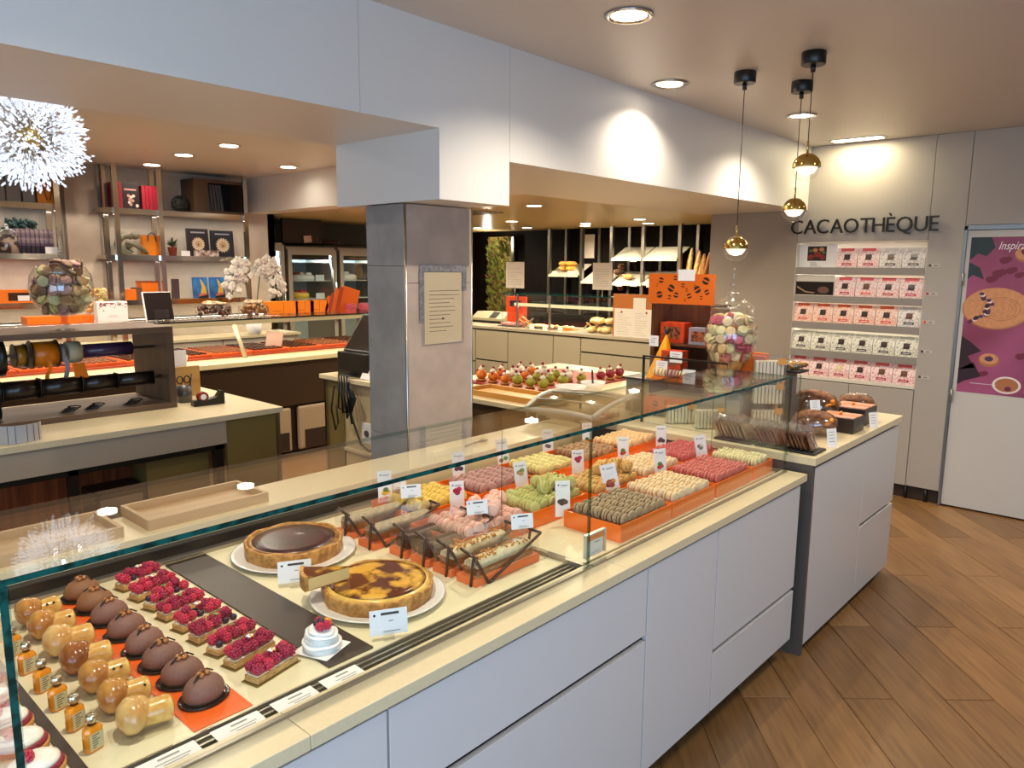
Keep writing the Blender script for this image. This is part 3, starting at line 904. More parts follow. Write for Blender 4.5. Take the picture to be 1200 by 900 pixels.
# wedge: tip points to +X of the tray, crust to the left
Tw = Matrix.Translation((.055, 0, 0)) @ Matrix.Rotation(PI, 4, 'Z')
MB().prism([(x * .93, y * .93) for x, y in wd], .003, .033, 0, Tw).build('custard', mat('custard_cut', '#e4c07c', .4), sl_, local=True)
MB().prism([(x * .93, y * .93) for x, y in wd], .0331, .036, 0, Tw).build('browned_top', FT, sl_, local=True)
cr = [(.117 * math.cos(a), .117 * math.sin(a)) for a in (-.345, -.2, -.07, .07, .2, .345)] + [(.127 * math.cos(a), .127 * math.sin(a)) for a in (.345, .2, .07, -.07, -.2, -.345)]
MB().prism(cr, 0, .039, 0, Tw).prism([(x * .93, y * .93) for x, y in wd], 0, .003, 0, Tw).build('crust', FCR, sl_, local=True)

# --- boxed loaf cakes (clear sleeve, orange base, brown ribbon)
LOAFS = {'c': mat('loaf_cream', '#e6d6ae', .5, noise=.1, scale=80, bump=.3, bscale=120), 'd': mat('loaf_dark', '#47271a', .45, noise=.2, scale=60), 's': mat('loaf_sponge', '#9a5f2c', .6, noise=.25, scale=80),
         'g': mat('loaf_grey', '#b9a88c', .6, noise=.15, scale=90, bump=.5, bscale=150)}
PEACH = mat('salmon_card_base', '#e8743c', .5)
NUTT = mat('orange_crumble', '#d28a2c', .5, noise=.4, scale=200, bump=.6, bscale=200)
def loaf(x, y, kind, lab, L=.275, rz=0.0):
    r = thing('boxed_loaf_cake', lab, 'cake', (x, y, DK + .0005), rz, 'loaf cakes in clear boxes')
    w, h = .078, .088
    MB().box(0, L, 0, w, 0, .022).build('base_tray', PEACH, r, local=True, bevel=.001)
    n = 8; pr = [(.012, .0225), (w - .012, .0225), (w - .011, .05)] + [(w / 2 + (w / 2 - .011) * math.cos(a), .05 + .018 * math.sin(a)) for a in (.5, 1.0, 1.57, 2.1, 2.6)] + [(.011, .05)]
    T = Matrix.Translation((.02, 0, 0)) @ Matrix(((0, 0, 1, 0), (1, 0, 0, 0), (0, 1, 0, 0), (0, 0, 0, 1)))
    lo = [(a, b * .55 + .0101) for a, b in pr]
    MB().prism([(a, min(b, .045)) for a, b in pr[:3]] + [(.011, .045)], 0, L - .04, 0, T).build('sponge', LOAFS['s' if kind in 'cg' else 'd'], r, local=True)
    MB().prism([(w - .0105, .0452)] + [(a, b) for a, b in pr[3:8]] + [(.0105, .0452)], 0, L - .04, 0, T, smooth=True).build('icing', LOAFS[kind], r, local=True)
    if kind in 'c':
        cb = MB(); rr = random.Random(int(y * 100))
        for k in range(70):
            cb.ball((.03 + rr.random() * (L - .06), w / 2 + rr.uniform(-.02, .02), .0685), (.005, .004, .003), 5, 3, rot=(rr.random(), rr.random(), 0))
        o = cb.build('crumble', NUTT, r, local=True); o['kind'] = 'stuff'
    # clear sleeve
    c = MB()
    for yy in (.002, w - .002):
        c.box(.002, L - .002, yy - .0004, yy + .0004, .022, h)
    c.box(.002, L - .002, .002, w - .002, h - .0004, h + .0004)
    for xx in (.002, L - .002):
        c.box(xx - .0004, xx + .0004, .002, w - .002, .022, h)
    c.build('clear_sleeve', CLEAR, r, local=True)
    # ribbon band round both ends, crossing on the front
    rb = MB()
    def band(p, q, wd=.0045):
        rb.tube([p, q], wd, 6)
    band((-.002, .018, .0), (-.002, .006, h)); band((-.002, .006, h), (.006, -.002, h * .95)); band((.0, -.003, h * .9), (.05, -.003, .0))
    band((.05, -.003, .0), (L, -.003, h)); band((L, -.003, h), (L + .003, w * .6, h)); band((L + .002, w * .5, h), (L + .002, w * .7, 0)); band((-.002, .006, h), (.02, w + .001, h)); band((0, 0, h * .97), (-.004, -.01, h * .8))
    rb.build('ribbon', BROWN_RIB, r, local=True)
    return r
loaf(1.385, 1.375, 'c', 'boxed loaf cake with cream icing and orange crumble, front one of the row')
loaf(1.385, 1.475, 'c', 'boxed loaf cake with cream icing and crumble, second from the front')
loaf(1.385, 1.575, 'd', 'boxed dark chocolate loaf cake, third from the front')
loaf(1.385, 1.675, 'd', 'boxed dark chocolate loaf cake, fourth from the front')
loaf(1.36, 1.80, 'g', 'boxed loaf cake with grey beige icing, fifth from the front')
loaf(1.36, 1.93, 'g', 'boxed loaf cake with grey beige icing, last of the row at the back')

# --- price cards
def price_card(x, y, lab, rz=-.5, w=.090, h=.060, z=DK, tilt=-.2, lift=.014, grp='price cards in acrylic feet'):
    r = thing('price_card', lab, 'price card', (x, y, z + .0005), rz, grp)
    T = Matrix.Translation((-w / 2, 0, lift)) @ Matrix.Rotation(-.18, 4, 'X') @ FY
    cd = MB().box(0, w, 0, h, -.0008, 0, 0, T).build('card', CARD, r, local=True)
    p = MB(); T2 = T @ Matrix.Translation((0, 0, .0003))
    p.flat([(w * .3, h * .78, 0), (w * .78, h * .78, 0), (w * .78, h * .88, 0), (w * .3, h * .88, 0)], 0, T2)
    p.flat([(x_, y_, 0) for x_, y_ in disc_pts(w * .13, h * .80, h * .055, n=10)], 0, T2)
    p.flat([(w * .35, h * .12, 0), (w * .8, h * .12, 0), (w * .8, h * .15, 0), (w * .35, h * .15, 0)], 1, T2)
    p.flat([(w * .5, h * .52, 0), (w * .62, h * .52, 0), (w * .62, h * .56, 0), (w * .5, h * .56, 0)], 1, T2)
    p.build('print', [INK, GREYINK], cd, local=True)
    MB().box(-.014, .014, -.008, .012, 0, .0025).box(-.012, .012, -.0035, -.0015, 0, .022).box(-.012, .012, .0015, .0032, 0, .024).build('acrylic_foot', CLEAR, r, local=True)
    return r
price_card(1.05, 1.745, 'white price card in front of the dark glazed flan')
price_card(1.04, 1.322, 'white price card in front of the caramel flan')
price_card(1.60, 1.90, 'white price card above the loaf cakes, the back one', z=DK + .084, w=.07, h=.045, lift=.012)
price_card(1.62, 1.60, 'white price card above the loaf cakes, the middle one', z=DK + .09, w=.07, h=.045, lift=.012)
price_card(1.62, 1.41, 'white price card above the loaf cakes, the front one', z=DK + .0895, w=.07, h=.045, lift=.012)
# labels lying on the grille
for i, (x0, x1) in enumerate(((.435, .55), (.58, .678), (.705, .80), (.82, .915))):
    b = MB(); w_ = x1 - x0
    Tl = Matrix.Translation((x0, 1.243, .8408)) @ Matrix.Rotation(.04, 4, 'X') @ Matrix.Scale(1.9, 4, (0, 1, 0))
    b.box(0, w_, 0, .0235, -.0005, .0, 0, Tl)
    o = b.build('shelf_label', CARD)
    tag(o, 'white paper label on the front grille, ' + ('first from the left' if i == 0 else '%s from the left' % ords[i]), 'label', 'labels on the front grille')
    p = MB(); T2 = Tl @ Matrix.Translation((0, 0, .0003))
    p.flat([(w_ * .38, .016, 0), (w_ * .72, .016, 0), (w_ * .72, .0188, 0), (w_ * .38, .0188, 0)], 0, T2)
    p.flat([(w_ * .3, .010, 0), (w_ * .85, .010, 0), (w_ * .85, .0112, 0), (w_ * .3, .0112, 0)], 0, T2)
    p.flat([(w_ * .4, .006, 0), (w_ * .8, .006, 0), (w_ * .8, .0072, 0), (w_ * .4, .0072, 0)], 0, T2)
    p.build('print', GREYINK, o)

# --- wooden trays on the rear worktop, tongs
TRW = wood('pale_tray_wood', '#a98a62', '#c4a67e', 'X', 7, .5)
def wood_tray(x, y, z, L, W, lab, rz=0, h=.034):
    r = thing('wooden_tray', lab, 'tray', (x, y, z), rz, 'wooden trays behind the glass')
    MB().box(-L / 2, L / 2, -W / 2, W / 2, 0, .010).build('base', TRW, r, local=True)
    for y0, y1 in ((-W / 2, -W / 2 + .012), (W / 2 - .012, W / 2)):
        MB().box(-L / 2, L / 2, y0, y1, .0102, h).build('side', TRW, r, local=True, bevel=.001)
    for x0, x1 in ((-L / 2, -L / 2 + .012), (L / 2 - .012, L / 2)):
        MB().box(x0, x1, -W / 2 + .0122, W / 2 - .0122, .0102, h).build('end', TRW, r, local=True, bevel=.001)
    return r
wood_tray(1.07, 2.365, .9202, .40, .215, 'shallow wooden tray on the worktop behind the glass, right one')
wood_tray(.60, 2.365, .9202, .40, .215, 'shallow wooden tray on the worktop behind the glass, left one under the chandelier reflection')
tg = MB().tube([(2.28, 2.33, .9255), (2.36, 2.345, .928), (2.40, 2.35, .926)], .004, 8).ball((2.42, 2.353, .926), (.03, .014, .005), 10, 6)
tag(tg.build('serving_spoon', STEEL), 'small metal serving spoon lying behind the macarons', 'spoon')
# ================================================================== macarons and their orange boxes
NTH = ['first', 'second', 'third', 'fourth', 'fifth', 'sixth', 'seventh', 'eighth', 'ninth', 'tenth', 'eleventh', 'twelfth', 'thirteenth', 'fourteenth', 'fifteenth', 'sixteenth']
MR, MT = .0222, .0235          # radius and thickness
def shell_prof(r, z0, z1):
    return [(r * .90, z0), (r * 1.0, z0 + (z1 - z0) * .10), (r * .985, z0 + (z1 - z0) * .28), (r * .995, z0 + (z1 - z0) * .40), (r * .93, z0 + (z1 - z0) * .76), (r * .74, z0 + (z1 - z0) * .96), (.0001, z1 * 1.03)]
def mac_shells(n=14):
    b = MB()
    pr = shell_prof(MR, .0036, MT / 2)
    b.lathe(pr, n, 0)
    b.lathe([(r, -z) for r, z in reversed(pr)], n, 0)
    return b
FLAV = {
    'brown': ('#a08a68', '#5c4331'), 'cream': ('#e6cda2', '#c8955c'), 'rose': ('#cb6b60', '#aa4a48'), 'ivory': ('#ddd3a0', '#c9b478'),
    'pink': ('#ecbba8', '#dc968a'), 'green': ('#bdb96e', '#a09a50'), 'caramel': ('#d3a55c', '#a8763a'), 'peach': ('#e8c48c', '#d39b62'),
    'yellow': ('#e2c05a', '#cf9f38'), 'mauve': ('#b98a80', '#7d4f4c'), 'pale': ('#e3d38c', '#cdb05c'), 'hazel': ('#b1875c', '#7b5434'),
    'red': ('#c15550', '#a03a3e'), 'coffee': ('#8a6449', '#54382a'), 'raspb': ('#c2546c', '#8f2c44')}
for k, (a, b) in FLAV.items():
    mat('macaron_' + k, a, .5, noise=.06 if k != 'brown' else .22, scale=120, bump=.08, bscale=300); mat('filling_' + k, b, .45)
_p = {}
def mac_proto(k):
    if k not in _p:
        sh = mac_shells().build('macaron', MATS['macaron_' + k], None, local=True)
        MB().lathe([(MR * .84, -.0040), (MR * .87, 0), (MR * .84, .0040)], 14, cap=False).build('filling', MATS['filling_' + k], sh, local=True)
        tag(sh, '', 'macaron')
        _p[k] = Proto(sh)
    return _p[k]
DESC = {'brown': 'speckled grey brown', 'cream': 'pale cream', 'rose': 'dusty red', 'ivory': 'ivory'}
BOXN = {'brown': 'front orange box nearest the viewer', 'cream': 'second front orange box', 'rose': 'third front orange box', 'ivory': 'last front orange box by the end pane'}
BW, BD, BH = .318, .235, .058
def orange_box(x, y, lab, w=BW, d=BD, h=BH):
    r = thing('orange_box', lab, 'box', (x + w / 2, y + d / 2, DK + .0005), 0, 'orange boxes of macarons')
    b = MB(); t = .004; x0, x1, y0, y1, z0 = x + .001, x + w - .001, y + .001, y + d - .001, DK + .0005
    b.box(x0, x1, y0, y1, z0, z0 + .004)
    b.box(x0, x1, y0, y0 + t, z0 + .004, z0 + h).box(x0, x1, y1 - t, y1, z0 + .004, z0 + h)
    b.box(x0, x0 + t, y0 + t, y1 - t, z0 + .004, z0 + h).box(x1 - t, x1, y0 + t, y1 - t, z0 + .004, z0 + h)
    b.build('box_shell', ORANGE_L, r)
    MB().box(x0 + t + .001, x1 - t - .001, y0 + t + .001, y1 - t - .001, z0 + h - .022, z0 + h - .019).build('false_floor', mat('orange_inner', '#b5420c', .4), r)
    l = MB(); a, c_, e, f = x0 + .014, x1 - .012, y0 + .012, y1 - .012
    l.box(a, c_, e, f, z0 + h - .0185, z0 + h - .0178)
    l.box(a, a + .0008, e, f, z0 + h - .0175, z0 + h - .004).box(c_ - .0008, c_, e, f, z0 + h - .0175, z0 + h - .004)
    l.box(a, c_, e, e + .0008, z0 + h - .0175, z0 + h - .004).box(a, c_, f - .0008, f, z0 + h - .0175, z0 + h - .004)
    l.build('clear_liner', CLEAR, r)
    return r
def positions(x, y, w=BW, d=BD, rng=R_, gap=.046):
    """coins standing on edge in stacks along Y; a few lie loose on top"""
    z = DK + BH - .017 + MR
    nx = int((w - .035) / gap); x0 = x + (w - (nx - 1) * gap) / 2
    out = []
    for i in range(nx):
        n = int((d - .034) / (MT * 1.06)); y0 = y + .022
        lean = rng.uniform(-.15, .15)
        for j in range(n):
            out.append((Vector((x0 + i * gap + rng.uniform(-.0025, .0025), y0 + j * MT * 1.06 + MT * .1, z + rng.uniform(-.0015, .0035))),
                        Euler((PI / 2 + rng.uniform(-.20, .20) + .16, rng.uniform(0, 3), lean + rng.uniform(-.20, .20))), i, j, n))
    return out
FXs = [1.945, 2.272, 2.605, 2.94]
YF = 1.272
for x, k, o in zip(FXs, ('brown', 'cream', 'rose', 'ivory'), ('nearest', 'second', 'third', 'last')):
    w_ = BW if k != 'ivory' else .19
    if k == 'ivory': w_ = .192
    orange_box(x, YF, 'orange box of %s macarons in the front row, %s from the viewer' % (DESC[k], o) if o != 'last' else 'orange box of ivory macarons at the end of the front row by the end pane', w=w_)
    P_ = mac_proto(k)
    for p, e, i, j, n in positions(x, YF, w_):
        P_.place(p, e, '%s macaron in the %s orange box, %s stack from left, %s from front' % (DESC[k], o if o != 'nearest' else 'first', NTH[i], NTH[j]), '%s macarons in the %s' % (DESC[k], BOXN[k]))
# second and third rows: every box is a thing, their macarons are counted past the limit and stay one piece
SEC = [(1.50, 1.555, 'pink', 'pale pink', .335), (1.838, 1.565, 'green', 'pistachio green', .318), (2.16, 1.525, 'caramel', 'caramel', .318), (2.48, 1.525, 'cream', 'peach cream', .318), (2.80, 1.525, 'red', 'brick red', .318)]
THI = [(1.56, 1.84, 'yellow', 'lemon yellow', .30), (1.87, 1.84, 'mauve', 'mauve', .318), (2.195, 1.84, 'pale', 'pale yellow', .30), (2.50, 1.84, 'hazel', 'hazelnut brown', .30), (2.805, 1.84, 'peach', 'peach', .318)]
stuff = MB(); smats = []
def smat(m):
    if m not in smats: smats.append(m)
    return smats.index(m)
sh = mac_shells(12); fill = MB().lathe([(MR * .84, -.004), (MR * .87, 0), (MR * .84, .004)], 12, cap=False)
def add_mac(T, k, s=1.0):
    T = T @ Matrix.Scale(s, 4)
    stuff.add(sh.v, sh.f, smat(MATS['macaron_' + k]), True, T); stuff.add(fill.v, fill.f, smat(MATS['filling_' + k]), True, T)
for rowname, row in (('second', SEC), ('back', THI)):
    for x, y, k, d, w_ in row:
        orange_box(x, y, 'orange box of %s macarons in the %s row behind the front boxes' % (d, rowname), w=w_, d=.232)
        ps = positions(x, y, w_, .232)
        for p, e, *_q in ps:
            add_mac(Matrix.Translation(p) @ e.to_matrix().to_4x4(), k)
        # a loose heap on top where the photograph shows one
        if k in ('pink', 'green', 'caramel'):
            for _ in range(16):
                p = Vector((x + w_ * R_.uniform(.45, .88), y + R_.uniform(.03, .13), DK + BH + .044 + R_.uniform(0, .010)))
                e = Euler((R_.uniform(.5, 2.2), R_.uniform(0, 3), R_.uniform(-.8, .8)))
                add_mac(Matrix.Translation(p) @ e.to_matrix().to_4x4(), k)

# --- flavour cards standing between the boxes
PIC = {'lemon': [('#e0b52a', 0, 0), ('#e3bf3c', .28, .05), ('#5c7a34', .12, .22)], 'rasp': [('#b01840', -.05, 0), ('#c02450', .25, .08), ('#a01438', .1, -.14)],
       'plum': [('#5b3a4a', -.15, 0), ('#6b4a58', .15, .04), ('#4a2e3c', .3, -.02), ('#5f4050', 0, .14)], 'nut': [('#a88a52', -.1, 0), ('#7d9a4a', .2, .1), ('#b99a62', .1, -.12)],
       'choc': [('#35231e', -.15, 0), ('#2a1a16', .12, .04), ('#40302a', .28, -.03), ('#35231e', .0, -.1)], 'peanut': [('#7c3030', -.15, -.05), ('#d08a2c', .22, .12), ('#8f3c30', .1, -.1), ('#b0503a', -.05, .1)],
       'straw': [('#b02c34', -.05, -.05), ('#c23a40', .15, .02), ('#4f7a3a', .02, .2)], 'coco': [('#5a524e', -.1, .02), ('#d8d4cc', .15, .0), ('#6b7d62', .05, -.14)],
       'mint': [('#9a7a52', -.2, 0), ('#6d9a58', .3, .12)], 'pear': [('#8a7a6a', -.05, 0), ('#6b5c50', .18, -.06)]}
def flav_card(x, y, z, kind, lab, w=.052, h=.115, rz=-.5, tilt=-.12, roll=0.0, imgz=.42):
    r = thing('flavour_card', lab, 'card', (x, y, z), rz, 'flavour cards among the macarons')
    T = Matrix.Rotation(roll, 4, 'Y') @ Matrix.Rotation(tilt, 4, 'X') @ Matrix.Translation((-w / 2, 0, 0)) @ FY
    c_ = MB().box(0, w, 0, h, -.0006, 0, 0, T).build('card', CARD, r, local=True)
    ms = [INK, GREYINK]; p = MB(); T2 = T @ Matrix.Translation((0, 0, .0003))
    p.flat([(a, b, 0) for a, b in disc_pts(w * .22, h * .88, h * .025, n=8)], 0, T2)
    p.flat([(w * .35, h * .865, 0), (w * .85, h * .865, 0), (w * .85, h * .88, 0), (w * .35, h * .88, 0)], 0, T2)
    p.flat([(w * .4, h * .835, 0), (w * .75, h * .835, 0), (w * .75, h * .845, 0), (w * .4, h * .845, 0)], 1, T2)
    for i, (col, dx, dy) in enumerate(PIC[kind]):
        ms.append(mat('print_' + col[1:], col, .6, noise=.3, scale=150))
        p.flat([(a, b, i * .00004) for a, b in disc_pts(w * (.45 + dx * .8), h * imgz + dy * w, w * .2, w * .17, 10)], 2 + i, T2)
    p.build('print', ms, c_, local=True)
    return r
ZC = DK + .03
for (x, y, kind, lab, kw) in (
        (1.955, 1.518, 'choc', 'tall flavour card with dark chocolate picture at the corner of the nearest box', dict(h=.125, rz=-.7)),
        (2.262, 1.515, 'peanut', 'large leaning flavour card with nuts picture between the first two front boxes', dict(h=.128, w=.060, roll=-.22, rz=-.75)),
        (2.598, 1.513, 'straw', 'flavour card with strawberries behind the second front box', dict(rz=-.65, h=.125, roll=-.06)),
        (2.952, 1.513, 'coco', 'flavour card with coconut picture behind the last front boxes', dict(rz=-.7, h=.125, roll=-.14, imgz=.6)),
        (1.72, 1.795, 'rasp', 'flavour card with two raspberries above the pale pink macarons', dict(rz=-.45, h=.118, imgz=.72)),
        (2.075, 1.805, 'nut', 'flavour card with pistachio picture standing behind the green macarons', dict(rz=-.5, roll=-.1, h=.118, imgz=.66)),
        (2.37, 1.765, 'rasp', 'flavour card with red fruit behind the caramel macarons', dict(rz=-.6, h=.118, imgz=.68)),
        (2.70, 1.765, 'straw', 'flavour card with small fruit in front of the peach macarons', dict(rz=-.6, h=.118, imgz=.4)),
        (3.02, 1.765, 'plum', 'flavour card with dark fruit above the brick red macarons', dict(rz=-.6, h=.118, imgz=.4)),
        (1.63, 2.078, 'lemon', 'flavour card with lemons standing in the yellow macarons', dict(rz=-.4, h=.118, imgz=.32)),
        (2.00, 2.078, 'plum', 'flavour card with purple fruit above the mauve macarons', dict(rz=-.4, h=.12, imgz=.45)),
        (2.27, 2.08, 'mint', 'flavour card with green leaf standing behind the pale yellow macarons', dict(rz=-.45, h=.13, roll=-.1, imgz=.3)),
        (2.56, 2.078, 'pear', 'flavour card with greyish picture behind the hazelnut macarons', dict(rz=-.5, h=.125, imgz=.4)),
        (2.86, 2.078, 'straw', 'flavour card at the back above the peach macarons', dict(rz=-.5, h=.11, imgz=.2))):
    flav_card(x, y, ZC, kind, lab, **kw)
pc_ = price_card(1.70, 2.09, 'plain white card lying behind the lemon macarons', rz=-.4, h=.04, w=.06, z=DK + .05)
# acrylic frame with orange card behind the front glass
af = thing('acrylic_sign_holder', 'small clear acrylic block holding an orange and white card, behind the front glass joint', 'sign holder', (1.79, 1.262, DK + .0125))
for bx in ((1.735, 1.835, 1.250, 1.2535), (1.735, 1.835, 1.2665, 1.270)):
    MB().box(*bx, DK + .013, DK + .083).build('acrylic_plate', CLEAR, af)
MB().box(1.735, 1.835, 1.2538, 1.2662, DK + .083, DK + .087).box(1.735, 1.739, 1.2538, 1.2662, DK + .013, DK + .083).box(1.831, 1.835, 1.2538, 1.2662, DK + .013, DK + .083).build('acrylic_rim', mat('milky_acrylic', '#cfc9b6', .2), af)
MB().box(1.742, 1.828, 1.2572, 1.258, DK + .014, DK + .080).build('orange_card', ORANGE, af)
ac = MB().box(1.747, 1.822, 1.2562, 1.257, DK + .016, DK + .064).build('card', CARD, af)
p = MB(); T2 = TX(1.747, 1.2560, DK + .016, FY)
p.flat([(.03, .038, 0), (.058, .038, 0), (.058, .041, 0), (.03, .041, 0)], 0, T2).build('print', GREYINK, ac)
MB().flat([(.015, .008, 0), (.06, .008, 0), (.06, .0095, 0), (.015, .0095, 0)], 0, T2).build('print', GREYINK, ac)

# ------------------------------------------------------------------ jars of macarons
def jar_mac(centre, prof_r, z0, z1, n, kinds, lab, grp, s, az0, az1, rng):
    """individual macarons lying against the glass on the side one sees, others behind as one heap"""
    k = 0
    rows = max(2, int((z1 - z0) / (MR * 2 * s * .80)))
    placed = []
    for j in range(rows):
        z = z0 + (z1 - z0) * (j + .5) / rows
        r = prof_r(z) - MR * s * .55
        m = max(3, int(2 * PI * max(r, .01) / (MR * 2 * s * .92)))
        for i in range(m):
            a = 2 * PI * (i + .5 * (j % 2) + rng.uniform(-.2, .2)) / m
            placed.append((a, r * rng.uniform(.93, 1.0), z + rng.uniform(-.006, .006), j))
    chosen = []
    for a, r, z, j in placed:
        p = Vector(centre) + Vector((r * math.cos(a), r * math.sin(a), z))
        nrm = Vector((math.cos(a), math.sin(a), .25))
        q = nrm.to_track_quat('Z', 'Y').to_euler()
        e = (q.to_matrix() @ Euler((rng.gauss(0, .55), rng.gauss(0, .55), rng.uniform(0, 3))).to_matrix()).to_euler()
        kd = rng.choice(kinds)
        da = (a - az0) % (2 * PI)
        if da < az1 - az0 and k < n:
            chosen.append((j, p.dot(CR), p, e, kd)); k += 1
        else:
            add_mac(Matrix.Translation(p) @ e.to_matrix().to_4x4(), kd, s)
    for lay in sorted(set(c_[0] for c_ in chosen)):
        for q, (j, _d, p, e, kd) in enumerate(sorted((c_ for c_ in chosen if c_[0] == lay), key=lambda t: t[1])):
            mac_proto(kd).place(p, e, (lab % KN[kd]) + ', %s layer from below, %s from left' % (NTH[lay], NTH[q]), grp, s)
KN = {'coffee': 'dark brown', 'hazel': 'light brown', 'mauve': 'mauve', 'pale': 'pale yellow', 'green': 'green', 'ivory': 'ivory', 'cream': 'cream', 'raspb': 'raspberry pink', 'caramel': 'caramel', 'peach': 'peach', 'brown': 'speckled brown', 'rose': 'red'}
JG = glass('jar_glass', (.96, .97, .96), .06, .0, 1.0)
# goblet on the ribbon stand
gc = Vector(at(76, 383, y=4.43)); gc.z = 1.372
def gob(z):
    z = .036 + (z - .070) / .93; t = max(-1, min(1, (z - .185) / .150)); return .145 * math.sqrt(max(.05, 1 - .82 * t * t)) if z > .185 else .148 * math.sqrt(max(.03, 1 - t * t))
g_ = thing('goblet_jar', 'big footed glass goblet full of brown and green macarons on the wooden stand', 'jar', gc)
MB().lathe([(.068, 0), (.068, .004), (.02, .010), (.014, .02), (.014, .075)], 32).build('foot', JG, g_, local=True)
pr = [(r_, .070 + (z_ - .036) * .93) for r_, z_ in [(.016, .036), (.05, .042), (.09, .060), (.125, .095), (.147, .15), (.153, .20), (.143, .27), (.118, .318), (.116, .319), (.141, .27), (.151, .20), (.145, .15), (.123, .096), (.088, .062), (.048, .045), (.0001, .040)]]
MB().lathe(pr, 36).build('bowl', JG, g_, local=True)
rj = random.Random(21)
jar_mac(gc, lambda z: gob(z) - .008, .088, .335, 62, ['coffee', 'hazel', 'mauve', 'green', 'ivory', 'brown', 'mauve', 'hazel', 'mauve', 'peach', 'brown', 'pale'], '%s macaron in the big goblet', 'macarons in the glass goblet', 1.28,
        math.radians(-190), math.radians(0), rj)
for _ in range(16):
    a = rj.uniform(0, 6.3); r = rj.uniform(0, .095)
    e = Euler((rj.gauss(0, .5), rj.gauss(0, .5), 0))
    add_mac(Matrix.Translation(gc + Vector((r * math.cos(a), r * math.sin(a), .330 + rj.uniform(0, .02)))) @ e.to_matrix().to_4x4(), rj.choice(['mauve', 'hazel', 'coffee']), 1.28)
# apothecary jar on the side counter stand
JZ = 1.12
jc = Vector(at(856, 400, x=3.56)); jc.z = JZ
j_ = thing('lidded_jar', 'tall lidded glass jar of cream and pink macarons on the side counter', 'jar', jc)
body = [(.060, 0), (.060, .006), (.030, .02), (.035, .05), (.075, .11), (.112, .19), (.125, .26), (.118, .315), (.100, .345), (.098, .40), (.095, .40), (.097, .346), (.115, .314), (.122, .26), (.109, .191), (.072, .112), (.032, .053), (.0001, .045)]
MB().lathe([(r * 1.07, z) for r, z in body], 36).build('body', JG, j_, local=True)
ld_ = MB().lathe([(.108, .402), (.108, .412), (.075, .44), (.045, .455), (.032, .462), (.034, .472), (.040, .476), (.026, .482), (.012, .49), (.014, .50), (.022, .515), (.022, .53), (.012, .548), (.010, .552), (.014, .562), (.013, .585), (.006, .60), (.0001, .603)], 30).build('lid', JG, j_, local=True)
MB().lathe([(.03, .055), (.068, .112), (.085, .150), (.0001, .152)], 24).build('orange_filling', mat('amber_sweets', '#c9781c', .35, noise=.3, scale=60), j_, local=True)
def jr(z):
    P_ = [(0.05, .038), (.11, .077), (.19, .117), (.26, .131), (.315, .123), (.345, .105), (.40, .103)]
    for (a, ra), (b, rb_) in zip(P_, P_[1:]):
        if a <= z <= b: return ra + (rb_ - ra) * (z - a) / (b - a)
    return .03
jar_mac(jc, lambda z: jr(z) - .006, .14, .365, 60, ['cream', 'cream', 'ivory', 'raspb', 'cream', 'peach', 'ivory', 'raspb', 'cream', 'rose', 'ivory'], '%s macaron in the lidded jar', 'macarons in the lidded jar', 1.16,
        math.radians(-200), math.radians(10), random.Random(8))
for _ in range(14):
    a = R_.uniform(0, 6.3); r = R_.uniform(0, .07)
    add_mac(Matrix.Translation(jc + Vector((r * math.cos(a), r * math.sin(a), .345 + R_.uniform(0, .02)))) @ Euler((R_.gauss(0, .5), R_.gauss(0, .5), 0)).to_matrix().to_4x4(), R_.choice(['cream', 'pale', 'raspb']), 1.1)
so = stuff.build('macarons', smats, None, origin=(2.3, 1.8, DK))
tag(so, 'rows of macarons of many colours in the second and back rows of orange boxes and deep in the jars', 'macarons', None, 'stuff')

# ================================================================== goods on the side counter (top at .92)
CT = .92
# riser that carries the wooden stand and the jar
rs = thing('display_riser', 'grey step box behind the glass screen carrying the wooden stand and the jar', 'riser', (3.72, 1.95, CT + .0005))
MB().box(3.52, 3.95, 1.62, 2.30, CT + .0005, JZ - .012).build('box', mat('riser_grey', '#a39c8c', .5), rs, bevel=.002)
MB().box(3.49, 3.97, 1.60, 2.31, JZ - .0118, JZ).build('top', mat('riser_top', '#3c332c', .3), rs, bevel=.002)
# wooden stand with the orange cut-out crest
WW = wood('walnut_stand', '#4a2818', '#6b4028', 'Z', 8, .4)
sx0 = 3.66; sz0, sz1 = JZ + .0005, 1.525
ya, yb = 2.237, 1.86          # left and right (seen from the front)
wsd = thing('wooden_display_stand', 'walnut display stand with orange crest pierced with macaron shapes', 'display stand', (sx0 + .1, (ya + yb) / 2, sz0))
MB().box(sx0, sx0 + .20, ya - .02, ya, sz0, sz1).build('side_panel', WW, wsd)
MB().box(sx0, sx0 + .20, yb, yb + .02, sz0, sz1).build('side_panel', WW, wsd)
MB().box(sx0 + .18, sx0 + .20, yb + .0202, ya - .0202, sz0, sz1).build('back_panel', WW, wsd)
MB().box(sx0, sx0 + .1798, yb + .0202, ya - .0202, sz0 + .005, sz0 + .02).build('shelf', WW, wsd)
MB().box(sx0, sx0 + .1798, yb + .0202, ya - .0202, sz0 + .175, sz0 + .187).build('shelf', WW, wsd)
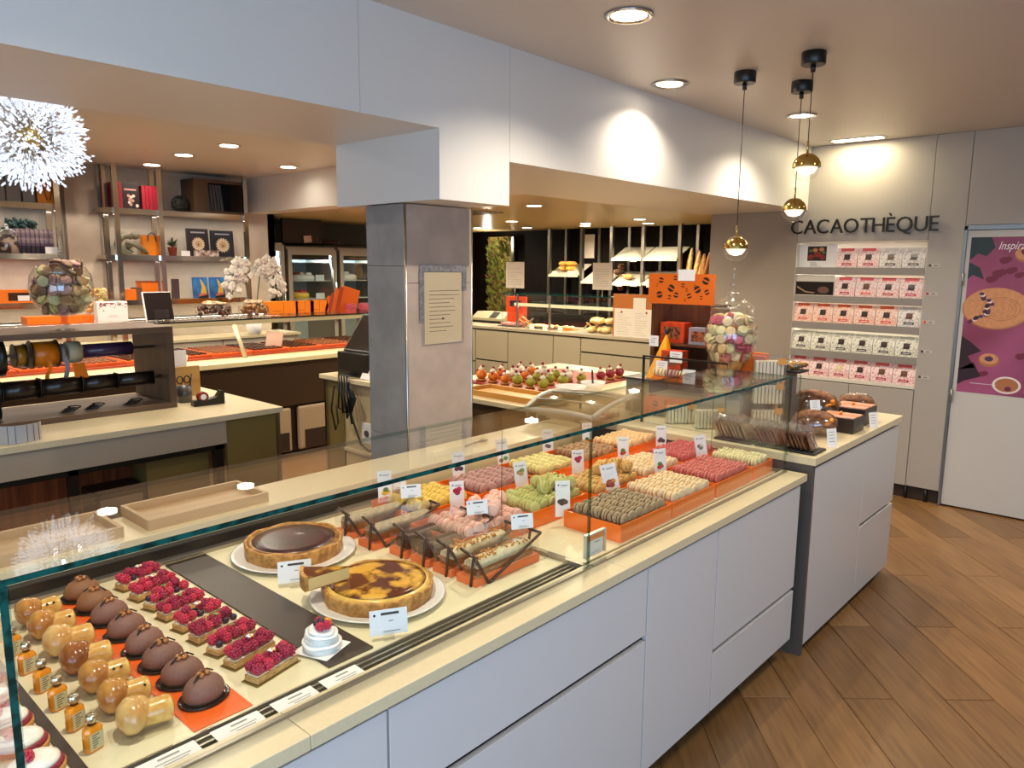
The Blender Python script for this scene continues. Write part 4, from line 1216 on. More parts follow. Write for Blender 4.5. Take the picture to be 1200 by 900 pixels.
# crest: a thin board with pierced ovals (each oval a ring of quads so that one sees through)
cz0, cz1 = 1.528, 1.692
W_, H_ = ya - yb + .02, cz1 - cz0
me = MB(); Tc = TX(sx0 - .012, ya + .01, cz0, FX)
holes = [(.20, .78, .10, .16, .1), (.36, .52, .14, .22, .5), (.14, .62, .045, .05, .2), (.18, .30, .13, .20, -.2), (.34, .22, .07, .11, .1), (.44, .30, .10, .15, .2), (.42, .86, .08, .10, 0), (.54, .62, .09, .09, .1), (.60, .48, .05, .07, 0), (.64, .28, .10, .13, -.3), (.72, .60, .05, .05, .3),
         (.76, .50, .13, .22, -.5), (.88, .78, .14, .22, .4), (.90, .42, .10, .14, -.4), (.82, .24, .06, .08, 0), (.58, .14, .05, .05, 0)]
board = MB().prism(rect(0, 0, W_, H_), 0, .012, 0, Tc)
bo = board.build('crest', mat('orange_lacquered_wood', '#e06a18', .35), wsd, bevel=.002)
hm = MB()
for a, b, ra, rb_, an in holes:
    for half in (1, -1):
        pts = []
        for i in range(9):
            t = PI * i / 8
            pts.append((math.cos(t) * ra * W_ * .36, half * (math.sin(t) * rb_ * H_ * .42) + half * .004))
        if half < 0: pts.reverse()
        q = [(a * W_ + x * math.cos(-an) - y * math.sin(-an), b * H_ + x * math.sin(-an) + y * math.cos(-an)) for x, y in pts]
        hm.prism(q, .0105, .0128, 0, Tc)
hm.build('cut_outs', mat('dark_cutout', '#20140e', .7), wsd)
tag(MB().box(sx0 - .028, sx0 - .0265, ya - .275, ya - .175, 1.655, 1.715).build('price_card', CARD), 'white card clipped on the orange crest', 'card')
# things in and before the stand
def pouch_card(x, y0, z0, w_, h_, lab, rz=0.0, m=CARD):
    T = Matrix.Translation((x, y0, z0)) @ Matrix.Rotation(rz, 4, 'Z') @ FX
    o = MB().box(0, w_, 0, h_, 0, .0012, 0, T).build('price_card', m)
    p = MB(); T2 = T @ Matrix.Translation((0, 0, .0015))
    for k in range(3):
        p.flat([(w_ * .2, h_ * (.72 - k * .2), 0), (w_ * (.8 - .1 * k), h_ * (.72 - k * .2), 0), (w_ * (.8 - .1 * k), h_ * (.77 - k * .2), 0), (w_ * .2, h_ * (.77 - k * .2), 0)], 0, T2)
    p.build('print', GREYINK, o)
    return tag(o, lab, 'card')
YEL = mat('yellow_pyramid_card', '#f0a414', .4)
py = thing('yellow_pyramid_box', 'yellow pyramid shaped gift box in front of the walnut stand', 'box', (3.60, 2.125, JZ + .0005))
pb = .062
MB().add([(-pb, -pb, 0), (pb, -pb, 0), (pb, pb, 0), (-pb, pb, 0), (.012, -.02, .255)], [(3, 2, 1, 0), (0, 1, 4), (1, 2, 4), (2, 3, 4), (3, 0, 4)], [0, 0, 0, 0, 0]).build('pyramid', YEL, py, local=True)
MB().ball((.012, -.02, .258), (.012, .012, .02), 8, 6).build('black_bow', BLACK, py, local=True)
pouch_card(3.53, 2.165, JZ + .18, .058, .058, 'white card standing before the yellow pyramid', 0)
REDBOX = mat('red_orange_box', '#c8401a', .35, noise=.2, scale=30)
def small_box(x0, x1, y0, y1, z0, z1, m, lab, cat='box', name='gift_box', wm=None):
    r = thing(name, lab, cat, ((x0 + x1) / 2, (y0 + y1) / 2, z0))
    MB().box(x0, x1, y0, y1, z0, z1).build('box', m, r, bevel=.0015)
    if wm is not None:
        MB().box(x0 - .0012, x0 - .0002, y0 + (y1 - y0) * .15, y1 - (y1 - y0) * .15, z0 + (z1 - z0) * .2, z0 + (z1 - z0) * .8).build('window', wm, r)
    return r
DPIC = mat('dark_food_print', '#4a2418', .3, col2='#a8623a', scale=45)
small_box(3.70, 3.80, 2.05, 2.20, sz0 + .188, sz0 + .30, REDBOX, 'red orange box on the upper shelf of the walnut stand', wm=DPIC)
small_box(3.68, 3.76, 1.90, 2.01, sz0 + .188, sz0 + .28, mat('grey_box', '#8f8a92', .5), 'grey box on the upper shelf of the walnut stand, right side', wm=DPIC)
small_box(3.55, 3.63, 1.98, 2.10, JZ + .06, JZ + .16, REDBOX, 'red orange gift box with food picture in front of the stand', wm=DPIC)
small_box(3.55, 3.64, 1.98, 2.10, JZ + .0005, JZ + .0595, mat('dark_choc_box', '#3a1f1a', .3), 'dark chocolate box under the red orange gift box')
pouch_card(3.54, 2.04, JZ + .10, .075, .06, 'white price card on the red orange gift box')
pouch_card(3.535, 2.12, JZ + .045, .066, .058, 'white price card before the dark chocolate box', .15)
for k, (y, cm, cap) in enumerate(((2.09, 'cream', 'cream'), (2.01, 'mauve', 'pink'), (1.93, 'ivory', 'ivory'))):
    r = thing('macaron_pack', 'small clear pack of %s macarons on an orange base before the stand' % cap, 'pack', (3.525, y, JZ + .0005))
    MB().box(-.022, .022, -.036, .036, 0, .018).build('orange_base', ORANGE, r, local=True, bevel=.001)
    for q in range(3):
        mm = mac_shells(10).build('sweet', MATS['macaron_' + cm], r, local=True)
        mm.rotation_euler = (PI / 2, 0, .1 * q); mm.location = (0, -.024 + q * .024, .041)
pouch_card(3.50, 1.935, JZ + .0005, .07, .075, 'grey white price card at the foot of the lidded jar', .1)
oc = thing('orange_carton', 'flat orange carton standing behind the lidded jar', 'carton', (3.86, 1.68, JZ + .0005))
MB().box(3.85, 3.87, 1.63, 1.84, JZ + .0005, JZ + .155).build('carton', ORANGE, oc, bevel=.001)
MB().box(3.83, 3.8498, 1.63, 1.80, JZ + .0005, JZ + .14).build('flap', mat('orange_flap', '#f07a26', .45), oc)

# marshmallow boxes: clear boxes with striped sticks
STK = {'white': mat('marsh_white', '#e3d8bf', .6), 'green': mat('marsh_green', '#d2d3b4', .6), 'pink': mat('marsh_pink', '#e2cdb8', .6)}
def marsh(x, y, z, kinds, lab, L=.155, W=.055, H=.125, rz=-.35):
    r = thing('marshmallow_box', lab, 'box', (x, y, z + .0005), rz, 'clear boxes of marshmallow sticks')
    n = 8
    for k in range(n):
        MB().box(-L / 2 + .006 + k * (L - .012) / n, -L / 2 + .004 + (k + .88) * (L - .012) / n, -W / 2 + .005, W / 2 - .005, .004, H - .03).build('stick', STK[kinds[k % len(kinds)]], r, local=True, bevel=.003)
    c_ = MB()
    for yy in (-W / 2, W / 2): c_.box(-L / 2, L / 2, yy - .0004, yy + .0004, 0, H)
    for xx in (-L / 2, L / 2): c_.box(xx - .0004, xx + .0004, -W / 2, W / 2, 0, H)
    c_.box(-L / 2, L / 2, -W / 2, W / 2, H - .0005, H).box(-L / 2, L / 2, -W / 2, W / 2, .0, .002)
    c_.build('clear_box', CLEAR, r, local=True)
    MB().box(L / 2 - .045, L / 2 - .008, -W / 2 - .0012, -W / 2 - .0006, H * .62, H * .88).build('sticker', mat('amber_sticker', '#c98a3c', .5), r, local=True)
    return r
marsh(3.43, 1.90, CT, ['white', 'white', 'green'], 'clear box of white marshmallow sticks on the counter, left of three behind the glass', rz=-.75)
marsh(3.42, 1.73, CT, ['green', 'white'], 'clear box of green and white marshmallow sticks beside the glass screen', rz=-.75)
marsh(3.62, 1.52, CT, ['white', 'white', 'pink'], 'bottom one of the stacked clear boxes of marshmallow sticks', rz=-.85)
marsh(3.62, 1.52, CT + .126, ['white', 'pink'], 'middle one of the stacked clear boxes of marshmallow sticks', rz=-.85)
marsh(3.62, 1.52, CT + .252, ['white', 'pink', 'white'], 'topmost of the stacked clear boxes of marshmallow sticks under the jar', rz=-.85)

# brown gift box with orange bow, plate of wrapped biscuits on top
gbx = small_box(3.80, 3.92, 1.49, 1.60, CT + .0005, CT + .27, mat('brown_box', '#4a3a2e', .4), 'dark brown gift box with orange bow behind the glass corner', name='gift_box')
MB().box(3.7985, 3.7995, 1.535, 1.55, CT + .001, CT + .27).tube([(3.795, 1.54, CT + .16), (3.78, 1.52, CT + .20), (3.78, 1.50, CT + .235)], .006, 6).build('bow', mat('orange_ribbon', '#e08a1a', .35), gbx)
tr_ = thing('biscuit_platter', 'dark tray of golden wrapped biscuits on the brown gift box, left of the cocoa shelves', 'platter', (3.86, 1.53, CT + .2712))
MB().box(-.06, .06, -.10, .10, 0, .012).build('tray', BLACK, tr_, local=True, bevel=.003)
rr = random.Random(2)
GOLDEN = mat('golden_biscuit', '#b98b4e', .5, noise=.3, scale=60); 
for k in range(14):
    o = MB().lathe([(.022, 0), (.026, .004), (.022, .010), (.0001, .012)], 10).build('biscuit', GOLDEN, tr_, local=True)
    o.location = (rr.uniform(-.035, .035), -.08 + k * .0118, .026 + rr.uniform(0, .008)); o.rotation_euler = (rr.uniform(.5, 1.0), rr.uniform(-.4, .4), rr.uniform(0, 3))
cl = MB().ball((0, 0, .03), (.058, .095, .030), 16, 6, bump=.12, rng=rr); cl.build('wrapping', CELLO, tr_, local=True)

# cellophane packs of biscuits standing in rows on black trays
BISC = mat('chocolate_biscuit', '#80502f', .55, noise=.35, scale=50); BISC2 = mat('pale_biscuit', '#a98a5e', .55, noise=.25, scale=50)
def mk_pack(m, seed):
    rr = random.Random(seed)
    r = thing('biscuit_pack', '', 'biscuit pack')
    MB().box(-.0045, .0045, -.043, .043, .004, .078).build('biscuit', m, r, local=True, bevel=.004)
    b = MB(); n = 5
    def sheet(x, s):
        v = []
        for i in range(n + 1):
            for j in range(n + 1):
                yy = -.055 + .11 * i / n; zz = .11 * j / n
                v.append((x + s * rr.uniform(-.003, .005) * (1 if 0 < i < n else .2), yy * (1 - .12 * max(0, j - 3) / 2) + rr.uniform(-.002, .002), .002 + zz + (rr.uniform(-.006, .012) if j == n else 0)))
        b.add(v, [(i * (n + 1) + j, (i + 1) * (n + 1) + j, (i + 1) * (n + 1) + j + 1, i * (n + 1) + j + 1) for i in range(n) for j in range(n)], 0, False)
    sheet(-.0085, -1); sheet(.0085, 1)
    b.build('cellophane', CELLO, r, local=True)
    k = MB(); k.ball((0, .0, .100), (.014, .036, .014), 9, 5, bump=.45, rng=rr).build('twist', CELLO, r, local=True)
    return r
PK = [Proto(mk_pack(BISC, 1)), Proto(mk_pack(BISC, 2))]; PK2 = [Proto(mk_pack(BISC2, 3)), Proto(mk_pack(BISC2, 4))]
tag(MB().box(3.215, 3.36, 1.125, 1.40, CT + .0005, CT + .010).build('black_tray', BLACK, bevel=.003), 'black tray under the chocolate biscuit packs at the front edge of the side counter', 'tray')
tag(MB().box(3.215, 3.36, 1.415, 1.60, CT + .0005, CT + .010).build('black_tray', BLACK, bevel=.003), 'black tray under the paler biscuit packs behind the end pane', 'tray')
for i in range(13):
    PK[i % 2].place((3.288 + R_.uniform(-.006, .006), 1.150 + i * .0195, CT + .0105), (R_.uniform(-.06, .06), .46 + R_.uniform(-.10, .10), PI / 2 + R_.uniform(-.14, .14)),
                    'wrapped chocolate biscuit pack in the front row on the side counter, %s' % ('rightmost' if i == 0 else 'leftmost' if i == 12 else NTH[i] + ' from the right'), 'chocolate biscuit packs in the front row')
for i in range(9):
    PK2[i % 2].place((3.288 + R_.uniform(-.006, .006), 1.435 + i * .0185, CT + .0105), (R_.uniform(-.06, .06), .50 + R_.uniform(-.12, .12), PI / 2 + R_.uniform(-.16, .16)),
                     'wrapped paler biscuit pack in the row behind the end pane, %s' % ('rightmost' if i == 0 else 'leftmost' if i == 8 else NTH[i] + ' from the right'), 'pale biscuit packs behind the pane')
def tall_card(x, y, z, w_, h_, lab, rz=-.5):
    r = thing('price_card', lab, 'price card', (x, y, z), rz)
    T = Matrix.Rotation(-.2, 4, 'X') @ Matrix.Translation((-w_ / 2, 0, 0)) @ FY
    c_ = MB().box(0, w_, 0, h_, -.0008, 0, 0, T).build('card', CARD, r, local=True)
    p = MB(); T2 = T @ Matrix.Translation((0, 0, .0003))
    for k in range(4):
        p.flat([(w_ * .2, h_ * (.8 - .17 * k), 0), (w_ * .75, h_ * (.8 - .17 * k), 0), (w_ * .75, h_ * (.83 - .17 * k), 0), (w_ * .2, h_ * (.83 - .17 * k), 0)], 0, T2)
    p.build('print', GREYINK, c_, local=True)
    return r
tall_card(3.44, 1.125, CT + .001, .055, .085, 'white price card in front of the chocolate biscuit packs')
tall_card(4.02, 1.118, CT + .001, .055, .08, 'white price card in front of the flat gift boxes')
tall_card(3.60, 1.27, CT + .13, .06, .05, 'white card lying on the brown ribboned box at the back')
# flat gift boxes and wrapped cakes with orange ribbon
PINKB = mat('peach_box_lid', '#c98f78', .4, noise=.15, scale=30); DKB = mat('dark_gift_box', '#2c211c', .35)
def gift(x, y, L, W, H, lab, rz=0.0, lid=PINKB):
    r = thing('gift_box', lab, 'gift box', (x, y, CT + .0005), rz)
    MB().box(-L / 2, L / 2, -W / 2, W / 2, 0, H).build('box', DKB, r, local=True, bevel=.002)
    MB().box(-L / 2 + .006, L / 2 - .006, -W / 2 + .006, W / 2 - .006, H + .0002, H + .003).build('lid_print', lid, r, local=True)
    MB().box(-.006, .006, -W / 2 - .001, W / 2 + .001, H + .0035, H + .005).ball((0, 0, H + .012), (.02, .008, .008), 8, 5).build('ribbon', mat('orange_ribbon', '#e08a1a', .35), r, local=True)
    return r
gift(3.86, 1.235, .16, .18, .075, 'low dark gift box with peach lid, front one near the counter edge')
gift(4.13, 1.26, .20, .18, .085, 'low dark gift box with peach lid, behind the first one')
def wrapped(x, y, r0, lab, tilt, rz, rib=True, base=.0):
    r = thing('wrapped_cake', lab, 'wrapped cake', (x, y, CT + .0005 + base), rz)
    b = MB().lathe([(r0 * .92, 0), (r0, .01), (r0, .035), (r0 * .9, .045), (.0001, .05)], 24, 0, Matrix.Translation((0, 0, r0 * .62)) @ Matrix.Rotation(tilt, 4, 'Y') @ Matrix.Translation((0, 0, -.02)), sy=1.15)
    b.build('cake', BISC, r, local=True)
    w2 = MB().ball((0, 0, r0 * .66), (r0 * .95, r0 * 1.22, r0 * .72), 16, 8, bump=.10, rng=random.Random(int(x * 100)))
    w2.build('wrapping', CELLO, r, local=True)
    if rib:
        MB().tube([(-r0 * .7, -r0 * .6, r0 * .8), (-r0 * .4, -r0 * .9, r0 * .9), (-r0 * .1, -r0 * .7, r0 * 1.1)], .008, 6).ball((-r0 * .4, -r0 * .85, r0 * 1.0), (.022, .014, .012), 8, 5).build('orange_bow', mat('orange_ribbon', '#e08a1a', .35), r, local=True)
    return r
wrapped(3.62, 1.28, .09, 'round wrapped chocolate cake with orange bow leaning behind the biscuit packs', .9, .3)
wrapped(4.02, 1.43, .115, 'big oval wrapped cake with orange bow standing in the middle of the side counter', .95, .2)
wrapped(4.25, 1.45, .07, 'small wrapped chocolate cake without bow at the back of the side counter', .7, .4, False)
wrapped(4.36, 1.32, .085, 'wrapped chocolate cake in shiny foil at the far end of the side counter', .6, .3, False)
# ================================================================== cocoa wall: lettering, pouches, poster; pendants
LETM = mat('black_letter', '#151313', .35)
sg = thing('wall_lettering', 'raised black letters reading CACAOTHÈQUE above the lit shelves', 'sign', (XW, 1.91, 2.0))
gl = []; x = 0.0
for ch in 'CACAOTHÈQUE':
    v, f = text_verts(ch, .15, .008)
    xs = [p[0] for p in v]; a, b = min(xs), max(xs)
    gl.append((v, f, x - a)); x += (b - a) + (.012 if ch not in 'AT' else .004)
tot = x - .012; yL, yR = 2.439, 1.376; sx = (yL - yR) / tot
capH = max(p[1] for p in gl[-1][0])
for v, f, dx in gl:
    T = TX(XW - .022, yL, 2.002)
    MB().add([((p[0] + dx) * sx, p[1] * .107 / capH, p[2]) for p in v], f, 0, False, T).build('letter', LETM, sg)

def pat(name, base, leaf, sc=70):
    return mat(name, base, .45, col2=leaf, scale=sc, lo=.50, hi=.54)
PB = {'pink': pat('pouch_pink', '#f0dcd6', '#e2aeaa'), 'peach': pat('pouch_peach', '#f3d6c6', '#eba98e'), 'grey': pat('pouch_grey', '#ece6de', '#c4bab0'), 'olive': pat('pouch_olive', '#e9e6d8', '#bdba9f'), 'rose': pat('pouch_rose', '#f2dcd8', '#e2a39f')}
BAND = {'pink': mat('band_pink', '#e0575a', .5), 'peach': mat('band_peach', '#ee6a3c', .5), 'grey': mat('band_grey', '#d8cfc6', .5), 'olive': mat('band_olive', '#c9c9b4', .5), 'rose': mat('band_rose', '#e0605a', .5)}
LBL = {'red': mat('strip_red', '#b3203a', .5), 'orange': mat('strip_orange', '#dd4a2c', .5), 'dark': mat('strip_dark', '#4a3f3c', .5)}
WIN = {'dark': mat('window_dark', '#3a2a28', .3, noise=.5, scale=120), 'tan': mat('window_tan', '#8a5f30', .3, noise=.3, scale=120), 'cream': mat('window_cream', '#e0cf9c', .3, noise=.2, scale=120), 'mid': mat('window_mid', '#6a4634', .3, noise=.4, scale=120)}
PNAME = {'pink': 'pink', 'peach': 'orange topped', 'grey': 'grey', 'olive': 'pale green', 'rose': 'rose'}
ROWN = ['top', 'second', 'third', 'fourth', 'bottom']
def pouch(y, z, kind, lbl, win, lab, w_=.154, h_=.152, xo=.012):
    r = thing('chocolate_pouch', lab, 'pouch', (XW + xo + .03, y, z + .0005), 0, 'chocolate pouches on the lit shelves')
    hw = w_ / 2
    b = MB()
    prof = [(-.028, 0), (-.030, .02), (-.026, .07), (-.012, h_ * .8), (-.003, h_), (.003, h_), (.012, h_ * .8), (.022, .07), (.026, .02), (.024, 0)]
    n = len(prof); v = []
    for s_, k in ((-1, 1), (1, 1)):
        v += [(px, s_ * hw * (1 if z_ > .01 else .97), z_) for px, z_ in prof]
    b.add(v, [tuple(range(n)), tuple(range(2 * n - 1, n - 1, -1))] + [(i, n + i, n + (i + 1) % n, (i + 1) % n) for i in range(n)], 0)
    b.build('bag', PB[kind], r, local=True)
    def face(z0, z1, y0, y1, off=.0016):
        def fx(zz):
            for (xa, za), (xb, zb) in zip(prof, prof[1:5]):
                if za <= zz <= zb: return xa + (xb - xa) * (zz - za) / (zb - za)
            return prof[4][0]
        q = MB(); zz = [z0, (z0 + z1) / 2, z1]
        v = [(fx(k) - off, s_, k) for k in zz for s_ in (y1, y0)]
        return q.add(v, [(0, 1, 3, 2), (2, 3, 5, 4)])
    face(h_ * .84, h_ * .985, -hw * .62, hw * .66).build('top_band', BAND[kind], r, local=True)
    face(h_ * .40, h_ * .68, -hw * .30, hw * .28).build('window', WIN[win], r, local=True)
    lb = face(h_ * .13, h_ * .25, -hw * .5, hw * .42).build('name_strip', LBL[lbl], r, local=True)
    face(h_ * .17, h_ * .195, -hw * .36, hw * .28, .002).build('print', CARD, lb, local=True)
    return r
yl = 2.375
rows = [[('pink', 'red', 'dark')] * 2 + [('grey', 'dark', 'mid')] + [('grey', 'dark', 'dark')],
        [('pink', 'red', 'dark'), ('pink', 'orange', 'mid'), ('pink', 'red', 'dark'), ('pink', 'red', 'dark')],
        [('peach', 'orange', 'dark')] * 5 + [('grey', 'dark', 'mid')],
        [('olive', 'dark', 'dark')] * 6,
        [('rose', 'red', 'tan'), ('rose', 'red', 'dark'), ('rose', 'red', 'cream'), ('rose', 'red', 'dark'), ('rose', 'red', 'mid'), ('rose', 'red', 'mid')]]
for ri, row in enumerate(rows):
    n0 = 2 if len(row) == 4 else 0
    for ci, (k, l, wi) in enumerate(row):
        y = 2.392 - (n0 + ci + .5) * .158 + (.0 if n0 == 0 else .004)
        pl = 'leftmost' if ci == 0 else 'rightmost' if ci == len(row) - 1 else '%s from the left' % ords[ci]
        pouch(y, SHZ[ri] + (.004 if SHZ[ri] < .9 else .0), k, l, wi, '%s patterned chocolate pouch on the %s lit shelf, %s' % (PNAME[k], ROWN[ri], pl))
# photo stand and dark picture at the left of the two upper shelves
ps = thing('photo_stand', 'white framed picture of food on the top lit shelf, far left', 'picture', (XW + .05, 2.235, SHZ[0] + .0005))
MB().box(XW + .05, XW + .056, 2.085, 2.388, SHZ[0] + .0005, SHZ[0] + .185).build('board', CARD, ps)
FP = [mat('food_red', '#8a2a22', .5, noise=.4, scale=60), mat('food_dark', '#2a1a18', .5), mat('food_tan', '#c98a5a', .5), mat('food_green', '#5b6a3a', .5)]
p = MB(); T = TX(XW + .0495, 2.32, SHZ[0] + .055)
p.flat([(0, 0, 0), (.15, 0, 0), (.15, .115, 0), (0, .115, 0)], 1, T)
for a, b, c_, m in ((.03, .03, .025, 0), (.08, .05, .03, 0), (.12, .03, .022, 0), (.06, .085, .02, 2), (.11, .09, .02, 2), (.025, .08, .016, 3), (.14 - .012, .065, .014, 3)):
    p.flat([(x_, y_, .0004) for x_, y_ in disc_pts(a, b, c_, c_ * .8, 10)], m, T)
p.build('print', FP, ps)
cap_lines(MB(), .12, .04, 4, 0, 0, TX(XW + .0495, 2.31, SHZ[0] + .008), fill=(.5, .95)).build('print', GREYINK, ps)
dp = thing('picture_box', 'dark photograph of cocoa in a white box on the second lit shelf, far left', 'picture', (XW + .05, 2.235, SHZ[1] + .0005))
MB().box(XW + .02, XW + .26, 2.085, 2.388, SHZ[1] + .0005, SHZ[1] + .165).build('box', RECM, dp, bevel=.002)
p = MB(); T = TX(XW + .019, 2.385, SHZ[1] + .008)
p.flat([(0, 0, 0), (.298, 0, 0), (.298, .105, 0), (0, .105, 0)], 0, T)
p.flat([(.01, .055, .0004), (.08, .018, .0004), (.15, .012, .0004), (.15, .02, .0004), (.08, .028, .0004), (.012, .068, .0004)], 1, T)
p.flat([(x_, y_, .0004) for x_, y_ in disc_pts(.22, .04, .045, .028, 14)], 2, T)
p.build('print', [mat('cocoa_black', '#140e0d', .35), mat('cocoa_tan', '#a4886a', .5), mat('cocoa_skin', '#6e4a40', .5)], dp)
# small square tags on the wall beside the shelves
for i, (z, m) in enumerate(((1.757, 'dark'), (1.553, 'red'), (1.347, 'orange'), (1.13, 'dark'), (.94, 'dark'))):
    r = thing('shelf_tag', 'small printed tag on the wall right of the %s lit shelf' % ROWN[i], 'tag', (XW - .002, 1.405, z))
    MB().box(XW - .002, XW - .0005, 1.345, 1.425, z - .012, z + .012).build('plate', mat('tag_grey', '#bdb7ae', .5), r)
    MB().box(XW - .0026, XW - .0021, 1.402, 1.42, z - .009, z + .009).build('square', LBL[m], r)
    MB().box(XW - .0026, XW - .0021, 1.36, 1.385, z - .003, z + .002).build('print', INK, r)

# poster on the door
PO = thing('poster', 'purple pastry poster with cakes and fruit on the white door', 'poster', (XW - .004, .80, 1.4))
py0, py1, pz0, pz1 = 1.165, .52, .862, 1.952
Wp, Hp = py0 - py1, pz1 - pz0
PT = TX(XW - .0035, py0, pz0)
MB().box(0, Wp, 0, Hp, -.001, 0, 0, PT).build('sheet', mat('poster_plum', '#7d3350', .4, col2='#a05078', scale=2.2, lo=.35, hi=.7), PO)
pm = [mat('poster_cake', '#c98d60', .5, noise=.08, scale=40), mat('poster_cake_line', '#a86a44', .5), mat('poster_leaf', '#22343a', .5), mat('poster_fruit', '#6d1f3a', .5), mat('poster_violet', '#4a2f55', .5), mat('poster_white', '#e3d8d4', .5), mat('poster_dark', '#2a1220', .5), mat('poster_pinkdot', '#c8507a', .5)]
p = MB()
def el(cx, cy, rx, ry, m, z, n=28):
    p.flat([(x_, y_, z) for x_, y_ in disc_pts(cx, cy, rx, ry, n)], m, PT)
k = Hp
# big tart left, rings
el(.19, .60, .205, .145, 1, .0002); el(.19, .605, .20, .14, 0, .0004)
for i, rr_ in enumerate((.8, .64, .48, .32, .16)):
    el(.22, .60, .13 * rr_ * 1.1, .092 * rr_ * 1.1, 1, .0005 + i * .0002); el(.22, .60, .125 * rr_ * 1.1, .088 * rr_ * 1.1, 0, .0006 + i * .0002)
rr = random.Random(4)
for i in range(24):
    t = i / 23; el(.12 + .10 * math.sin(t * 2.8) - .07 + rr.uniform(-.02, .02), .50 + t * .20, .016, .012, [4, 3, 5, 4, 6][i % 5], .0018 + i * .00002, 8)
el(.34, .97, .075, .055, 1, .0004); el(.335, .978, .068, .045, 0, .0006); el(.325, .99, .025, .022, 3, .0008)
el(.18, .24, .062, .047, 1, .0004); el(.18, .25, .056, .038, 0, .0006); el(.18, .25, .026, .018, 4, .0008)
el(.52, .90, .14, .17, 5, .0003); el(.55, .89, .11, .13, 7, .0005); el(.56, .86, .05, .06, 3, .0007)
for i in range(16):
    el(.46 + rr.uniform(-.05, .10), .20 + rr.uniform(-.07, .12), .028, .024, [5, 3, 5, 4][i % 4], .0004 + i * .00003, 12)
el(.30, .075, .085, .06, 5, .0003); el(.30, .075, .07, .048, 1, .0005); el(.31, .05, .02, .016, 3, .0007)
for cx, cy, r_ in ((.18, .84, .035), (.14, .80, .03), (.25, .86, .028), (.30, .83, .025), (.21, .93, .03), (.40, .50, .03), (.36, .28, .028), (.15, .14, .024)):
    el(cx, cy, r_, r_ * .8, 3, .0003, 12); el(cx + r_ * .7, cy + r_ * .3, r_ * .8, r_ * .65, 3, .0005, 12)
for pts in ([(0, 1.09), (.12, 1.09), (.15, 1.02), (.10, .96), (.05, .98), (.0, .93)], [(0, .92), (.07, .88), (.10, .80), (.03, .83), (0, .80)], [(0, .40), (.06, .36), (.13, .30), (.05, .26), (.10, .18), (0, .16)], [(0, .16), (.09, .22), (.14, .12), (.04, .08), (0, .05)], [(.43, 1.09), (.50, 1.09), (.47, 1.05)]):
    p.flat([(x_, y_, .0003) for x_, y_ in pts], 2 if pts[0][1] > .5 else 6, PT)
p.build('print', pm, PO)
v, f = text_verts('Inspirations', .058, .0, .35)
MB().add([(a * 1.0 + .165, b * 1.35 + 1.005, .003) for a, b, _ in v], f, 0, False, PT).build('lettering', mat('poster_letter', '#efe6ea', .5), PO)
v, f = text_verts('Collection', .04, .0, .35)
MB().add([(a * 1.0 + .40, b + .095, .003) for a, b, _ in v], f, 0, False, PT).build('lettering', MATS['poster_letter'], PO)
tx = MB()
cap_lines(tx, .3, .05, 3, 0, .003, PT @ Matrix.Translation((.40, .03, 0)), x0=.02, fill=(.7, 1))
tx.build('print', MATS['poster_letter'], PO)
MB().flat([(.08, .068, .0022), (.24, .068, .0022), (.24, .071, .0022), (.08, .071, .0022)], 0, PT).build('line', MATS['poster_letter'], PO)

# pendants
GOLDM = mat('gold_mirror', '#d2b568', .10, 1.0); BULB = mat('lit_pearl', '#fff0dc', .3, emit=0.9)
for lab, x, y, zb in (('glass ball pendant with gold cap, left and lowest of three', 3.615, 1.73, 1.822), ('glass ball pendant with gold cap, middle one by the lettering', 3.98, 1.59, 2.03), ('glass ball pendant with gold cap, right and highest of three', 3.49, 1.35, 2.18)):
    r = thing('pendant_lamp', lab, 'pendant lamp', (x, y, CZ), 0, 'glass ball pendants')
    MB().lathe([(.05, -.055), (.053, -.052), (.053, -.003), (.05, 0)], 28, 0, Matrix.Translation((x, y, CZ))).cyl((x, y, CZ - .085), (x, y, CZ - .05), .011, 12).build('canopy', BLACK, r)
    MB().cyl((x, y, zb + .09), (x, y, CZ - .08), .0022, 8).build('cord', BLACK, r)
    R0 = .062
    MB().cyl((x, y, zb + R0 - .004), (x, y, zb + .115), .005, 10).build('stem', GOLDM, r)
    up = [(R0 * math.cos(a), R0 * math.sin(a)) for a in [i * PI / 2 / 9 for i in range(10)]]
    MB().lathe([(q, z) for q, z in up], 28, 0, Matrix.Translation((x, y, zb)), cap=False).build('gold_cap', GOLDM, r)
    dn = [(R0 * math.cos(a), R0 * math.sin(a)) for a in [-PI / 2 + i * PI / 2 / 9 for i in range(10)]]
    MB().lathe([(max(q, .0001), z) for q, z in dn] + [(R0 * .93, 0)], 28, 0, Matrix.Translation((x, y, zb)), cap=False).build('glass_bowl', GLASS, r)
    MB().lathe([(.0001, -.034), (.03, -.028), (.046, -.010), (.050, -.001), (.0001, -.0005)], 24, 0, Matrix.Translation((x, y, zb))).build('diffuser', BULB, r)
    point('pendant_glow', (x, y, zb - .045), 1.2, WARM, .03)

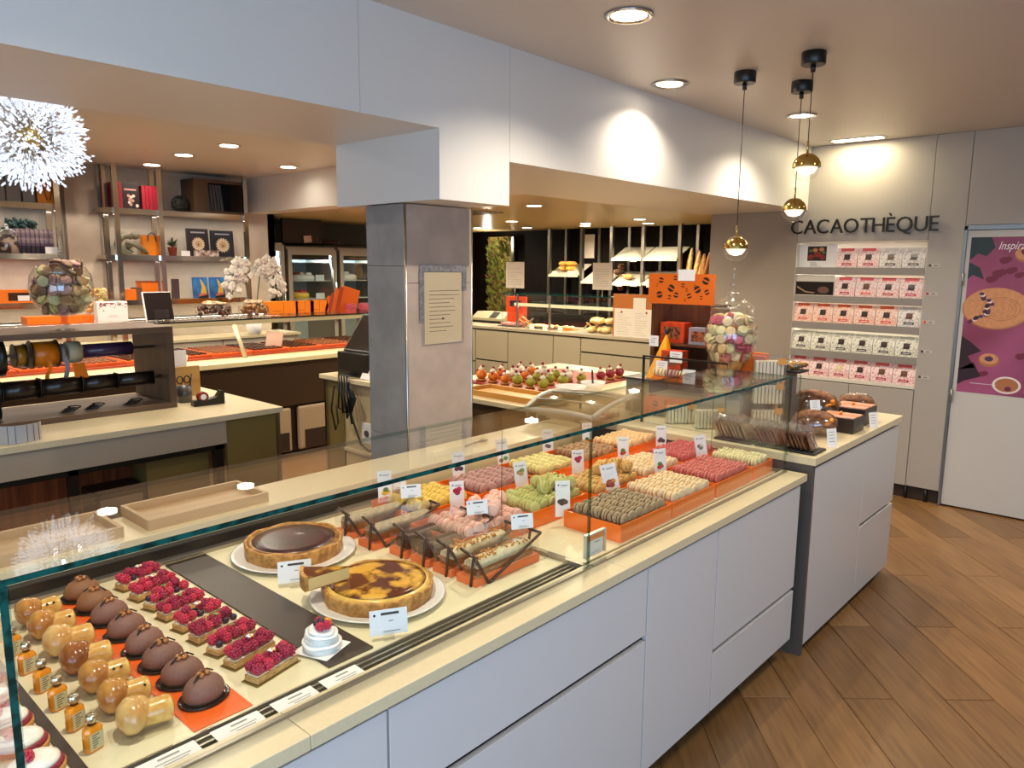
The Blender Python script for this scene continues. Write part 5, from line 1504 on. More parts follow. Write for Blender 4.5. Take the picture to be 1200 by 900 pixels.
# notice on the pillar (paper in a clear sleeve with tape)
nt_ = thing('pillar_notice', 'cream printed notice taped in a clear sleeve on the stone pillar', 'notice', (2.36, py0, 1.4))
a = at(497, 319, y=2.584); b = at(541, 400, y=2.584)
nx0, nx1, nz1, nz0 = a.x, b.x, a.z, b.z
T = TX(nx0, 2.5855, nz0, FY); Wn, Hn = nx1 - nx0, nz1 - nz0
nt_.location = (nx0, 2.5855, nz0)
MB().box(0, Wn, 0, Hn, .0005, .0018, 0, T).build('paper', mat('cream_paper', '#d9c6a2', .6), nt_)
cap_lines(MB(), Wn, Hn * .62, 11, 0, .0022, T @ Matrix.Translation((0, Hn * .16, 0)), th=.14).build('print', mat('brown_ink', '#6e5f4c', .7), nt_)
MB().flat([(x_, y_, .0023) for x_, y_ in disc_pts(Wn * .48, Hn * .35, .006, n=8)], 0, T).build('print', INK, nt_)
MB().box(-.02, Wn + .015, -.008, Hn + .015, .003, .0036, 0, T).build('clear_sleeve', glass('sleeve_plastic', (.97, .97, .97), .07, .12), nt_)
TAPE = mat('silver_tape', '#8e8e92', .35, .5, noise=.2, scale=60)
MB().box(-.03, Wn + .03, Hn + .002, Hn + .034, .0038, .0045, 0, T).build('tape', TAPE, nt_)
MB().box(-.032, -.004, Hn * .32, Hn + .0015, .0038, .0045, 0, T).build('tape', TAPE, nt_)
MB().box(Wn + .004, Wn + .03, Hn * .75, Hn + .0015, .0038, .0045, 0, T).build('tape', TAPE, nt_)
# ================================================================== left zone: ribbon counter, chandelier, chocolate counter, shelves, fridges
CTR = STONE
rc = tag(MB().box(-.6, 2.295, 3.872, 4.98, .868, .90).build('packing_worktop', CTR, bevel=.002), 'cream stone top of the packing counter carrying the ribbon stand', 'worktop')
TAUP = mat('taupe_front', '#aa9c88', .4)
cb = thing('packing_counter', 'taupe packing counter on dark legs with open shelves, left behind the glass case', 'counter', (.85, 4.4, 0))
MB().box(-.6, 1.955, 3.90, 3.925, .735, .866).build('apron', TAUP, cb)
MB().box(1.957, 2.262, 3.90, 3.925, .05, .866).build('end_front', OLIVE, cb)
MB().box(2.264, 2.285, 3.895, 4.95, 0, .866).build('end_panel', STEEL, cb)
for x in (.43, 1.16, 1.9):
    MB().box(x, x + .045, 3.93, 3.975, 0, .734).build('leg', BLACK, cb)
MB().box(-.6, 1.955, 3.93, 3.97, .70, .733).build('rail', BLACK, cb)
MB().box(-.6, 1.955, 4.85, 4.9, 0, .866).build('back_panel', mat('red_wood_back', '#4f2413', .4, col2='#6e3a20', scale=10, stretch=(5, 1, .3)), cb)
MB().box(-.6, 1.955, 4.24, 4.27, .05, .70).build('wood_panel', mat('red_wood_panel', '#7a3c20', .4, col2='#9c5530', scale=8, stretch=(5, 1, .3)), cb)
for x0, x1 in ((.55, .75), (1.30, 1.55)):
    MB().box(x0, x1, 4.02, 4.22, .051, .56).build('bin', mat('dark_bin', '#1a1512', .4), cb, bevel=.004)
    MB().box(x0 + .02, x1 - .02, 4.015, 4.019, .3, .52).build('bin_front', mat('bin_grey', '#7d7468', .4), cb)
MB().box(1.56, 1.9, 4.02, 4.22, .051, .69).build('cupboard', OLIVE, cb)
MB().box(-.6, 1.955, 3.99, 4.84, .02, .05).build('bottom_shelf', BLACK, cb)

# ribbon stand: open walnut box with ribbon rolls
WAL = wood('stand_walnut', '#4f3a2c', '#6b5340', 'X', 6, .42)
SZ0, SZ1 = .9005, 1.371
rsd = thing('ribbon_stand', 'open walnut box stand on the packing counter holding ribbon rolls', 'stand', (1.2, 4.5, SZ0))
MB().box(.2, 1.862, 4.29, 4.78, SZ1 - .032, SZ1).build('top', WAL, rsd, bevel=.001)
MB().box(.2, 1.862, 4.29, 4.78, SZ0, SZ0 + .03).build('bottom', WAL, rsd, bevel=.001)
MB().box(1.825, 1.862, 4.29, 4.78, SZ0 + .0302, SZ1 - .0322).build('side', wood('stand_walnut_side', '#3f2e23', '#5a4536', 'Z', 6, .42), rsd, bevel=.001)
MB().box(.2, .237, 4.29, 4.78, SZ0 + .0302, SZ1 - .0322).build('side', WAL, rsd)
MB().cyl((.237, 4.47, 1.245), (1.825, 4.47, 1.245), .007, 8).build('rod', STEEL, rsd)
MB().cyl((.237, 4.40, 1.075), (1.825, 4.40, 1.075), .008, 8).build('rod', STEEL, rsd)
ORIB = mat('orange_satin', '#d9760f', .3); GRIB = mat('grey_satin', '#8d8c90', .35); PURP = mat('purple_satin', '#3d2845', .25); CRR = mat('cream_satin', '#b5a888', .4)
def roll(x0, x1, r, m, lab, name='ribbon_roll', y=4.47, z=1.245, flange=True, tail=None):
    t = thing(name, lab, 'ribbon roll', ((x0 + x1) / 2, y, z - r), 0)
    MB().cyl((x0 + .004, y, z), (x1 - .004, y, z), r, 24).build('ribbon', m, t)
    if flange:
        for x in (x0, x1 - .004):
            MB().cyl((x, y, z), (x + .004, y, z), r * 1.14, 24).build('flange', BLACK, t)
    if tail:
        w_, L = tail
        q = MB(); xm = (x0 + x1) / 2
        v = []
        for i in range(7):
            zz = z - r * .3 - L * i / 6; yy = y - r - .002 - .012 * math.sin(i * .9)
            v += [(xm - w_ / 2 + .008 * math.sin(i), yy, zz), (xm + w_ / 2 + .008 * math.sin(i), yy, zz)]
        q.add(v, [(2 * i, 2 * i + 1, 2 * i + 3, 2 * i + 2) for i in range(6)], 0, True)
        q.add([(a, b + .001, c_) for a, b, c_ in v], [(2 * i, 2 * i + 2, 2 * i + 3, 2 * i + 1) for i in range(6)], 0, True)
        q.build('loose_end', m, t)
    return t
xo0, xo1 = at(40, 430, y=4.41).x, at(72, 430, y=4.41).x
roll(xo0, xo1, .066, ORIB, 'orange satin ribbon roll with black rims, on the upper rod', tail=(.02, .13))
roll(xo1 + .008, xo1 + .035, .05, GRIB, 'narrow silver grey ribbon roll hanging down beside the orange roll', tail=(.024, .20), flange=False)
roll(xo1 + .042, xo1 + .115, .058, CRR, 'cream paper roll in the middle of the upper rod', flange=False)
roll(xo1 + .125, 1.70, .038, PURP, 'long purple foil roll at the right end of the upper rod', flange=False)
rl_ = roll(xo0 - .075, xo0 - .02, .055, mat('ochre_satin', '#a06a1c', .35), 'narrow ochre ribbon roll left of the orange roll')
roll(xo0 - .16, xo0 - .12, .10, BLACK, 'big black ribbon reel at the left edge on the upper rod', flange=False)
tr2 = tag(MB().add([(xo1 + .05, 4.40, 1.19), (xo1 + .11, 4.40, 1.19), (xo1 + .125, 4.37, 1.075), (xo1 + .055, 4.37, 1.075), (xo1 + .05, 4.402, 1.19), (xo1 + .11, 4.402, 1.19), (xo1 + .125, 4.372, 1.075), (xo1 + .055, 4.372, 1.075)], [(0, 1, 2, 3), (7, 6, 5, 4), (0, 4, 5, 1), (2, 6, 7, 3)]).build('ribbon_strip', ORIB), 'strip of orange ribbon hanging under the cream roll', 'ribbon')
DRB = mat('dark_satin', '#1c120e', .28)
xs_ = [.45, .62, .80, 1.02, 1.20, 1.40, 1.58, 1.78]
for i, (a, b) in enumerate(zip(xs_, xs_[1:])):
    roll(a + .004, b - .004, .062 - .004 * i, DRB, 'dark brown ribbon roll on the lower rod, ' + ('leftmost' if i == 0 else '%s from the left' % ords[i]), z=1.075, y=4.40)
for i, (a, b) in enumerate(((.45, .75), (.77, 1.02))):
    roll(a, b, .05 - .008 * i, DRB, 'dark brown ribbon roll lying at the bottom of the stand, ' + ('left one' if i == 0 else 'right one'), z=SZ0 + .031 + (.057 - .009 * i), y=4.42)
rr = random.Random(6)
for i, x in enumerate((1.30, 1.42, 1.62)):
    b = MB(); pts = []
    for k in range(26):
        a = k * .9; pts.append((x + .035 * math.cos(a) + k * .002, 4.36 + .03 * math.sin(a), SZ0 + .036 + k * .0012))
    tag(b.tube(pts, .0035, 5).build('curled_ribbon', [mat('glossy_dark_ribbon', '#2a201c', .15)]), 'curled end of dark ribbon at the bottom of the stand, ' + ['left one', 'middle one', 'right one'][i], 'ribbon')

# curled white paper sheet standing on the counter
v = []; n = 14
cxs, cys = .985, 3.985
for i in range(n + 1):
    a = math.radians(205 + 130 * i / n)
    v += [(cxs + .095 * math.cos(a), cys + .075 * math.sin(a), .9005), (cxs + .095 * math.cos(a), cys + .075 * math.sin(a), .985)]
sh_ = MB().add(v, [(2 * i, 2 * i + 2, 2 * i + 3, 2 * i + 1) for i in range(n)], 0, True).add([(cxs + (x - cxs) * .985, cys + (y - cys) * .985, z) for x, y, z in v], [(2 * i, 2 * i + 1, 2 * i + 3, 2 * i + 2) for i in range(n)], 0, True)
so_ = tag(sh_.build('paper_sheet', mat('paper_grey', '#b9b5b2', .6)), 'curved white label sheet standing on the packing counter at the left edge', 'paper')
so_['label'] = 'curved white sheet with dark lines standing on the packing counter at the left edge'
b = MB()
for i in (3, 5, 8, 10, 12):
    x, y, z = v[2 * i]; MB().tube([(cxs + (x - cxs) * 1.012, cys + (y - cys) * 1.012, .902), (cxs + (x - cxs) * 1.012, cys + (y - cys) * 1.012, .984)], .0011, 5).build('line', INK, so_)
# pen pot, tape dispenser, wooden card block
tp = thing('tape_dispenser', 'black tape dispenser with a red roll on the packing counter', 'tape dispenser', (2.02, 4.24, .9005), -.1)
MB().prism([(-.09, 0), (.09, 0), (.09, .075), (.075, .08), (.05, .045), (-.02, .03), (-.09, .035)], -.028, .028, 0, FY).build('body', BLACK, tp, local=True, bevel=.003)
MB().cyl((-.03, -.02, .052), (-.03, .02, .052), .030, 20).build('tape_roll', mat('tape_red', '#8c2c1c', .4), tp, local=True)
MB().cyl((-.03, -.021, .052), (-.03, .021, .052), .017, 16).build('core', CARD, tp, local=True)
pp = thing('pen_pot', 'grey mesh pot with scissors beside the ribbon stand', 'pot', (1.965, 4.42, .9005))
MB().lathe([(.042, 0), (.044, .10), (.041, .10), (.039, .004), (.0001, .003)], 20).build('pot', mat('pot_grey', '#5a5652', .4, .6), pp, local=True)
for k in (-1, 1):
    ring = [(k * .022 + .018 * math.cos(a), .005, .135 + .022 * math.sin(a)) for a in [i * PI / 6 for i in range(13)]]
    MB().tube(ring, .004, 6).build('scissor_ring', BLACK, pp, local=True)
MB().cyl((.02, 0, .01), (.05, 0, .17), .004, 6).build('pen', BLACK, pp, local=True)
wb_ = thing('wooden_card_holder', 'light wooden card holder with white card behind the pen pot', 'card holder', (2.05, 4.62, .9005))
MB().box(1.955, 2.15, 4.60, 4.63, .9005, 1.09).build('block', wood('light_wood', '#a57a3a', '#c29a58', 'X', 5, .5), wb_, bevel=.002)
MB().box(2.0, 2.09, 4.645, 4.648, .9005, 1.19).build('card', CARD, wb_)

# chandelier: dandelion of crystal twigs
cc = Vector((1.13, 3.95, 2.285))
ch = thing('crystal_chandelier', 'dandelion shaped crystal chandelier with lit white tips at the upper left', 'chandelier', cc)
MB().lathe([(.06, .335), (.065, .345), (.065, .353), (.0001, .355)], 24).cyl((0, 0, .05), (0, 0, .34), .006, 8).build('mount', CHROME, ch, local=True)
MB().ball((0, 0, 0), .05, 16, 10).build('gold_hub', GOLDM, ch, local=True)
rods, crys = MB(), MB(); rr = random.Random(12)
CR_ = .225
N = 420
for i in range(N):
    zc = 1 - 2 * (i + .5) / N; rad = math.sqrt(1 - zc * zc); a = i * 2.39996
    d = Vector((rad * math.cos(a), rad * math.sin(a), zc)); L = CR_ * rr.uniform(.78, 1.08)
    rods.cyl(d * .045, d * L, .0011, 3)
    for k in range(7):
        e = (d + Vector((rr.uniform(-1, 1), rr.uniform(-1, 1), rr.uniform(-1, 1))) * .22).normalized()
        q = d * L * (.72 + .05 * k) + (e - d * e.dot(d)) * .08 * rr.random() + e * .01
        s_ = rr.uniform(.004, .0075)
        t_ = Matrix.Translation(q) @ e.to_track_quat('Z', 'Y').to_matrix().to_4x4()
        crys.add([(s_, 0, 0), (0, s_, 0), (-s_, 0, 0), (0, -s_, 0), (0, 0, s_ * 1.7), (0, 0, -s_ * 1.7)], [(0, 1, 4), (1, 2, 4), (2, 3, 4), (3, 0, 4), (1, 0, 5), (2, 1, 5), (3, 2, 5), (0, 3, 5)], 0, False, t_)
o = rods.build('twigs', STEEL, ch, local=True); o['kind'] = 'stuff'
o = crys.build('crystals', mat('lit_crystal', '#e6ecf6', .08, emit=.7), ch, local=True); o['kind'] = 'stuff'
for k in range(10):
    zc = 1 - 2 * (k + .5) / 10; rad = math.sqrt(1 - zc * zc); a = k * 2.4
    MB().ball((.10 * rad * math.cos(a), .10 * rad * math.sin(a), .10 * zc), .010, 8, 6).build('bulb', mat('lit_bulb', '#f4f6ff', .3, emit=12.0), ch, local=True)
point('chandelier_glow', tuple(cc), 14, (1, .95, .9), .02)

# chocolate counter
CY = 5.82
cf = thing('chocolate_counter', 'long dark fronted chocolate counter with cream ledge behind the packing counter', 'counter', (3.6, 6.2, 0))
DKF = mat('dark_chocolate_front', '#3a2a1c', .35)
MB().box(.4, 5.6, CY + .04, CY + .06, .48, .877).build('front', DKF, cf)
MB().box(.4, 5.6, CY + .08, 6.9, .05, .86).build('carcass', DKBR, cf)
BINM = mat('beige_bin', '#a39077', .4)
for x0, x1 in ((2.75, 3.12), (3.15, 3.55), (3.62, 4.05)):
    MB().box(x0, x1, CY + .03, CY + .075, .06, .46).build('bin_door', BINM, cf, bevel=.02, seg=3)
    MB().box(x0 + .06, x1 - .03, CY + .026, CY + .0295, .07, .24).build('handle_recess', DKBR, cf, bevel=.001)
tag(MB().prism([(0, .878), (0, .915), (.03, .93), (.75, .93), (.75, .878)], .4, 5.6, 0, Matrix.Translation((0, CY, 0)) @ Matrix(((0, 0, 1, 0), (1, 0, 0, 0), (0, 1, 0, 0), (0, 0, 0, 1)))).build('chocolate_ledge', mat('ivory_ledge', '#e6d8a8', .3)), 'rounded cream ledge of the chocolate counter', 'worktop')
tc = thing('chocolate_case', 'glass chocolate case with slanted metal post and flat glass top', 'display case', (3.6, 6.4, .93))
MB().box(.6, 5.6, 6.05, 6.75, .9305, .945).build('deck', mat('case_deck_red', '#a33c1e', .4), tc)
GZ = 1.255
MB().pane(.6, 5.9, 6.12, 6.86, GZ - .010, GZ).build('top_pane', [GLASS, EDGE], tc)
MB().box(.6, 5.9, 6.112, 6.119, GZ - .012, GZ + .001).build('dark_edge', BLACK, tc)
MB().box(.6, 5.9, 6.13, 6.165, GZ - .050, GZ - .012).build('light_rail', mat('cream_alu', '#d0c4a0', .3, .3), tc)
pa = at(286, 414, y=6.0); pb_ = at(274, 374, y=6.13)
MB().tube([(pa.x, 5.98, .932), (pb_.x, 6.13, GZ - .05)], .022, 4).build('slanted_post', mat('cream_alu', '#d0c4a0', .3, .3), tc)
v = [(.6, 5.99, .932), (5.9, 5.99, .932), (5.9, 6.128, GZ - .05), (.6, 6.128, GZ - .05)]
MB().add(v + [(a, b + .006, c_) for a, b, c_ in v], [(0, 1, 2, 3), (7, 6, 5, 4), (0, 4, 5, 1), (1, 5, 6, 2), (2, 6, 7, 3), (3, 7, 4, 0)], [0, 0, 1, 1, 1, 1]).build('front_pane', [GLASS, EDGE], tc)
area('case_light', (3.2, 6.148, GZ - .055), (0, 0, 0), 4.6, .02, 9, NEUT)
rr = random.Random(31)
OR3 = [mat('tray_orange_a', '#e3611c', .35), mat('tray_orange_b', '#d05016', .35), mat('tray_brown', '#5a2c1a', .4)]
for i in range(13):
    x = 1.0 + i * .36
    r = thing('chocolate_tray', 'orange tray of chocolates in the glass chocolate case, %s from the left' % NTH[i], 'tray', (x, 6.4, .9455), 0, 'orange trays in the chocolate case')
    MB().box(-.17, .17, -.30, .32, 0, .022).build('tray', OR3[i % 2], r, local=True, bevel=.002)
    b = MB()
    for q in range(6):
        for s_ in range(9):
            b.box(-.145 + q * .05, -.115 + q * .05, -.27 + s_ * .063, -.24 + s_ * .063, .0222, .036)
    o = b.build('chocolates', [mat('choc_bonbon', '#3d2116', .3, noise=.5, scale=14)] if i % 3 else [mat('choc_pale', '#8a5a3a', .35)], r, local=True); o['kind'] = 'stuff'
tall = tag(MB().box(0, .17, 0, .15, -.002, 0, 0, TX(at(311, 408, y=6.3).x, 6.30, .97, FY) @ Matrix.Rotation(-.15, 4, 'Z')).build('menu_card', mat('rose_card', '#c9a894', .5)), 'pinkish card standing inside the chocolate case', 'card')
tag(MB().box(0, .07, 0, .085, -.002, 0, 0, TX(at(208, 424, y=5.95).x, 5.95, .9305, FY) @ Matrix.Rotation(-.25, 4, 'Z')).build('price_card', CARD), 'folded white card on the cream ledge beside the ribbon stand', 'card')
# back counter behind the case (light fronts seen through the glass)
bk = thing('back_counter', 'pale back counter with doors below the beige display wall', 'counter', (3, 7.55, 0))
MB().box(.0, 4.6, 7.36, 7.79, .1, .96).build('carcass', mat('pale_counter', '#b8aa98', .45), bk)
for k in range(5):
    MB().box(.3 + k * .85, 1.13 + k * .85, 7.34, 7.359, .12, .955).build('door', mat('pale_front', '#c0b3a1', .4), bk, bevel=.002)
MB().box(0, 4.6, 7.32, 7.79, .9605, .985).build('top', CTR, bk)

# things on the flat glass top of the chocolate case
GT = GZ + .0005
def gx(u, y=6.45): return at(u, 372, y=y).x
LF = mat('cherry_print', '#5a1a22', .5)
wbx = thing('cherry_box', 'white gift box with dark cherry branch print on the glass top', 'box', (gx(131), 6.42, GT), 0.0)
MB().box(-.115, .115, 0, .07, 0, .165).build('box', CARD, wbx, local=True, bevel=.002)
p = MB(); rr = random.Random(9)
for k in range(34):
    x = rr.uniform(-.105, .105); y = .155 - abs(rr.gauss(0, .022)); q = rr.uniform(.004, .010)
    p.flat([(a, b, k * .00003) for a, b in disc_pts(x, max(y, .09), q, q * .6, 8, rr.random())], k % 2, Matrix.Translation((0, -.0008, 0)) @ FY)
p.build('print', [LF, mat('cherry_red', '#a0283a', .5)], wbx, local=True)
for q in ((-.03, .05, .03, .053), (-.045, .04, .045, .042)):
    MB().flat([(a, b, 0) for a, b in rect(*q)], 0, Matrix.Translation((0, -.001, 0)) @ FY).build('print', GREYINK, wbx, local=True)
tb = thing('dark_display_board', 'dark board with white edge leaning on a clear stand on the glass top', 'board', (gx(185), 6.40, GT), .05)
Tt = Matrix.Rotation(-.22, 4, 'X')
MB().box(-.11, .12, 0, .012, .004, .235, 0, Tt).build('board', mat('board_dark', '#1c1210', .75, spec=.15), tb, local=True)
MB().box(-.118, -.1105, -.002, .014, .004, .237, 0, Tt).box(-.118, .122, -.002, .014, .2352, .241, 0, Tt).build('white_edge', CARD, tb, local=True)
MB().box(-.06, .06, -.03, -.027, 0, .09).box(-.06, .06, -.03, .06, 0, .003).build('clear_stand', GLASS, tb, local=True)
ob = thing('orange_box', 'long orange box lying on the glass top behind the goblet', 'box', (gx(77), 6.5, GT))
MB().box(-.25, .22, 0, .15, 0, .06).build('box', ORANGE, ob, local=True, bevel=.002)
MB().box(-.02, .03, -.001, .151, .0005, .0615).build('band', mat('orange_dark_band', '#c9500c', .4), ob, local=True)
for k, (u, w_) in enumerate(((336, .10), (361, .09), (378, .07))):
    r = thing('orange_gift_box', 'small orange gift box on the glass top, ' + ['leftmost double width one', 'middle one', 'right one beside the folders'][k], 'gift box', (gx(u), 6.5, GT), 0, 'small orange gift boxes on the glass top')
    q = .16 if k == 0 else .105
    MB().box(-q, q, 0, .10, 0, .118).build('box', mat('orange_gift', '#f48a14', .4), r, local=True, bevel=.0015)
    MB().box(-.002, .002, -.0008, .1008, 0, .1185).box(-q * .7, -q * .1, -.0008, 0, .025, .03).build('print', mat('dark_orange_print', '#b85408', .5), r, local=True)  # darker orange line and bar on each box
for k in range(5):
    r = thing('orange_folder', 'tall orange folder leaning in the stack beside the orange boxes, ' + (['leftmost and smallest', 'second from the left', 'third from the left', 'fourth from the left', 'rightmost and largest'][k]), 'folder', (gx(384 + k * 6), 6.50 + .03 * k, GT), 0, 'leaning orange folders')
    sz = (.17, .20, .245, .26, .27)[k]; wd = (.03, .03, .04, .05, .22)[k]
    T = Matrix.Rotation(.28, 4, 'Y')
    MB().box(0, wd, 0, .012, 0, sz, 0, T).build('board', [mat('folder_orange', '#d9640f', .45), mat('folder_orange_b', '#a8430c', .45)][k % 2], r, local=True, bevel=.001)
for k, u in enumerate((416, 432)):
    r = thing('pink_pack', 'small pink and white pack on the glass top, ' + ['left one', 'right one half behind the pillar'][k], 'pack', (gx(u), 6.5, GT))
    MB().box(-.06, .06, 0, .06, 0, .085).build('pack', CLEAR, r, local=True)
    MB().box(-.045, .045, .002, .05, .002, .07).build('filling', mat('pink_filling', '#c8506a', .5, noise=.3, scale=60), r, local=True)
for k, (u, w_, lab) in enumerate(((255, .17, 'low glass dome full of dark cakes on the glass top'), (302, .15, 'low glass dome with nut clusters on the glass top, right one'))):
    r = thing('cake_dome', lab, 'cake dome', (gx(u), 6.52, GT))
    MB().lathe([(w_ * .92, 0), (w_ * .95, .01), (w_ * .9, .085), (w_ * .7, .10), (.0001, .102)], 24).build('dome', JG, r, local=True)
    b = MB(); rr = random.Random(k)
    for q in range(40):
        a, rd = rr.uniform(0, 6.3), w_ * .8 * math.sqrt(rr.random())
        b.ball((rd * math.cos(a), rd * math.sin(a), .02 + rr.random() * .07), .022, 6, 4, bump=.2, rng=rr)
    o = b.build('cakes', [mat('dome_choc', '#4a2c22', .5, noise=.4, scale=30), mat('dome_nut', '#9a7248', .5, noise=.4, scale=30)][k], r, local=True); o['kind'] = 'stuff'
    b = MB()
    for q in range(16):
        a, rd = rr.uniform(0, 6.3), w_ * .5 * math.sqrt(rr.random())
        b.ball((rd * math.cos(a), rd * math.sin(a), .115 + rr.random() * .02), (.04, .03, .012), 6, 4, bump=.2, rng=rr)
    o = b.build('topping', mat('pale_cluster', '#c9a988', .5, noise=.3, scale=40), r, local=True); o['kind'] = 'stuff'
# second macaron goblet further back
g2 = Vector((gx(112, 6.6), 6.6, GT))
r = thing('small_goblet', 'smaller glass of pale macarons behind the big goblet', 'jar', g2)
MB().lathe([(.06, 0), (.06, .006), (.015, .014), (.015, .04), (.06, .06), (.10, .13), (.105, .19), (.085, .26), (.083, .26), (.102, .19), (.097, .131), (.0001, .06)], 24).build('glass', JG, r, local=True)
b = MB(); rr = random.Random(3)
for q in range(60):
    z = rr.uniform(.09, .27); a = rr.uniform(0, 6.3); rd = .075
    b.ball((rd * math.cos(a), rd * math.sin(a), z), (.024, .024, .013), 8, 5, rot=(rr.uniform(0, 3), rr.uniform(0, 3), 0), m=q % 2)
o = b.build('sweets', [MATS['macaron_pale'], MATS['macaron_caramel']], r, local=True); o['kind'] = 'stuff'

# ------------------------------------------------------------------ wall shelves (back at y=7.8)
YS = 7.5
SHW = mat('shelf_beige', '#b5a48c', .35)
su = thing('wall_shelving', 'chrome framed display shelves on the beige wall', 'shelving', (3, 7.65, 0))
def ux(u, v=300, y=YS): return at(u, v, y=y).x
zS = [2.235, 1.80, 1.375]
xa0, xa1, xb0, xb1 = .9, ux(66), ux(124), ux(289)
for z in zS:
    for x0, x1 in ((xa0, xa1), (xb0, xb1)):
        MB().box(x0, x1, YS + .01, 7.795, z - .035, z).build('shelf', SHW, su, bevel=.001)
        MB().box(x0, x1, YS - .004, YS + .009, z - .045, z + .004).build('chrome_strip', CHROME, su)
for u, yy in ((60, 7.74), (71, YS), (126, YS + .2), (139, YS), (182, YS + .2), (190, YS), (289, YS)):
    x = ux(u, 300, yy)
    MB().box(x - .022, x + .022, yy - .03, yy, .986, LZ).build('post', CHROME, su)
for x in (ux(78, 250, 7.79), ux(117, 250, 7.79)):
    pass
# pilaster between the two bays
tp_ = struct(MB().box(ux(77, 250, 7.72), ux(116, 250, 7.72), 7.72, 7.799, 0, LZ).build('trim_5', mat('pilaster_beige', '#a3917d', .6, noise=.06, scale=6, bump=.4, bscale=8))); tp_['label'] = 'plain beige pilaster between the two shelf bays'
for z in (2.19, 1.75, 1.33):
    area('shelf_glow', (2.9, 7.6, z - .006), (0, 0, 0), 3.2, .05, 5, NEUT)
def book(u0, u1, z, hgt, m, lab, y=7.56, dep=.18, group=None, cov=None, tilt=0.0):
    x0, x1 = ux(u0, 300, y), ux(u1, 300, y)
    r = thing('book', lab, 'book', ((x0 + x1) / 2, y, z + .0008), 0, group)
    T = Matrix.Rotation(tilt, 4, 'X'); hw = (x1 - x0) / 2
    MB().box(-hw, hw, 0, dep, 0, hgt, 0, T).build('cover', m, r, local=True, bevel=.001)
    if cov: cov(r, hw, hgt, T)
    return r
RED = mat('red_book', '#8e1c28', .4); RED2 = mat('crimson_book', '#9c1c30', .4); BKB = mat('black_book', '#241a1e', .4); NAVY = mat('navy_book', '#20222c', .4)
z2, z1_, z0_ = zS[0], zS[1], zS[2]
book(139, 145, z2, .245, RED, 'narrow red book at the left of the top shelf', y=7.55)
def cov1(r, hw, h, T):
    p = MB(); T2 = T @ Matrix.Translation((0, -.0008, 0)) @ FY
    p.flat([(-hw * .5, h * .70, 0), (hw * .7, h * .70, 0), (hw * .7, h * .76, 0), (-hw * .5, h * .76, 0)], 0, T2)
    for k, (a, b) in enumerate(((-.1, .5), (.15, .45), (.3, .32), (-.05, .25), (.1, .18), (.4, .5), (.02, .37))):
        p.flat([(x, y, k * .0001) for x, y in disc_pts(hw * a, h * b, hw * .16, h * .06, 10)], k % 2, T2)
    p.flat([(x, y, .0006) for x, y in disc_pts(hw * .72, h * .14, hw * .16, h * .065, 12)], 1, T2)
    p.build('print', [mat('print_rose', '#c98a80', .5), mat('print_cream', '#dccbb8', .5)], r, local=True)
    MB().box(-hw - .002, -hw * .72, -.0006, .0, 0, h, 0, T).build('spine', RED, r, local=True)
book(145, 168, z2, .248, BKB, 'black book with red spine and cherry cover facing out on the top shelf', y=7.55, dep=.04, cov=cov1)
for k in range(4):
    book(171 + k * 4.2, 174.8 + k * 4.2, z2, .225 + .004 * (k % 2), RED2, 'crimson book in the upright group on the top shelf, ' + ['leftmost', 'second from the left', 'third from the left', 'rightmost'][k], y=7.54, group='crimson books on the top shelf')
# dark wicker ball
bw = thing('dark_ball', 'dark woven ball ornament on the top shelf', 'ornament', (ux(211, 240, 7.62), 7.62, z2 + .0008))
bb = MB(); rr = random.Random(1)
bb.ball((0, 0, .085), .075, 12, 8)
for k in range(16):
    e = Euler((rr.uniform(0, 3), rr.uniform(0, 3), rr.uniform(0, 3))).to_matrix()
    bb.tube([Vector((0, 0, .085)) + e @ Vector((.078 * math.cos(i * PI / 8), .078 * math.sin(i * PI / 8), 0)) for i in range(17)], .006, 5)
bb.build('weave', mat('dark_green_black', '#1a1c18', .6), bw, local=True)
# wooden open box with dark books
x0, x1 = ux(224, 230, 7.56), ux(284, 230, 7.56)
wx = thing('wooden_crate', 'walnut open box with dark folders on the top shelf', 'box', ((x0 + x1) / 2, 7.55, z2 + .0008))
h = .34; xm_ = x0 + .11
WCR = wood('crate_walnut', '#3f2d20', '#56402e', 'Z', 6, .5)
MB().box(x0, x0 + .02, 7.50, 7.78, z2 + .001, z2 + h).box(x1 - .03, x1, 7.50, 7.78, z2 + .001, z2 + h).box(x0 + .02, x1 - .03, 7.50, 7.78, z2 + h - .03, z2 + h).box(x0 + .02, x1 - .03, 7.50, 7.78, z2 + .001, z2 + .03).box(x0 + .02, x0 + .15, 7.50, 7.53, z2 + .03, z2 + h - .03).build('frame', WCR, wx)
MB().box(x0 + .02, x1 - .03, 7.76, 7.78, z2 + .031, z2 + h - .031).build('back', BLACK, wx)
for k in range(5):
    T = Matrix.Translation((x0 + .165 + k * .034, 7.535, z2 + .031)) @ Matrix.Rotation(-.10, 4, 'Y')
    o = MB().box(0, .026, 0, .2, 0, .262, 0, T).build('folder', mat('slate_folder', '#3d4048', .5))
    tag(o, 'dark slate folder in the walnut box, ' + ['leftmost', 'second from the left', 'middle one', 'fourth from the left', 'rightmost'][k], 'folder', 'slate folders in the walnut box')
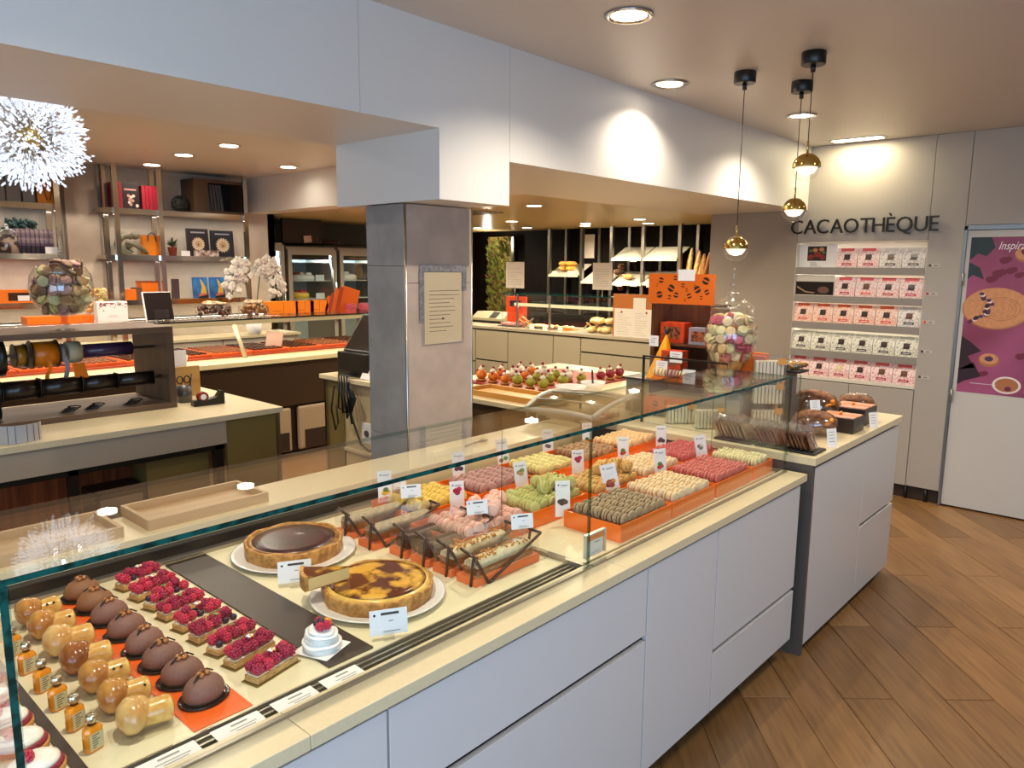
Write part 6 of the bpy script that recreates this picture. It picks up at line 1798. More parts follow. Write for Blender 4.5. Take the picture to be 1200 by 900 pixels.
# middle shelf: sculpture, bag, plant, card, books, sign
sc = thing('abstract_sculpture', 'olive grey sculpture of a curled figure on the middle shelf', 'sculpture', (ux(153, 290, 7.6), 7.60, z1_ + .0008))
SCM = mat('sculpture_olive', '#6f6a52', .5, noise=.15, scale=14)
b = MB().tube([(-.10 + .0 * i, 0, .09) for i in range(1)] + [(-.03 + .085 * math.cos(t), 0, .10 + .085 * math.sin(t)) for t in [5.2 - i * .42 for i in range(11)]], [.02] + [.022 + .012 * math.sin(i * .3) for i in range(11)], 10)
b.tube([(-.04, -.02, .08), (.02, -.03, .12), (.09, -.02, .08), (.15, -.02, .02)], [.03, .026, .022, .016], 10).ball((.05, 0, .19), (.045, .04, .038), 12, 8).tube([(-.05, -.03, .13), (.02, -.05, .10), (.10, -.03, .05)], [.02, .018, .012], 8).box(-.06, .16, -.05, .05, 0, .012)
b.build('figure', SCM, sc, local=True)
bg = thing('orange_bag', 'orange gift bag behind the curled sculpture on the middle shelf', 'bag', (ux(177, 290, 7.66), 7.66, z1_ + .0008))
MB().prism([(-.09, -.03), (.09, -.03), (.09, .03), (-.09, .03)], 0, .20).build('bag', mat('amber_bag', '#d8780c', .45), bg, local=True)
MB().tube([(-.04, -.031, .20), (-.04, -.033, .14), (-.03, -.033, .21), (.0, -.033, .225), (.03, -.033, .21), (.04, -.033, .14)], .005, 6).build('handle', DKBR, bg, local=True)
pt = thing('potted_plant', 'small green plant in a red pot on the middle shelf', 'plant', (ux(202, 290, 7.6), 7.60, z1_ + .0008))
MB().lathe([(.032, 0), (.045, .085), (.048, .09), (.04, .09), (.0001, .08)], 16).build('pot', mat('red_pot', '#7a2a1c', .5), pt, local=True)
b = MB(); rr = random.Random(5)
for k in range(60):
    a = rr.uniform(0, 6.3); L = rr.uniform(.06, .13); e = rr.uniform(.1, 1.2)
    d = Vector((math.cos(a) * math.sin(e), math.sin(a) * math.sin(e), math.cos(e))); s_ = Vector((-math.sin(a), math.cos(a), 0)) * .007
    p0 = Vector((0, 0, .085)); m_ = p0 + d * L * .6; t_ = p0 + d * L + Vector((0, 0, -.02))
    b.add([p0, m_ + s_, t_, m_ - s_], [(0, 1, 2, 3)], 0)
o = b.build('leaves', mat('plant_green', '#2c4526', .5), pt, local=True); o['kind'] = 'stuff'
tag(MB().box(0, .09, 0, .052, -.002, 0, 0, TX(ux(212, 290, 7.53), 7.53, z1_ + .004, FY)).build('price_card', CARD), 'white card beside the plant on the middle shelf', 'card')
def sunburst(r, hw, h, T):
    p = MB(); T2 = T @ Matrix.Translation((0, -.001, 0)) @ FY
    cx, cy, R0 = 0, h * .45, hw * .55
    pts = []
    for i in range(32):
        q = R0 * (1.18 if i % 2 else .92); a = 2 * PI * i / 32; pts.append((cx + q * math.cos(a), cy + q * math.sin(a), 0))
    p.flat(pts, 0, T2); p.flat([(a, b, .0002) for a, b in disc_pts(cx, cy, R0 * .55, n=18)], 1, T2); p.flat([(a, b, .0004) for a, b in disc_pts(cx, cy - R0 * .1, R0 * .12, R0 * .16, 8)], 2, T2)
    p.flat([(-hw * .65, h * .84, 0), (hw * .65, h * .84, 0), (hw * .65, h * .89, 0), (-hw * .65, h * .89, 0)], 3, T2)
    p.build('print', [mat('sun_cream', '#d9bfa0', .5), mat('sun_tan', '#c4a078', .5), BKB, mat('title_grey', '#9a9aa0', .5)], r, local=True)
book(221, 246, z1_, .285, mat('brown_black_book', '#2a2226', .4), 'dark book with cream sunburst cover on the middle shelf, left one', y=7.62, dep=.03, cov=sunburst, tilt=-.06)
book(249, 275, z1_, .275, NAVY, 'navy book with cream sunburst cover on the middle shelf, right one', y=7.62, dep=.03, cov=sunburst, tilt=-.06)
sgn = thing('small_sign', 'small brown patterned sign in front of the sunburst books', 'sign', (ux(242, 295, 7.53), 7.53, z1_ + .0045))
MB().box(-.13, .13, 0, .01, 0, .062).build('board', mat('sign_mix', '#7a4a38', .5, col2='#d9cfc4', scale=26), sgn, local=True)
# lower shelf: orange boxes, books, orchid
for k, (u0, u1, hh, m) in enumerate(((146, 160, .105, ORANGE), (160, 166, .12, mat('brown_pkg', '#6a4a3a', .5)), (167, 186, .17, ORANGE))):
    x0, x1 = ux(u0, 345, 7.56), ux(u1, 345, 7.56)
    r = thing('carton', ['small orange carton at the left of the lower shelf', 'narrow brown pack between the orange cartons', 'taller orange carton with dark lid on the lower shelf'][k], 'carton', ((x0 + x1) / 2, 7.56, z0_ + .0008))
    MB().box(x0, x1, 7.56, 7.7, z0_ + .001, z0_ + hh).build('box', m, r, bevel=.002)
    if k == 2: MB().box(x0 - .004, x1 + .004, 7.556, 7.704, z0_ + hh + .0002, z0_ + hh + .012).build('lid', mat('dark_orange_lid', '#8c3c10', .45), r)
def sail(r, hw, h, T):
    p = MB(); T2 = T @ Matrix.Translation((0, -.001, 0)) @ FY
    p.flat([(-hw * .1, h * .16, 0), (hw * .75, h * .2, 0), (hw * .7, h * .5, 0), (hw * .3, h * .8, 0), (-hw * .05, h * .95, 0), (hw * .15, h * .55, 0)], 0, T2)
    p.flat([(-hw * .5, 0, .0002), (hw, 0, .0002), (hw, h * .16, .0002), (-hw * .3, h * .08, .0002)], 1, T2); p.flat([(-hw * .4, h * .08, .0004), (hw * .8, h * .16, .0004), (hw * .5, h * .26, .0004), (-hw * .2, h * .20, .0004)], 2, T2)
    p.build('print', [mat('sail_yellow', '#d9a52c', .5), BKB, mat('sail_orange', '#c9602c', .5)], r, local=True)
BLU = mat('blue_book', '#1f4f8f', .4, col2='#2a7fc0', scale=6)
book(225, 242, z0_, .215, BLU, 'blue book with yellow sail on the lower shelf, left one', y=7.62, dep=.025, cov=sail, tilt=-.08)
book(245, 262, z0_, .215, BLU, 'blue book with yellow sail on the lower shelf, right one', y=7.62, dep=.025, cov=sail, tilt=-.08)
book(200, 208, z0_, .20, mat('brown_blue_book', '#4a3a3c', .4), 'brown and blue book half hidden by the dark display board', y=7.62, dep=.03)
# orchid sprays
oc_ = thing('white_orchid', 'white orchid sprays at the end of the shelves beside the fridges', 'orchid', (ux(296, 345, 7.4), 7.40, .9855))
MB().lathe([(.07, 0), (.085, .12), (.075, .12), (.0001, .10)], 18).build('pot', CARD, oc_, local=True)
rr = random.Random(17); stems = MB(); flow = MB()
for s_ in range(6):
    a = [-2.9, -2.6, -.4, -.1, .3, 2.7][s_]; dx = math.cos(a)
    pts = [(0, 0, .10), (dx * .05, .0, .35), (dx * .10, -.02, .62 + .03 * s_), (dx * .20, -.03, .70 + .02 * s_), (dx * .27, -.03, .55), (dx * .29, -.03, .36)]
    stems.tube(pts, .004, 5)
    for k in range(22):
        t = 2 + 3 * k / 26; i = int(t); q = Vector(pts[i]).lerp(Vector(pts[min(i + 1, 5)]), t - i)
        q += Vector((rr.uniform(-.085, .085), rr.uniform(-.05, .05), rr.uniform(-.07, .07)))
        for pth in range(5):
            b = 2 * PI * pth / 5 + rr.random()
            flow.ball(q + Vector((.018 * math.cos(b), rr.uniform(-.006, .006), .018 * math.sin(b))), (.024, .008, .020), 6, 4, rot=(rr.uniform(-.5, .5), b, 0))
stems.build('stems', mat('stem_green', '#5a6040', .5), oc_, local=True)
o = flow.build('blossom', mat('orchid_white', '#e6e0d4', .5), oc_, local=True); o['kind'] = 'stuff'
# left bay goods
for k in range(5):
    u0 = [-8, 8, 27, -24, 56][k]; w_ = [15, 17, 15, 15, 8][k]
    x0, x1 = ux(u0, 230, 7.55), ux(u0 + w_, 230, 7.55)
    r = thing('paper_bag', 'grey paper bag on the top left shelf, ' + ['left of the black edged one', 'black edged one in the middle', 'right one', 'outermost at the picture edge', 'behind the orange bag'][k], 'bag', ((x0 + x1) / 2, 7.55 + (.1 if k == 4 else 0), z2 + .0008), 0, 'grey paper bags on the top left shelf')
    hw = (x1 - x0) / 2
    MB().prism([(-hw, 0), (hw, 0), (hw, .08), (-hw, .08)], 0, .26).build('bag', mat('taupe_bag', '#7d766f', .5), r, local=True)
    MB().box(hw - .006, hw + .001, -.001, .081, 0, .262).tube([(-hw * .5, -.003, .2), (-hw * .4, -.004, .29), (0, -.004, .315), (hw * .4, -.004, .29), (hw * .5, -.003, .2)], .004, 5).build('handle', BLACK, r, local=True)
x0, x1 = ux(43, 230, 7.54), ux(67, 230, 7.54)
r = thing('orange_paper_bag', 'orange paper bag at the right end of the top left shelf', 'bag', ((x0 + x1) / 2, 7.52, z2 + .005))
hw = (x1 - x0) / 2
MB().prism([(-hw, 0), (hw, 0), (hw, .09), (-hw, .09)], 0, .185).build('bag', mat('ochre_bag', '#c9780c', .5), r, local=True)
for s_ in (-.25, .45):
    pass
MB().tube([(-hw * .35, -.003, .185), (-hw * .33, -.004, .10), (-hw * .1, -.004, .03), (hw * .2, -.004, .03), (hw * .38, -.004, .10), (hw * .4, -.003, .185)], .005, 6).build('handle', mat('brown_handle', '#7a3c0c', .5), r, local=True)
for k in range(8):
    x = ux(22 + k * 5.4, 285, 7.58)
    r = thing('violet_pack', 'violet patterned pack on the middle left shelf, ' + ('leftmost' if k == 0 else 'rightmost' if k == 7 else '%s from the left' % ords[k]), 'pack', (x, 7.56, z1_ + .0008), .35, 'violet packs on the middle left shelf')
    MB().box(-.018, .018, 0, .10, 0, .215).build('pack', mat('violet_pack', '#5a4a63', .45, col2='#b8a4a8', scale=18), r, local=True, bevel=.001)
    MB().box(-.0185, .0185, -.001, .05, .002, .07).build('dark_foot', mat('violet_dark', '#2a2230', .45), r, local=True)
jr_ = thing('spice_jar', 'glass jar with black and white filling on the middle left shelf', 'jar', (ux(9, 285, 7.6), 7.60, z1_ + .0008))
MB().lathe([(.085, 0), (.09, .01), (.09, .17), (.06, .21), (.03, .215), (.02, .24), (.0001, .26)], 24).build('jar', JG, jr_, local=True)
MB().lathe([(.08, .004), (.082, .16), (.0001, .165)], 20).build('filling', mat('jar_filling', '#3a2620', .5, col2='#b9a08c', scale=18, lo=.48, hi=.55), jr_, local=True)
gp = thing('green_plant_ball', 'dark green foliage above the violet packs on the middle left shelf', 'plant', (ux(24, 265, 7.68), 7.70, z1_ + .0008))
MB().lathe([(.05, 0), (.06, .20), (.0001, .20)], 14).build('stand', DKBR, gp, local=True)
b = MB(); rr = random.Random(4)
for k in range(50):
    b.ball((rr.gauss(0, .055), rr.gauss(0, .03), .25 + rr.gauss(0, .025)), (.028, .022, .016), 6, 4, rot=(rr.random(), rr.random(), rr.random()))
o = b.build('leaves', mat('deep_teal_leaf', '#24403a', .5), gp, local=True); o['kind'] = 'stuff'
tag(MB().box(0, .11, 0, .06, -.002, 0, 0, TX(ux(53, 292, 7.53), 7.53, z1_ + .004, FY)).build('price_card', CARD), 'white card at the end of the middle left shelf', 'card')
ob2 = thing('orange_showbox', 'orange box with dark window and white tag on the lower left shelf', 'box', (ux(21, 348, 7.55), 7.56, z0_ + .0008))
MB().box(-.17, .19, 0, .14, 0, .115).build('box', ORANGE, ob2, local=True, bevel=.002)
MB().box(-.07, .16, -.0012, -.0004, .02, .09).build('window', mat('dark_window', '#3a2016', .3), ob2, local=True)
MB().box(.0, .09, -.006, -.003, .02, .065).build('tag', CARD, ob2, local=True)

# ------------------------------------------------------------------ fridges behind (front at y=8.2)
FRY = 8.2
FRM = mat('fridge_alu', '#a8a197', .35, .5); COOL = mat('fridge_inside', '#b5cdd2', .5)
def fridge(x0, x1, ztop, lab, nshelf=3):
    r = thing('glass_fridge', lab, 'fridge', ((x0 + x1) / 2, FRY + .35, 0), 0, 'glass fronted fridges')
    MB().box(x0, x0 + .03, FRY + .04, FRY + .7, .05, ztop).build('side', FRM, r)
    MB().box(x1 - .03, x1, FRY + .04, FRY + .7, .05, ztop).build('side', FRM, r)
    MB().box(x0 + .0302, x1 - .0302, FRY + .66, FRY + .7, .05, ztop).build('back', COOL, r)
    MB().box(x0 + .0302, x1 - .0302, FRY + .04, FRY + .659, ztop - .06, ztop).build('top', FRM, r)
    MB().box(x0 + .0302, x1 - .0302, FRY + .04, FRY + .659, .05, .3).build('base', FRM, r)
    d = MB().box(x0, x0 + .055, FRY, FRY + .038, .3, ztop - .03).box(x1 - .055, x1, FRY, FRY + .038, .3, ztop - .03).box(x0 + .055, x1 - .055, FRY, FRY + .038, ztop - .10, ztop - .03).box(x0 + .055, x1 - .055, FRY, FRY + .038, .3, .38).build('door_frame', FRM, r)
    MB().pane(x0 + .055, x1 - .055, FRY + .014, FRY + .022, .38, ztop - .10).build('door_pane', [GLASS, EDGE], r)
    MB().cyl((x1 - .03, FRY - .03, 1.0), (x1 - .03, FRY - .03, 1.5), .012, 8).build('handle', STEEL, r)
    area('fridge_lamp', ((x0 + x1) / 2, FRY + .20, ztop - .065), (-.15, 0, 0), (x1 - x0) * .7, .06, 75, (.78, .94, 1.0))
    MB().box(x0 + .07, x1 - .07, FRY + .06, FRY + .12, ztop - .16, ztop - .061).build('head_panel', BLACK, r)
    for k in range(nshelf):
        z = 1.30 + k * .23
        MB().box(x0 + .031, x1 - .031, FRY + .12, FRY + .655, z - .008, z).build('shelf', mat('white_wire', '#c9d2d2', .4), r)
    for xx in (x0 + .18, x0 + .42):
        if xx < x1 - .1: MB().cyl((xx, FRY + .6, .31), (xx, FRY + .6, ztop - .07), .006, 6).build('rack_post', STEEL, r)
    return r
F1 = (at(303, 290, y=FRY).x, at(333, 290, y=FRY).x); F2 = (at(337, 290, y=FRY).x, at(394, 290, y=FRY).x); F3 = (at(398, 290, y=FRY).x, at(398, 290, y=FRY).x + .75)
fridge(F1[0], F1[1], 1.99, 'narrow glass door fridge at the left beside the orchid'); fridge(F2[0], F2[1], 1.95, 'glass door fridge in the middle holding cakes'); fridge(F3[0], F3[1], 1.95, 'glass door fridge at the right, partly behind the pillar')
CAKEW = mat('white_cream_cake', '#dfe6e4', .5); CAKEY = mat('yellow_cake', '#d8b53a', .45)
def fcake(x, z, m, lab, topm, w_=.15, h_=.07):
    r = thing('cream_cake', lab, 'cake', (x, FRY + .3, z + .0008))
    MB().lathe([(w_, 0), (w_, h_ * .8), (w_ * .8, h_), (.0001, h_ * 1.1)], 20).build('cake', m, r, local=True)
    b = MB(); rr = random.Random(int(x * 100))
    for k in range(9):
        a = rr.uniform(0, 6.3); q = w_ * .7 * rr.random()
        b.ball((q * math.cos(a), q * math.sin(a), h_ * 1.15), (.03, .03, .026), 7, 5, m=k % 2)
    b.build('topping', topm, r, local=True)
RB = [mat('topping_red', '#a8242c', .4), CAKEW]
fcake(F2[0] + .38, 1.53, CAKEW, 'white cream cake with cherries on the upper shelf of the middle fridge', RB, .16, .07)
fcake(F2[0] + .145, 1.53, mat('striped_cake', '#3a2a26', .5, col2='#d9cfc6', scale=22), 'dark striped cake at the left of the upper fridge shelf', RB, .09, .06)
fcake(F2[0] + .32, 1.30, CAKEY, 'yellow cake with dark dots and berries on the lower shelf of the middle fridge', [RB[0], BKB], .13, .075)
fcake(F3[0] + .26, 1.53, CAKEW, 'white cream cake on the upper shelf of the right fridge', [CAKEW, CAKEW], .17, .08)
fcake(F3[0] + .30, 1.30, mat('beige_cake', '#c9b98c', .5), 'beige cake on the lower shelf of the right fridge', [CAKEW, CAKEW], .15, .06)
for k, (x, z) in enumerate(((F1[1] - .14, 1.53), (F1[1] - .14, 1.30), (F2[1] - .17, 1.53), (F2[1] - .17, 1.30), (F3[0] + .10, 1.53))):
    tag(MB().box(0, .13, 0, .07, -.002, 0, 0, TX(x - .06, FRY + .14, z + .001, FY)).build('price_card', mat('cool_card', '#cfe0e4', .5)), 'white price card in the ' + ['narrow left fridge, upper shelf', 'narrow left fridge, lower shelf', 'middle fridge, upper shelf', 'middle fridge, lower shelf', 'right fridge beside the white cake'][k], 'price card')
# dark niche on top of the fridges
nb = thing('upper_cabinet', 'dark open cabinet with wooden boards above the fridges', 'cabinet', (5.5, 8.5, 1.96))
MB().box(F1[1], 6.6, 8.75, 8.78, 1.9955, 2.285).build('back', BLACK, nb)
MB().box(F1[1] + .0, F1[1] + .55, FRY + .02, FRY + .06, 1.9955, 2.285).build('door', mat('very_dark_wood', '#1c100c', .5), nb)
MB().box(F1[1] + .0, 6.6, FRY, 8.75, 1.992, 1.9953).build('base_board', mat('bronze_strip', '#4a3c28', .3, .6), nb)
tag(MB().lathe([(.14, 0), (.15, .02), (.14, .05), (.0001, .06)], 20, 0, Matrix.Translation((at(384, 268, y=8.5).x, 8.5, 1.9958))).build('bread_board', mat('dim_bread', '#4a2a14', .6)), 'round brown loaf standing in the dark cabinet above the fridges', 'bread')
tag(MB().box(0, .11, 0, .085, -.002, 0, 0, TX(at(357, 288, y=8.19).x, 8.195, 1.9958, FY) @ Matrix.Rotation(.1, 4, 'Z')).build('price_card', mat('rose_card', '#c9a894', .5)), 'pale card standing on the edge of the dark cabinet', 'card')

# ------------------------------------------------------------------ till station beside the pillar
pc = thing('till_counter', 'cream till counter with cables and socket beside the pillar', 'counter', (3.2, 4.1, 0))
MB().box(2.88, 3.27, 3.55, 4.38, .955, .985).build('top', CTR, pc, bevel=.003)
MB().box(2.92, 2.94, 4.16, 4.35, 0, .953).build('side_front', OLIVE, pc)
MB().box(2.905, 2.92, 4.34, 4.36, 0, .953).build('steel_edge', CHROME, pc)
MB().box(2.93, 2.95, 3.56, 4.158, 0, .953).build('panel', mat('cream_panel', '#c9b48a', .45), pc)
MB().box(2.955, 3.25, 3.58, 4.33, .02, .953).build('carcass', DKBR, pc)
MB().box(2.922, 2.9298, 3.85, 3.97, .56, .70).build('socket', CARD, pc, bevel=.004)
MB().lathe([(.022, 0), (.022, .006)], 16, 0, Matrix.Translation((2.9215, 3.91, .63)) @ Matrix.Rotation(-PI / 2, 4, 'Y')).build('socket_hole', GREYP, pc)
MB().box(2.915, 2.929, 3.56, 4.158, .48, .50).build('rail', CTR, pc)
MB().box(2.922, 2.9298, 3.75, 3.95, .26, .36).build('vent', BLACK, pc)
TZ = .9855
pm_ = thing('till_screen', 'black touch screen till tilted back on its base beside the pillar', 'till', (3.1, 4.1, TZ))
a = at(394, 408, x=3.05); b = at(434, 412, x=3.05); c_ = at(416, 371, x=3.05)
MB().box(2.95, 3.2, 3.92, 4.26, TZ, TZ + .16).build('base', BLACK, pm_, bevel=.004)
Ts = Matrix.Translation((3.0, 4.26, TZ + .165)) @ Matrix.Rotation(.62, 4, 'Y') @ Matrix(((0, 0, -1, 0), (-1, 0, 0, 0), (0, 1, 0, 0), (0, 0, 0, 1)))
MB().box(0, .44, 0, .30, -.03, 0, 0, Ts).build('screen', mat('screen_back', '#2a2725', .3), pm_, bevel=.004)
MB().box(.015, .425, .015, .285, .0005, .001, 0, Ts).build('display', mat('screen_glass', '#191614', .12), pm_)
tag(MB().box(0, .10, 0, .16, -.002, 0, 0, Matrix.Translation((2.93, 3.98, TZ + .003)) @ Matrix.Rotation(.5, 4, 'Y') @ FX).build('receipt', CARD), 'white receipt leaning against the till', 'paper')
cb_ = MB()
for k in range(4):
    q = random.Random(k)
    cb_.tube([(2.94, 4.12 - .03 * k, TZ + .02), (2.86, 4.12 - .03 * k, TZ + .02), (2.845, 4.10 - .03 * k, TZ - .10), (2.85, 4.12 - .05 * k, TZ - .20 - .03 * k), (2.86, 4.05 - .02 * k, TZ - .22), (2.86, 4.0 - .02 * k, TZ - .12), (2.865, 4.02, TZ - .02)], .007, 6)
cb_.tube([(2.86, 4.03, TZ - .15), (2.875, 3.98, TZ - .30), (2.88, 3.92, TZ - .42), (2.89, 3.84, TZ - .46), (2.90, 3.80, TZ - .42), (2.905, 3.80, TZ - .36)], .007, 6).tube([(2.85, 4.16, TZ - .05), (2.85, 4.20, TZ - .22), (2.86, 4.17, TZ - .36), (2.855, 4.13, TZ - .30), (2.85, 4.15, TZ - .18)], .006, 6)
tag(cb_.build('cable', BLACK), 'tangle of black cables hanging from the till', 'cable')
tag(MB().box(2.96, 3.1, 3.6, 3.78, TZ, TZ + .11).build('wooden_block', wood('light_wood', '#a57a3a', '#c29a58', 'X', 5, .5), bevel=.002), 'small light wooden block beside the till', 'block')
# ================================================================== island with fruit pastries, clear dome, bread zone
ISL = thing('island_counter', 'brown fronted island counter behind the case carrying fruit pastries', 'counter', (4.0, 3.3, 0))
MB().box(3.32, 5.0, 2.66, 3.95, .05, .868).build('body', mat('island_brown', '#5a4630', .4), ISL)
tag(MB().box(3.28, 5.04, 2.62, 4.0, .8705, .90).build('island_worktop', STONE, bevel=.002), 'cream stone top of the island behind the macarons', 'worktop')
IZ = .9005
bdw = wood('honey_board', '#b5792f', '#cf9a4c', 'Y', 5, .45)
bd = thing('serving_board', 'honey coloured wooden serving tray on the island', 'tray', (3.49, 3.16, IZ))
MB().box(3.36, 3.62, 2.86, 3.46, IZ, IZ + .012).build('base', bdw, bd)
for a in ((3.36, 3.374, 2.86, 3.46), (3.606, 3.62, 2.86, 3.46), (3.3742, 3.6058, 2.86, 2.874), (3.3742, 3.6058, 3.446, 3.46)):
    MB().box(*a, IZ + .0122, IZ + .036).build('rim', bdw, bd, bevel=.001)
tag(MB().box(3.40, 3.52, 2.70, 2.84, IZ, IZ + .012).build('dark_box', mat('navy_case', '#1c2230', .4), bevel=.002), 'small dark blue pad beside the wooden serving tray', 'pad')
def bowl(x, y, r_, lab):
    o = MB().lathe([(r_ * .45, 0), (r_ * .5, .006), (r_ * .85, .04), (r_, .075), (r_ * .97, .075), (r_ * .8, .042), (r_ * .4, .010), (.0001, .009)], 30, 0, Matrix.Translation((x, y, IZ))).build('bowl', PLATE)
    tag(o, lab, 'bowl')
bowl(3.74, 2.86, .10, 'white bowl on the island, left one in front'); bowl(3.98, 2.86, .085, 'white bowl on the island, right one with a dark handle in it')
tag(MB().cyl((3.97, 2.85, IZ + .03), (3.94, 2.84, IZ + .16), .007, 8).build('ladle_handle', BLACK), 'dark handle standing in the right white bowl', 'ladle')
# fruit pastries in rows
FRT = {'mandarin': mat('mandarin', '#d8741c', .3, noise=.15, scale=40), 'kiwi': mat('green_fruit', '#9a9a2c', .35, noise=.2, scale=40), 'berryt': mat('berry_top', '#8a1c2c', .35), 'cream': mat('whip_small', '#e8dfcc', .45)}
BASEC = mat('small_tart_base', '#b5803f', .55)
rr = random.Random(14)
def fpastry(x, y, kind, lab, big=1.0):
    r = thing('fruit_pastry', lab, 'pastry', (x, y, IZ + .0105), rr.uniform(0, 3), 'fruit pastries on the island', )
    MB().lathe([(.030, 0), (.036, .016), (.032, .017), (.0001, .017)], 14).build('base', BASEC, r, local=True)
    MB().ball((0, 0, .044), (.036, .036, .032), 12, 8).build('fruit', FRT[kind], r, local=True)
    MB().ball((.004, 0, .077), (.020, .020, .012), 8, 5).ball((.002, 0, .088), .010, 8, 5).build('cream', FRT['cream'], r, local=True)
    MB().ball((rr.uniform(-.01, .01), rr.uniform(-.01, .01), .098), .011, 7, 5).ball((.02, .02, .066), .010, 7, 5).build('berry', FRT['berryt'], r, local=True)
    MB().ball((-.022, -.012, .076), (.016, .007, .002), 8, 4, rot=(.5, -.5, rr.uniform(0, 3))).build('leaf', LEAFG, r, local=True)
    r.scale = (big,) * 3
tag(MB().box(3.70, 4.72, 3.02, 3.78, IZ, IZ + .010).build('red_mat', mat('red_mat', '#8a2a20', .5)), 'red tray under the fruit pastries', 'tray')
rowk = ['kiwi', 'kiwi', 'kiwi', 'mandarin', 'mandarin', 'mandarin', 'mandarin', 'cream']
for i in range(6):
    for j in range(3):
        k = 'kiwi' if (i + j * 0) % 6 < 3 else 'mandarin'
        x = 3.78 + j * .21; y = 3.12 + i * .115
        fpastry(x, y, k if rr.random() < .85 else 'cream', '%s fruit pastry with cream and berries on the island, %s row, %s from the right' % ('green' if k == 'kiwi' else 'orange', ['front', 'middle', 'back'][j], ['first', 'second', 'third', 'fourth', 'fifth', 'sixth'][i]), rr.uniform(.95, 1.15))
for i in range(3):
    fpastry(4.38 + i * .12, 3.08, 'berryt', 'dark red berry pastry at the right end of the island, %s' % ['front one', 'middle one', 'back one'][i], 1.0)
# clear domed tray cover with pastries under it
dm = thing('domed_cover', 'large grey tinted acrylic cover with curved rim and handles on the rear worktop end', 'cover', (3.18, 2.33, .9205))
DTINT = glass('tinted_acrylic', (.72, .70, .64), .10, .05, .8)
RIMM = mat('acrylic_rim_light', '#b9b4a4', .25)
mb = MB(); n = 14; L_, Wd = .30, .22
T = Matrix.Rotation(.15, 4, 'Z')
grid = []
for i in range(n + 1):
    for j in range(9):
        u_ = -1 + 2 * i / n; v_ = -1 + 2 * j / 8
        z = .075 + .05 * (1 - u_ * u_) + .01 * (1 - v_ * v_)
        grid.append((u_ * L_, v_ * Wd * (1 - .12 * u_ * u_), z))
mb.add(grid, [(i * 9 + j, (i + 1) * 9 + j, (i + 1) * 9 + j + 1, i * 9 + j + 1) for i in range(n) for j in range(8)], 0, True, T)
mb.add([(a, b, c_ - .005) for a, b, c_ in grid], [(i * 9 + j, i * 9 + j + 1, (i + 1) * 9 + j + 1, (i + 1) * 9 + j) for i in range(n) for j in range(8)], 0, True, T)
mb.build('cover', DTINT, dm, local=True)
rim = [grid[i * 9] for i in range(n + 1)] + [grid[n * 9 + j] for j in range(1, 9)] + [grid[i * 9 + 8] for i in range(n - 1, -1, -1)] + [grid[j] for j in range(7, -1, -1)]
MB().tube([T @ Vector(q) for q in rim], .012, 8).build('rim', RIMM, dm, local=True)
sk = [T @ Vector(q) for q in rim[:-1]]; ns = len(sk)
MB().add(sk + [Vector((q.x * .96, q.y * .96, .016)) for q in sk], [(i, (i + 1) % ns, ns + (i + 1) % ns, ns + i) for i in range(ns)], 0, True).build('side_wall', DTINT, dm, local=True)
for k in range(3):
    MB().tube([T @ (Vector(grid[(3 + 4 * k) * 9 + j]) + Vector((0, 0, .003))) for j in range(9)], .003, 5).build('rib', RIMM, dm, local=True)
MB().tube([T @ Vector(q) for q in ((-.02, -.225, .115), (.0, -.25, .15), (.08, -.26, .17), (.20, -.25, .15), (.24, -.21, .095))], .010, 8).build('handle', RIMM, dm, local=True)
for a, b in ((-.24, -.16), (.24, -.16), (-.24, .16), (.24, .16)):
    MB().cyl(T @ Vector((a, b, 0)), T @ Vector((a, b, .08)), .008, 8).build('foot', RIMM, dm, local=True)
for k in range(5):
    o = mac_shells(12).build('macaron_piece', MATS['macaron_' + ['cream', 'hazel', 'pink', 'rose', 'cream'][k]], None, local=True)
    o.location = T @ Vector((-.18 + k * .08, -.10, .016)) + Vector((3.18, 2.33, .9205)); o.scale = (1.6, 1.6, 1.0)
    tag(o, 'large %s macaron under the tinted cover, %s' % (['cream', 'brown', 'pink', 'red', 'pale'][k], ['leftmost', 'second from the left', 'middle one', 'fourth from the left', 'rightmost'][k]), 'macaron', 'macarons under the tinted cover')
    o.name = 'macaron'

# ------------------------------------------------------------------ bread counter (front faces -X)
BX = 6.6
GLB = mat('gloss_beige', '#aaa088', .14, coat=.3)
bc = thing('bread_counter', 'long glossy beige bread counter with dark joints in the back', 'counter', (7.0, 5.4, 0))
MB().box(BX + .03, BX + .7, 3.9, 8.6, .02, .968).build('carcass', mat('joint_dark', '#2e2820', .6), bc)
def fy(u, v): return at(u, v, x=BX).y
def fz(u, v): return at(u, v, x=BX).z
ys = [3.95, at(755, 400, x=BX).y, fy(680, 420), fy(648, 410), fy(595, 400), 8.5]
for a, b, splits in ((8.5, 6.56, [.55]), (6.56, fy(595, 400), [.58]), (fy(595, 400), fy(648, 410), []), (fy(648, 410), fy(680, 420), [.46]), (fy(680, 420), 3.95, [.80])):
    zz = [.05] + splits + [.962]
    for z0, z1 in zip(zz, zz[1:]):
        MB().box(BX, BX + .025, min(a, b) + .006, max(a, b) - .006, z0 + .008, z1 - .008).build('panel', GLB, bc, bevel=.002)
tag(MB().box(BX - .02, BX + .72, 3.88, 8.62, .970, 1.0).build('bread_worktop', mat('pale_top', '#a89c86', .25)), 'stone top of the glossy bread counter', 'worktop')
bz = 1.0005
bg_ = thing('bread_case', 'low glass case on the bread counter', 'display case', (6.95, 5.3, bz))
MB().pane(6.70, 6.708, 4.2, 6.2, bz, 1.40).build('front_pane', [GLASS, EDGE], bg_)
MB().pane(6.69, 7.16, 4.2, 6.2, 1.4005, 1.41).build('top_pane', [GLASS, EDGE], bg_)
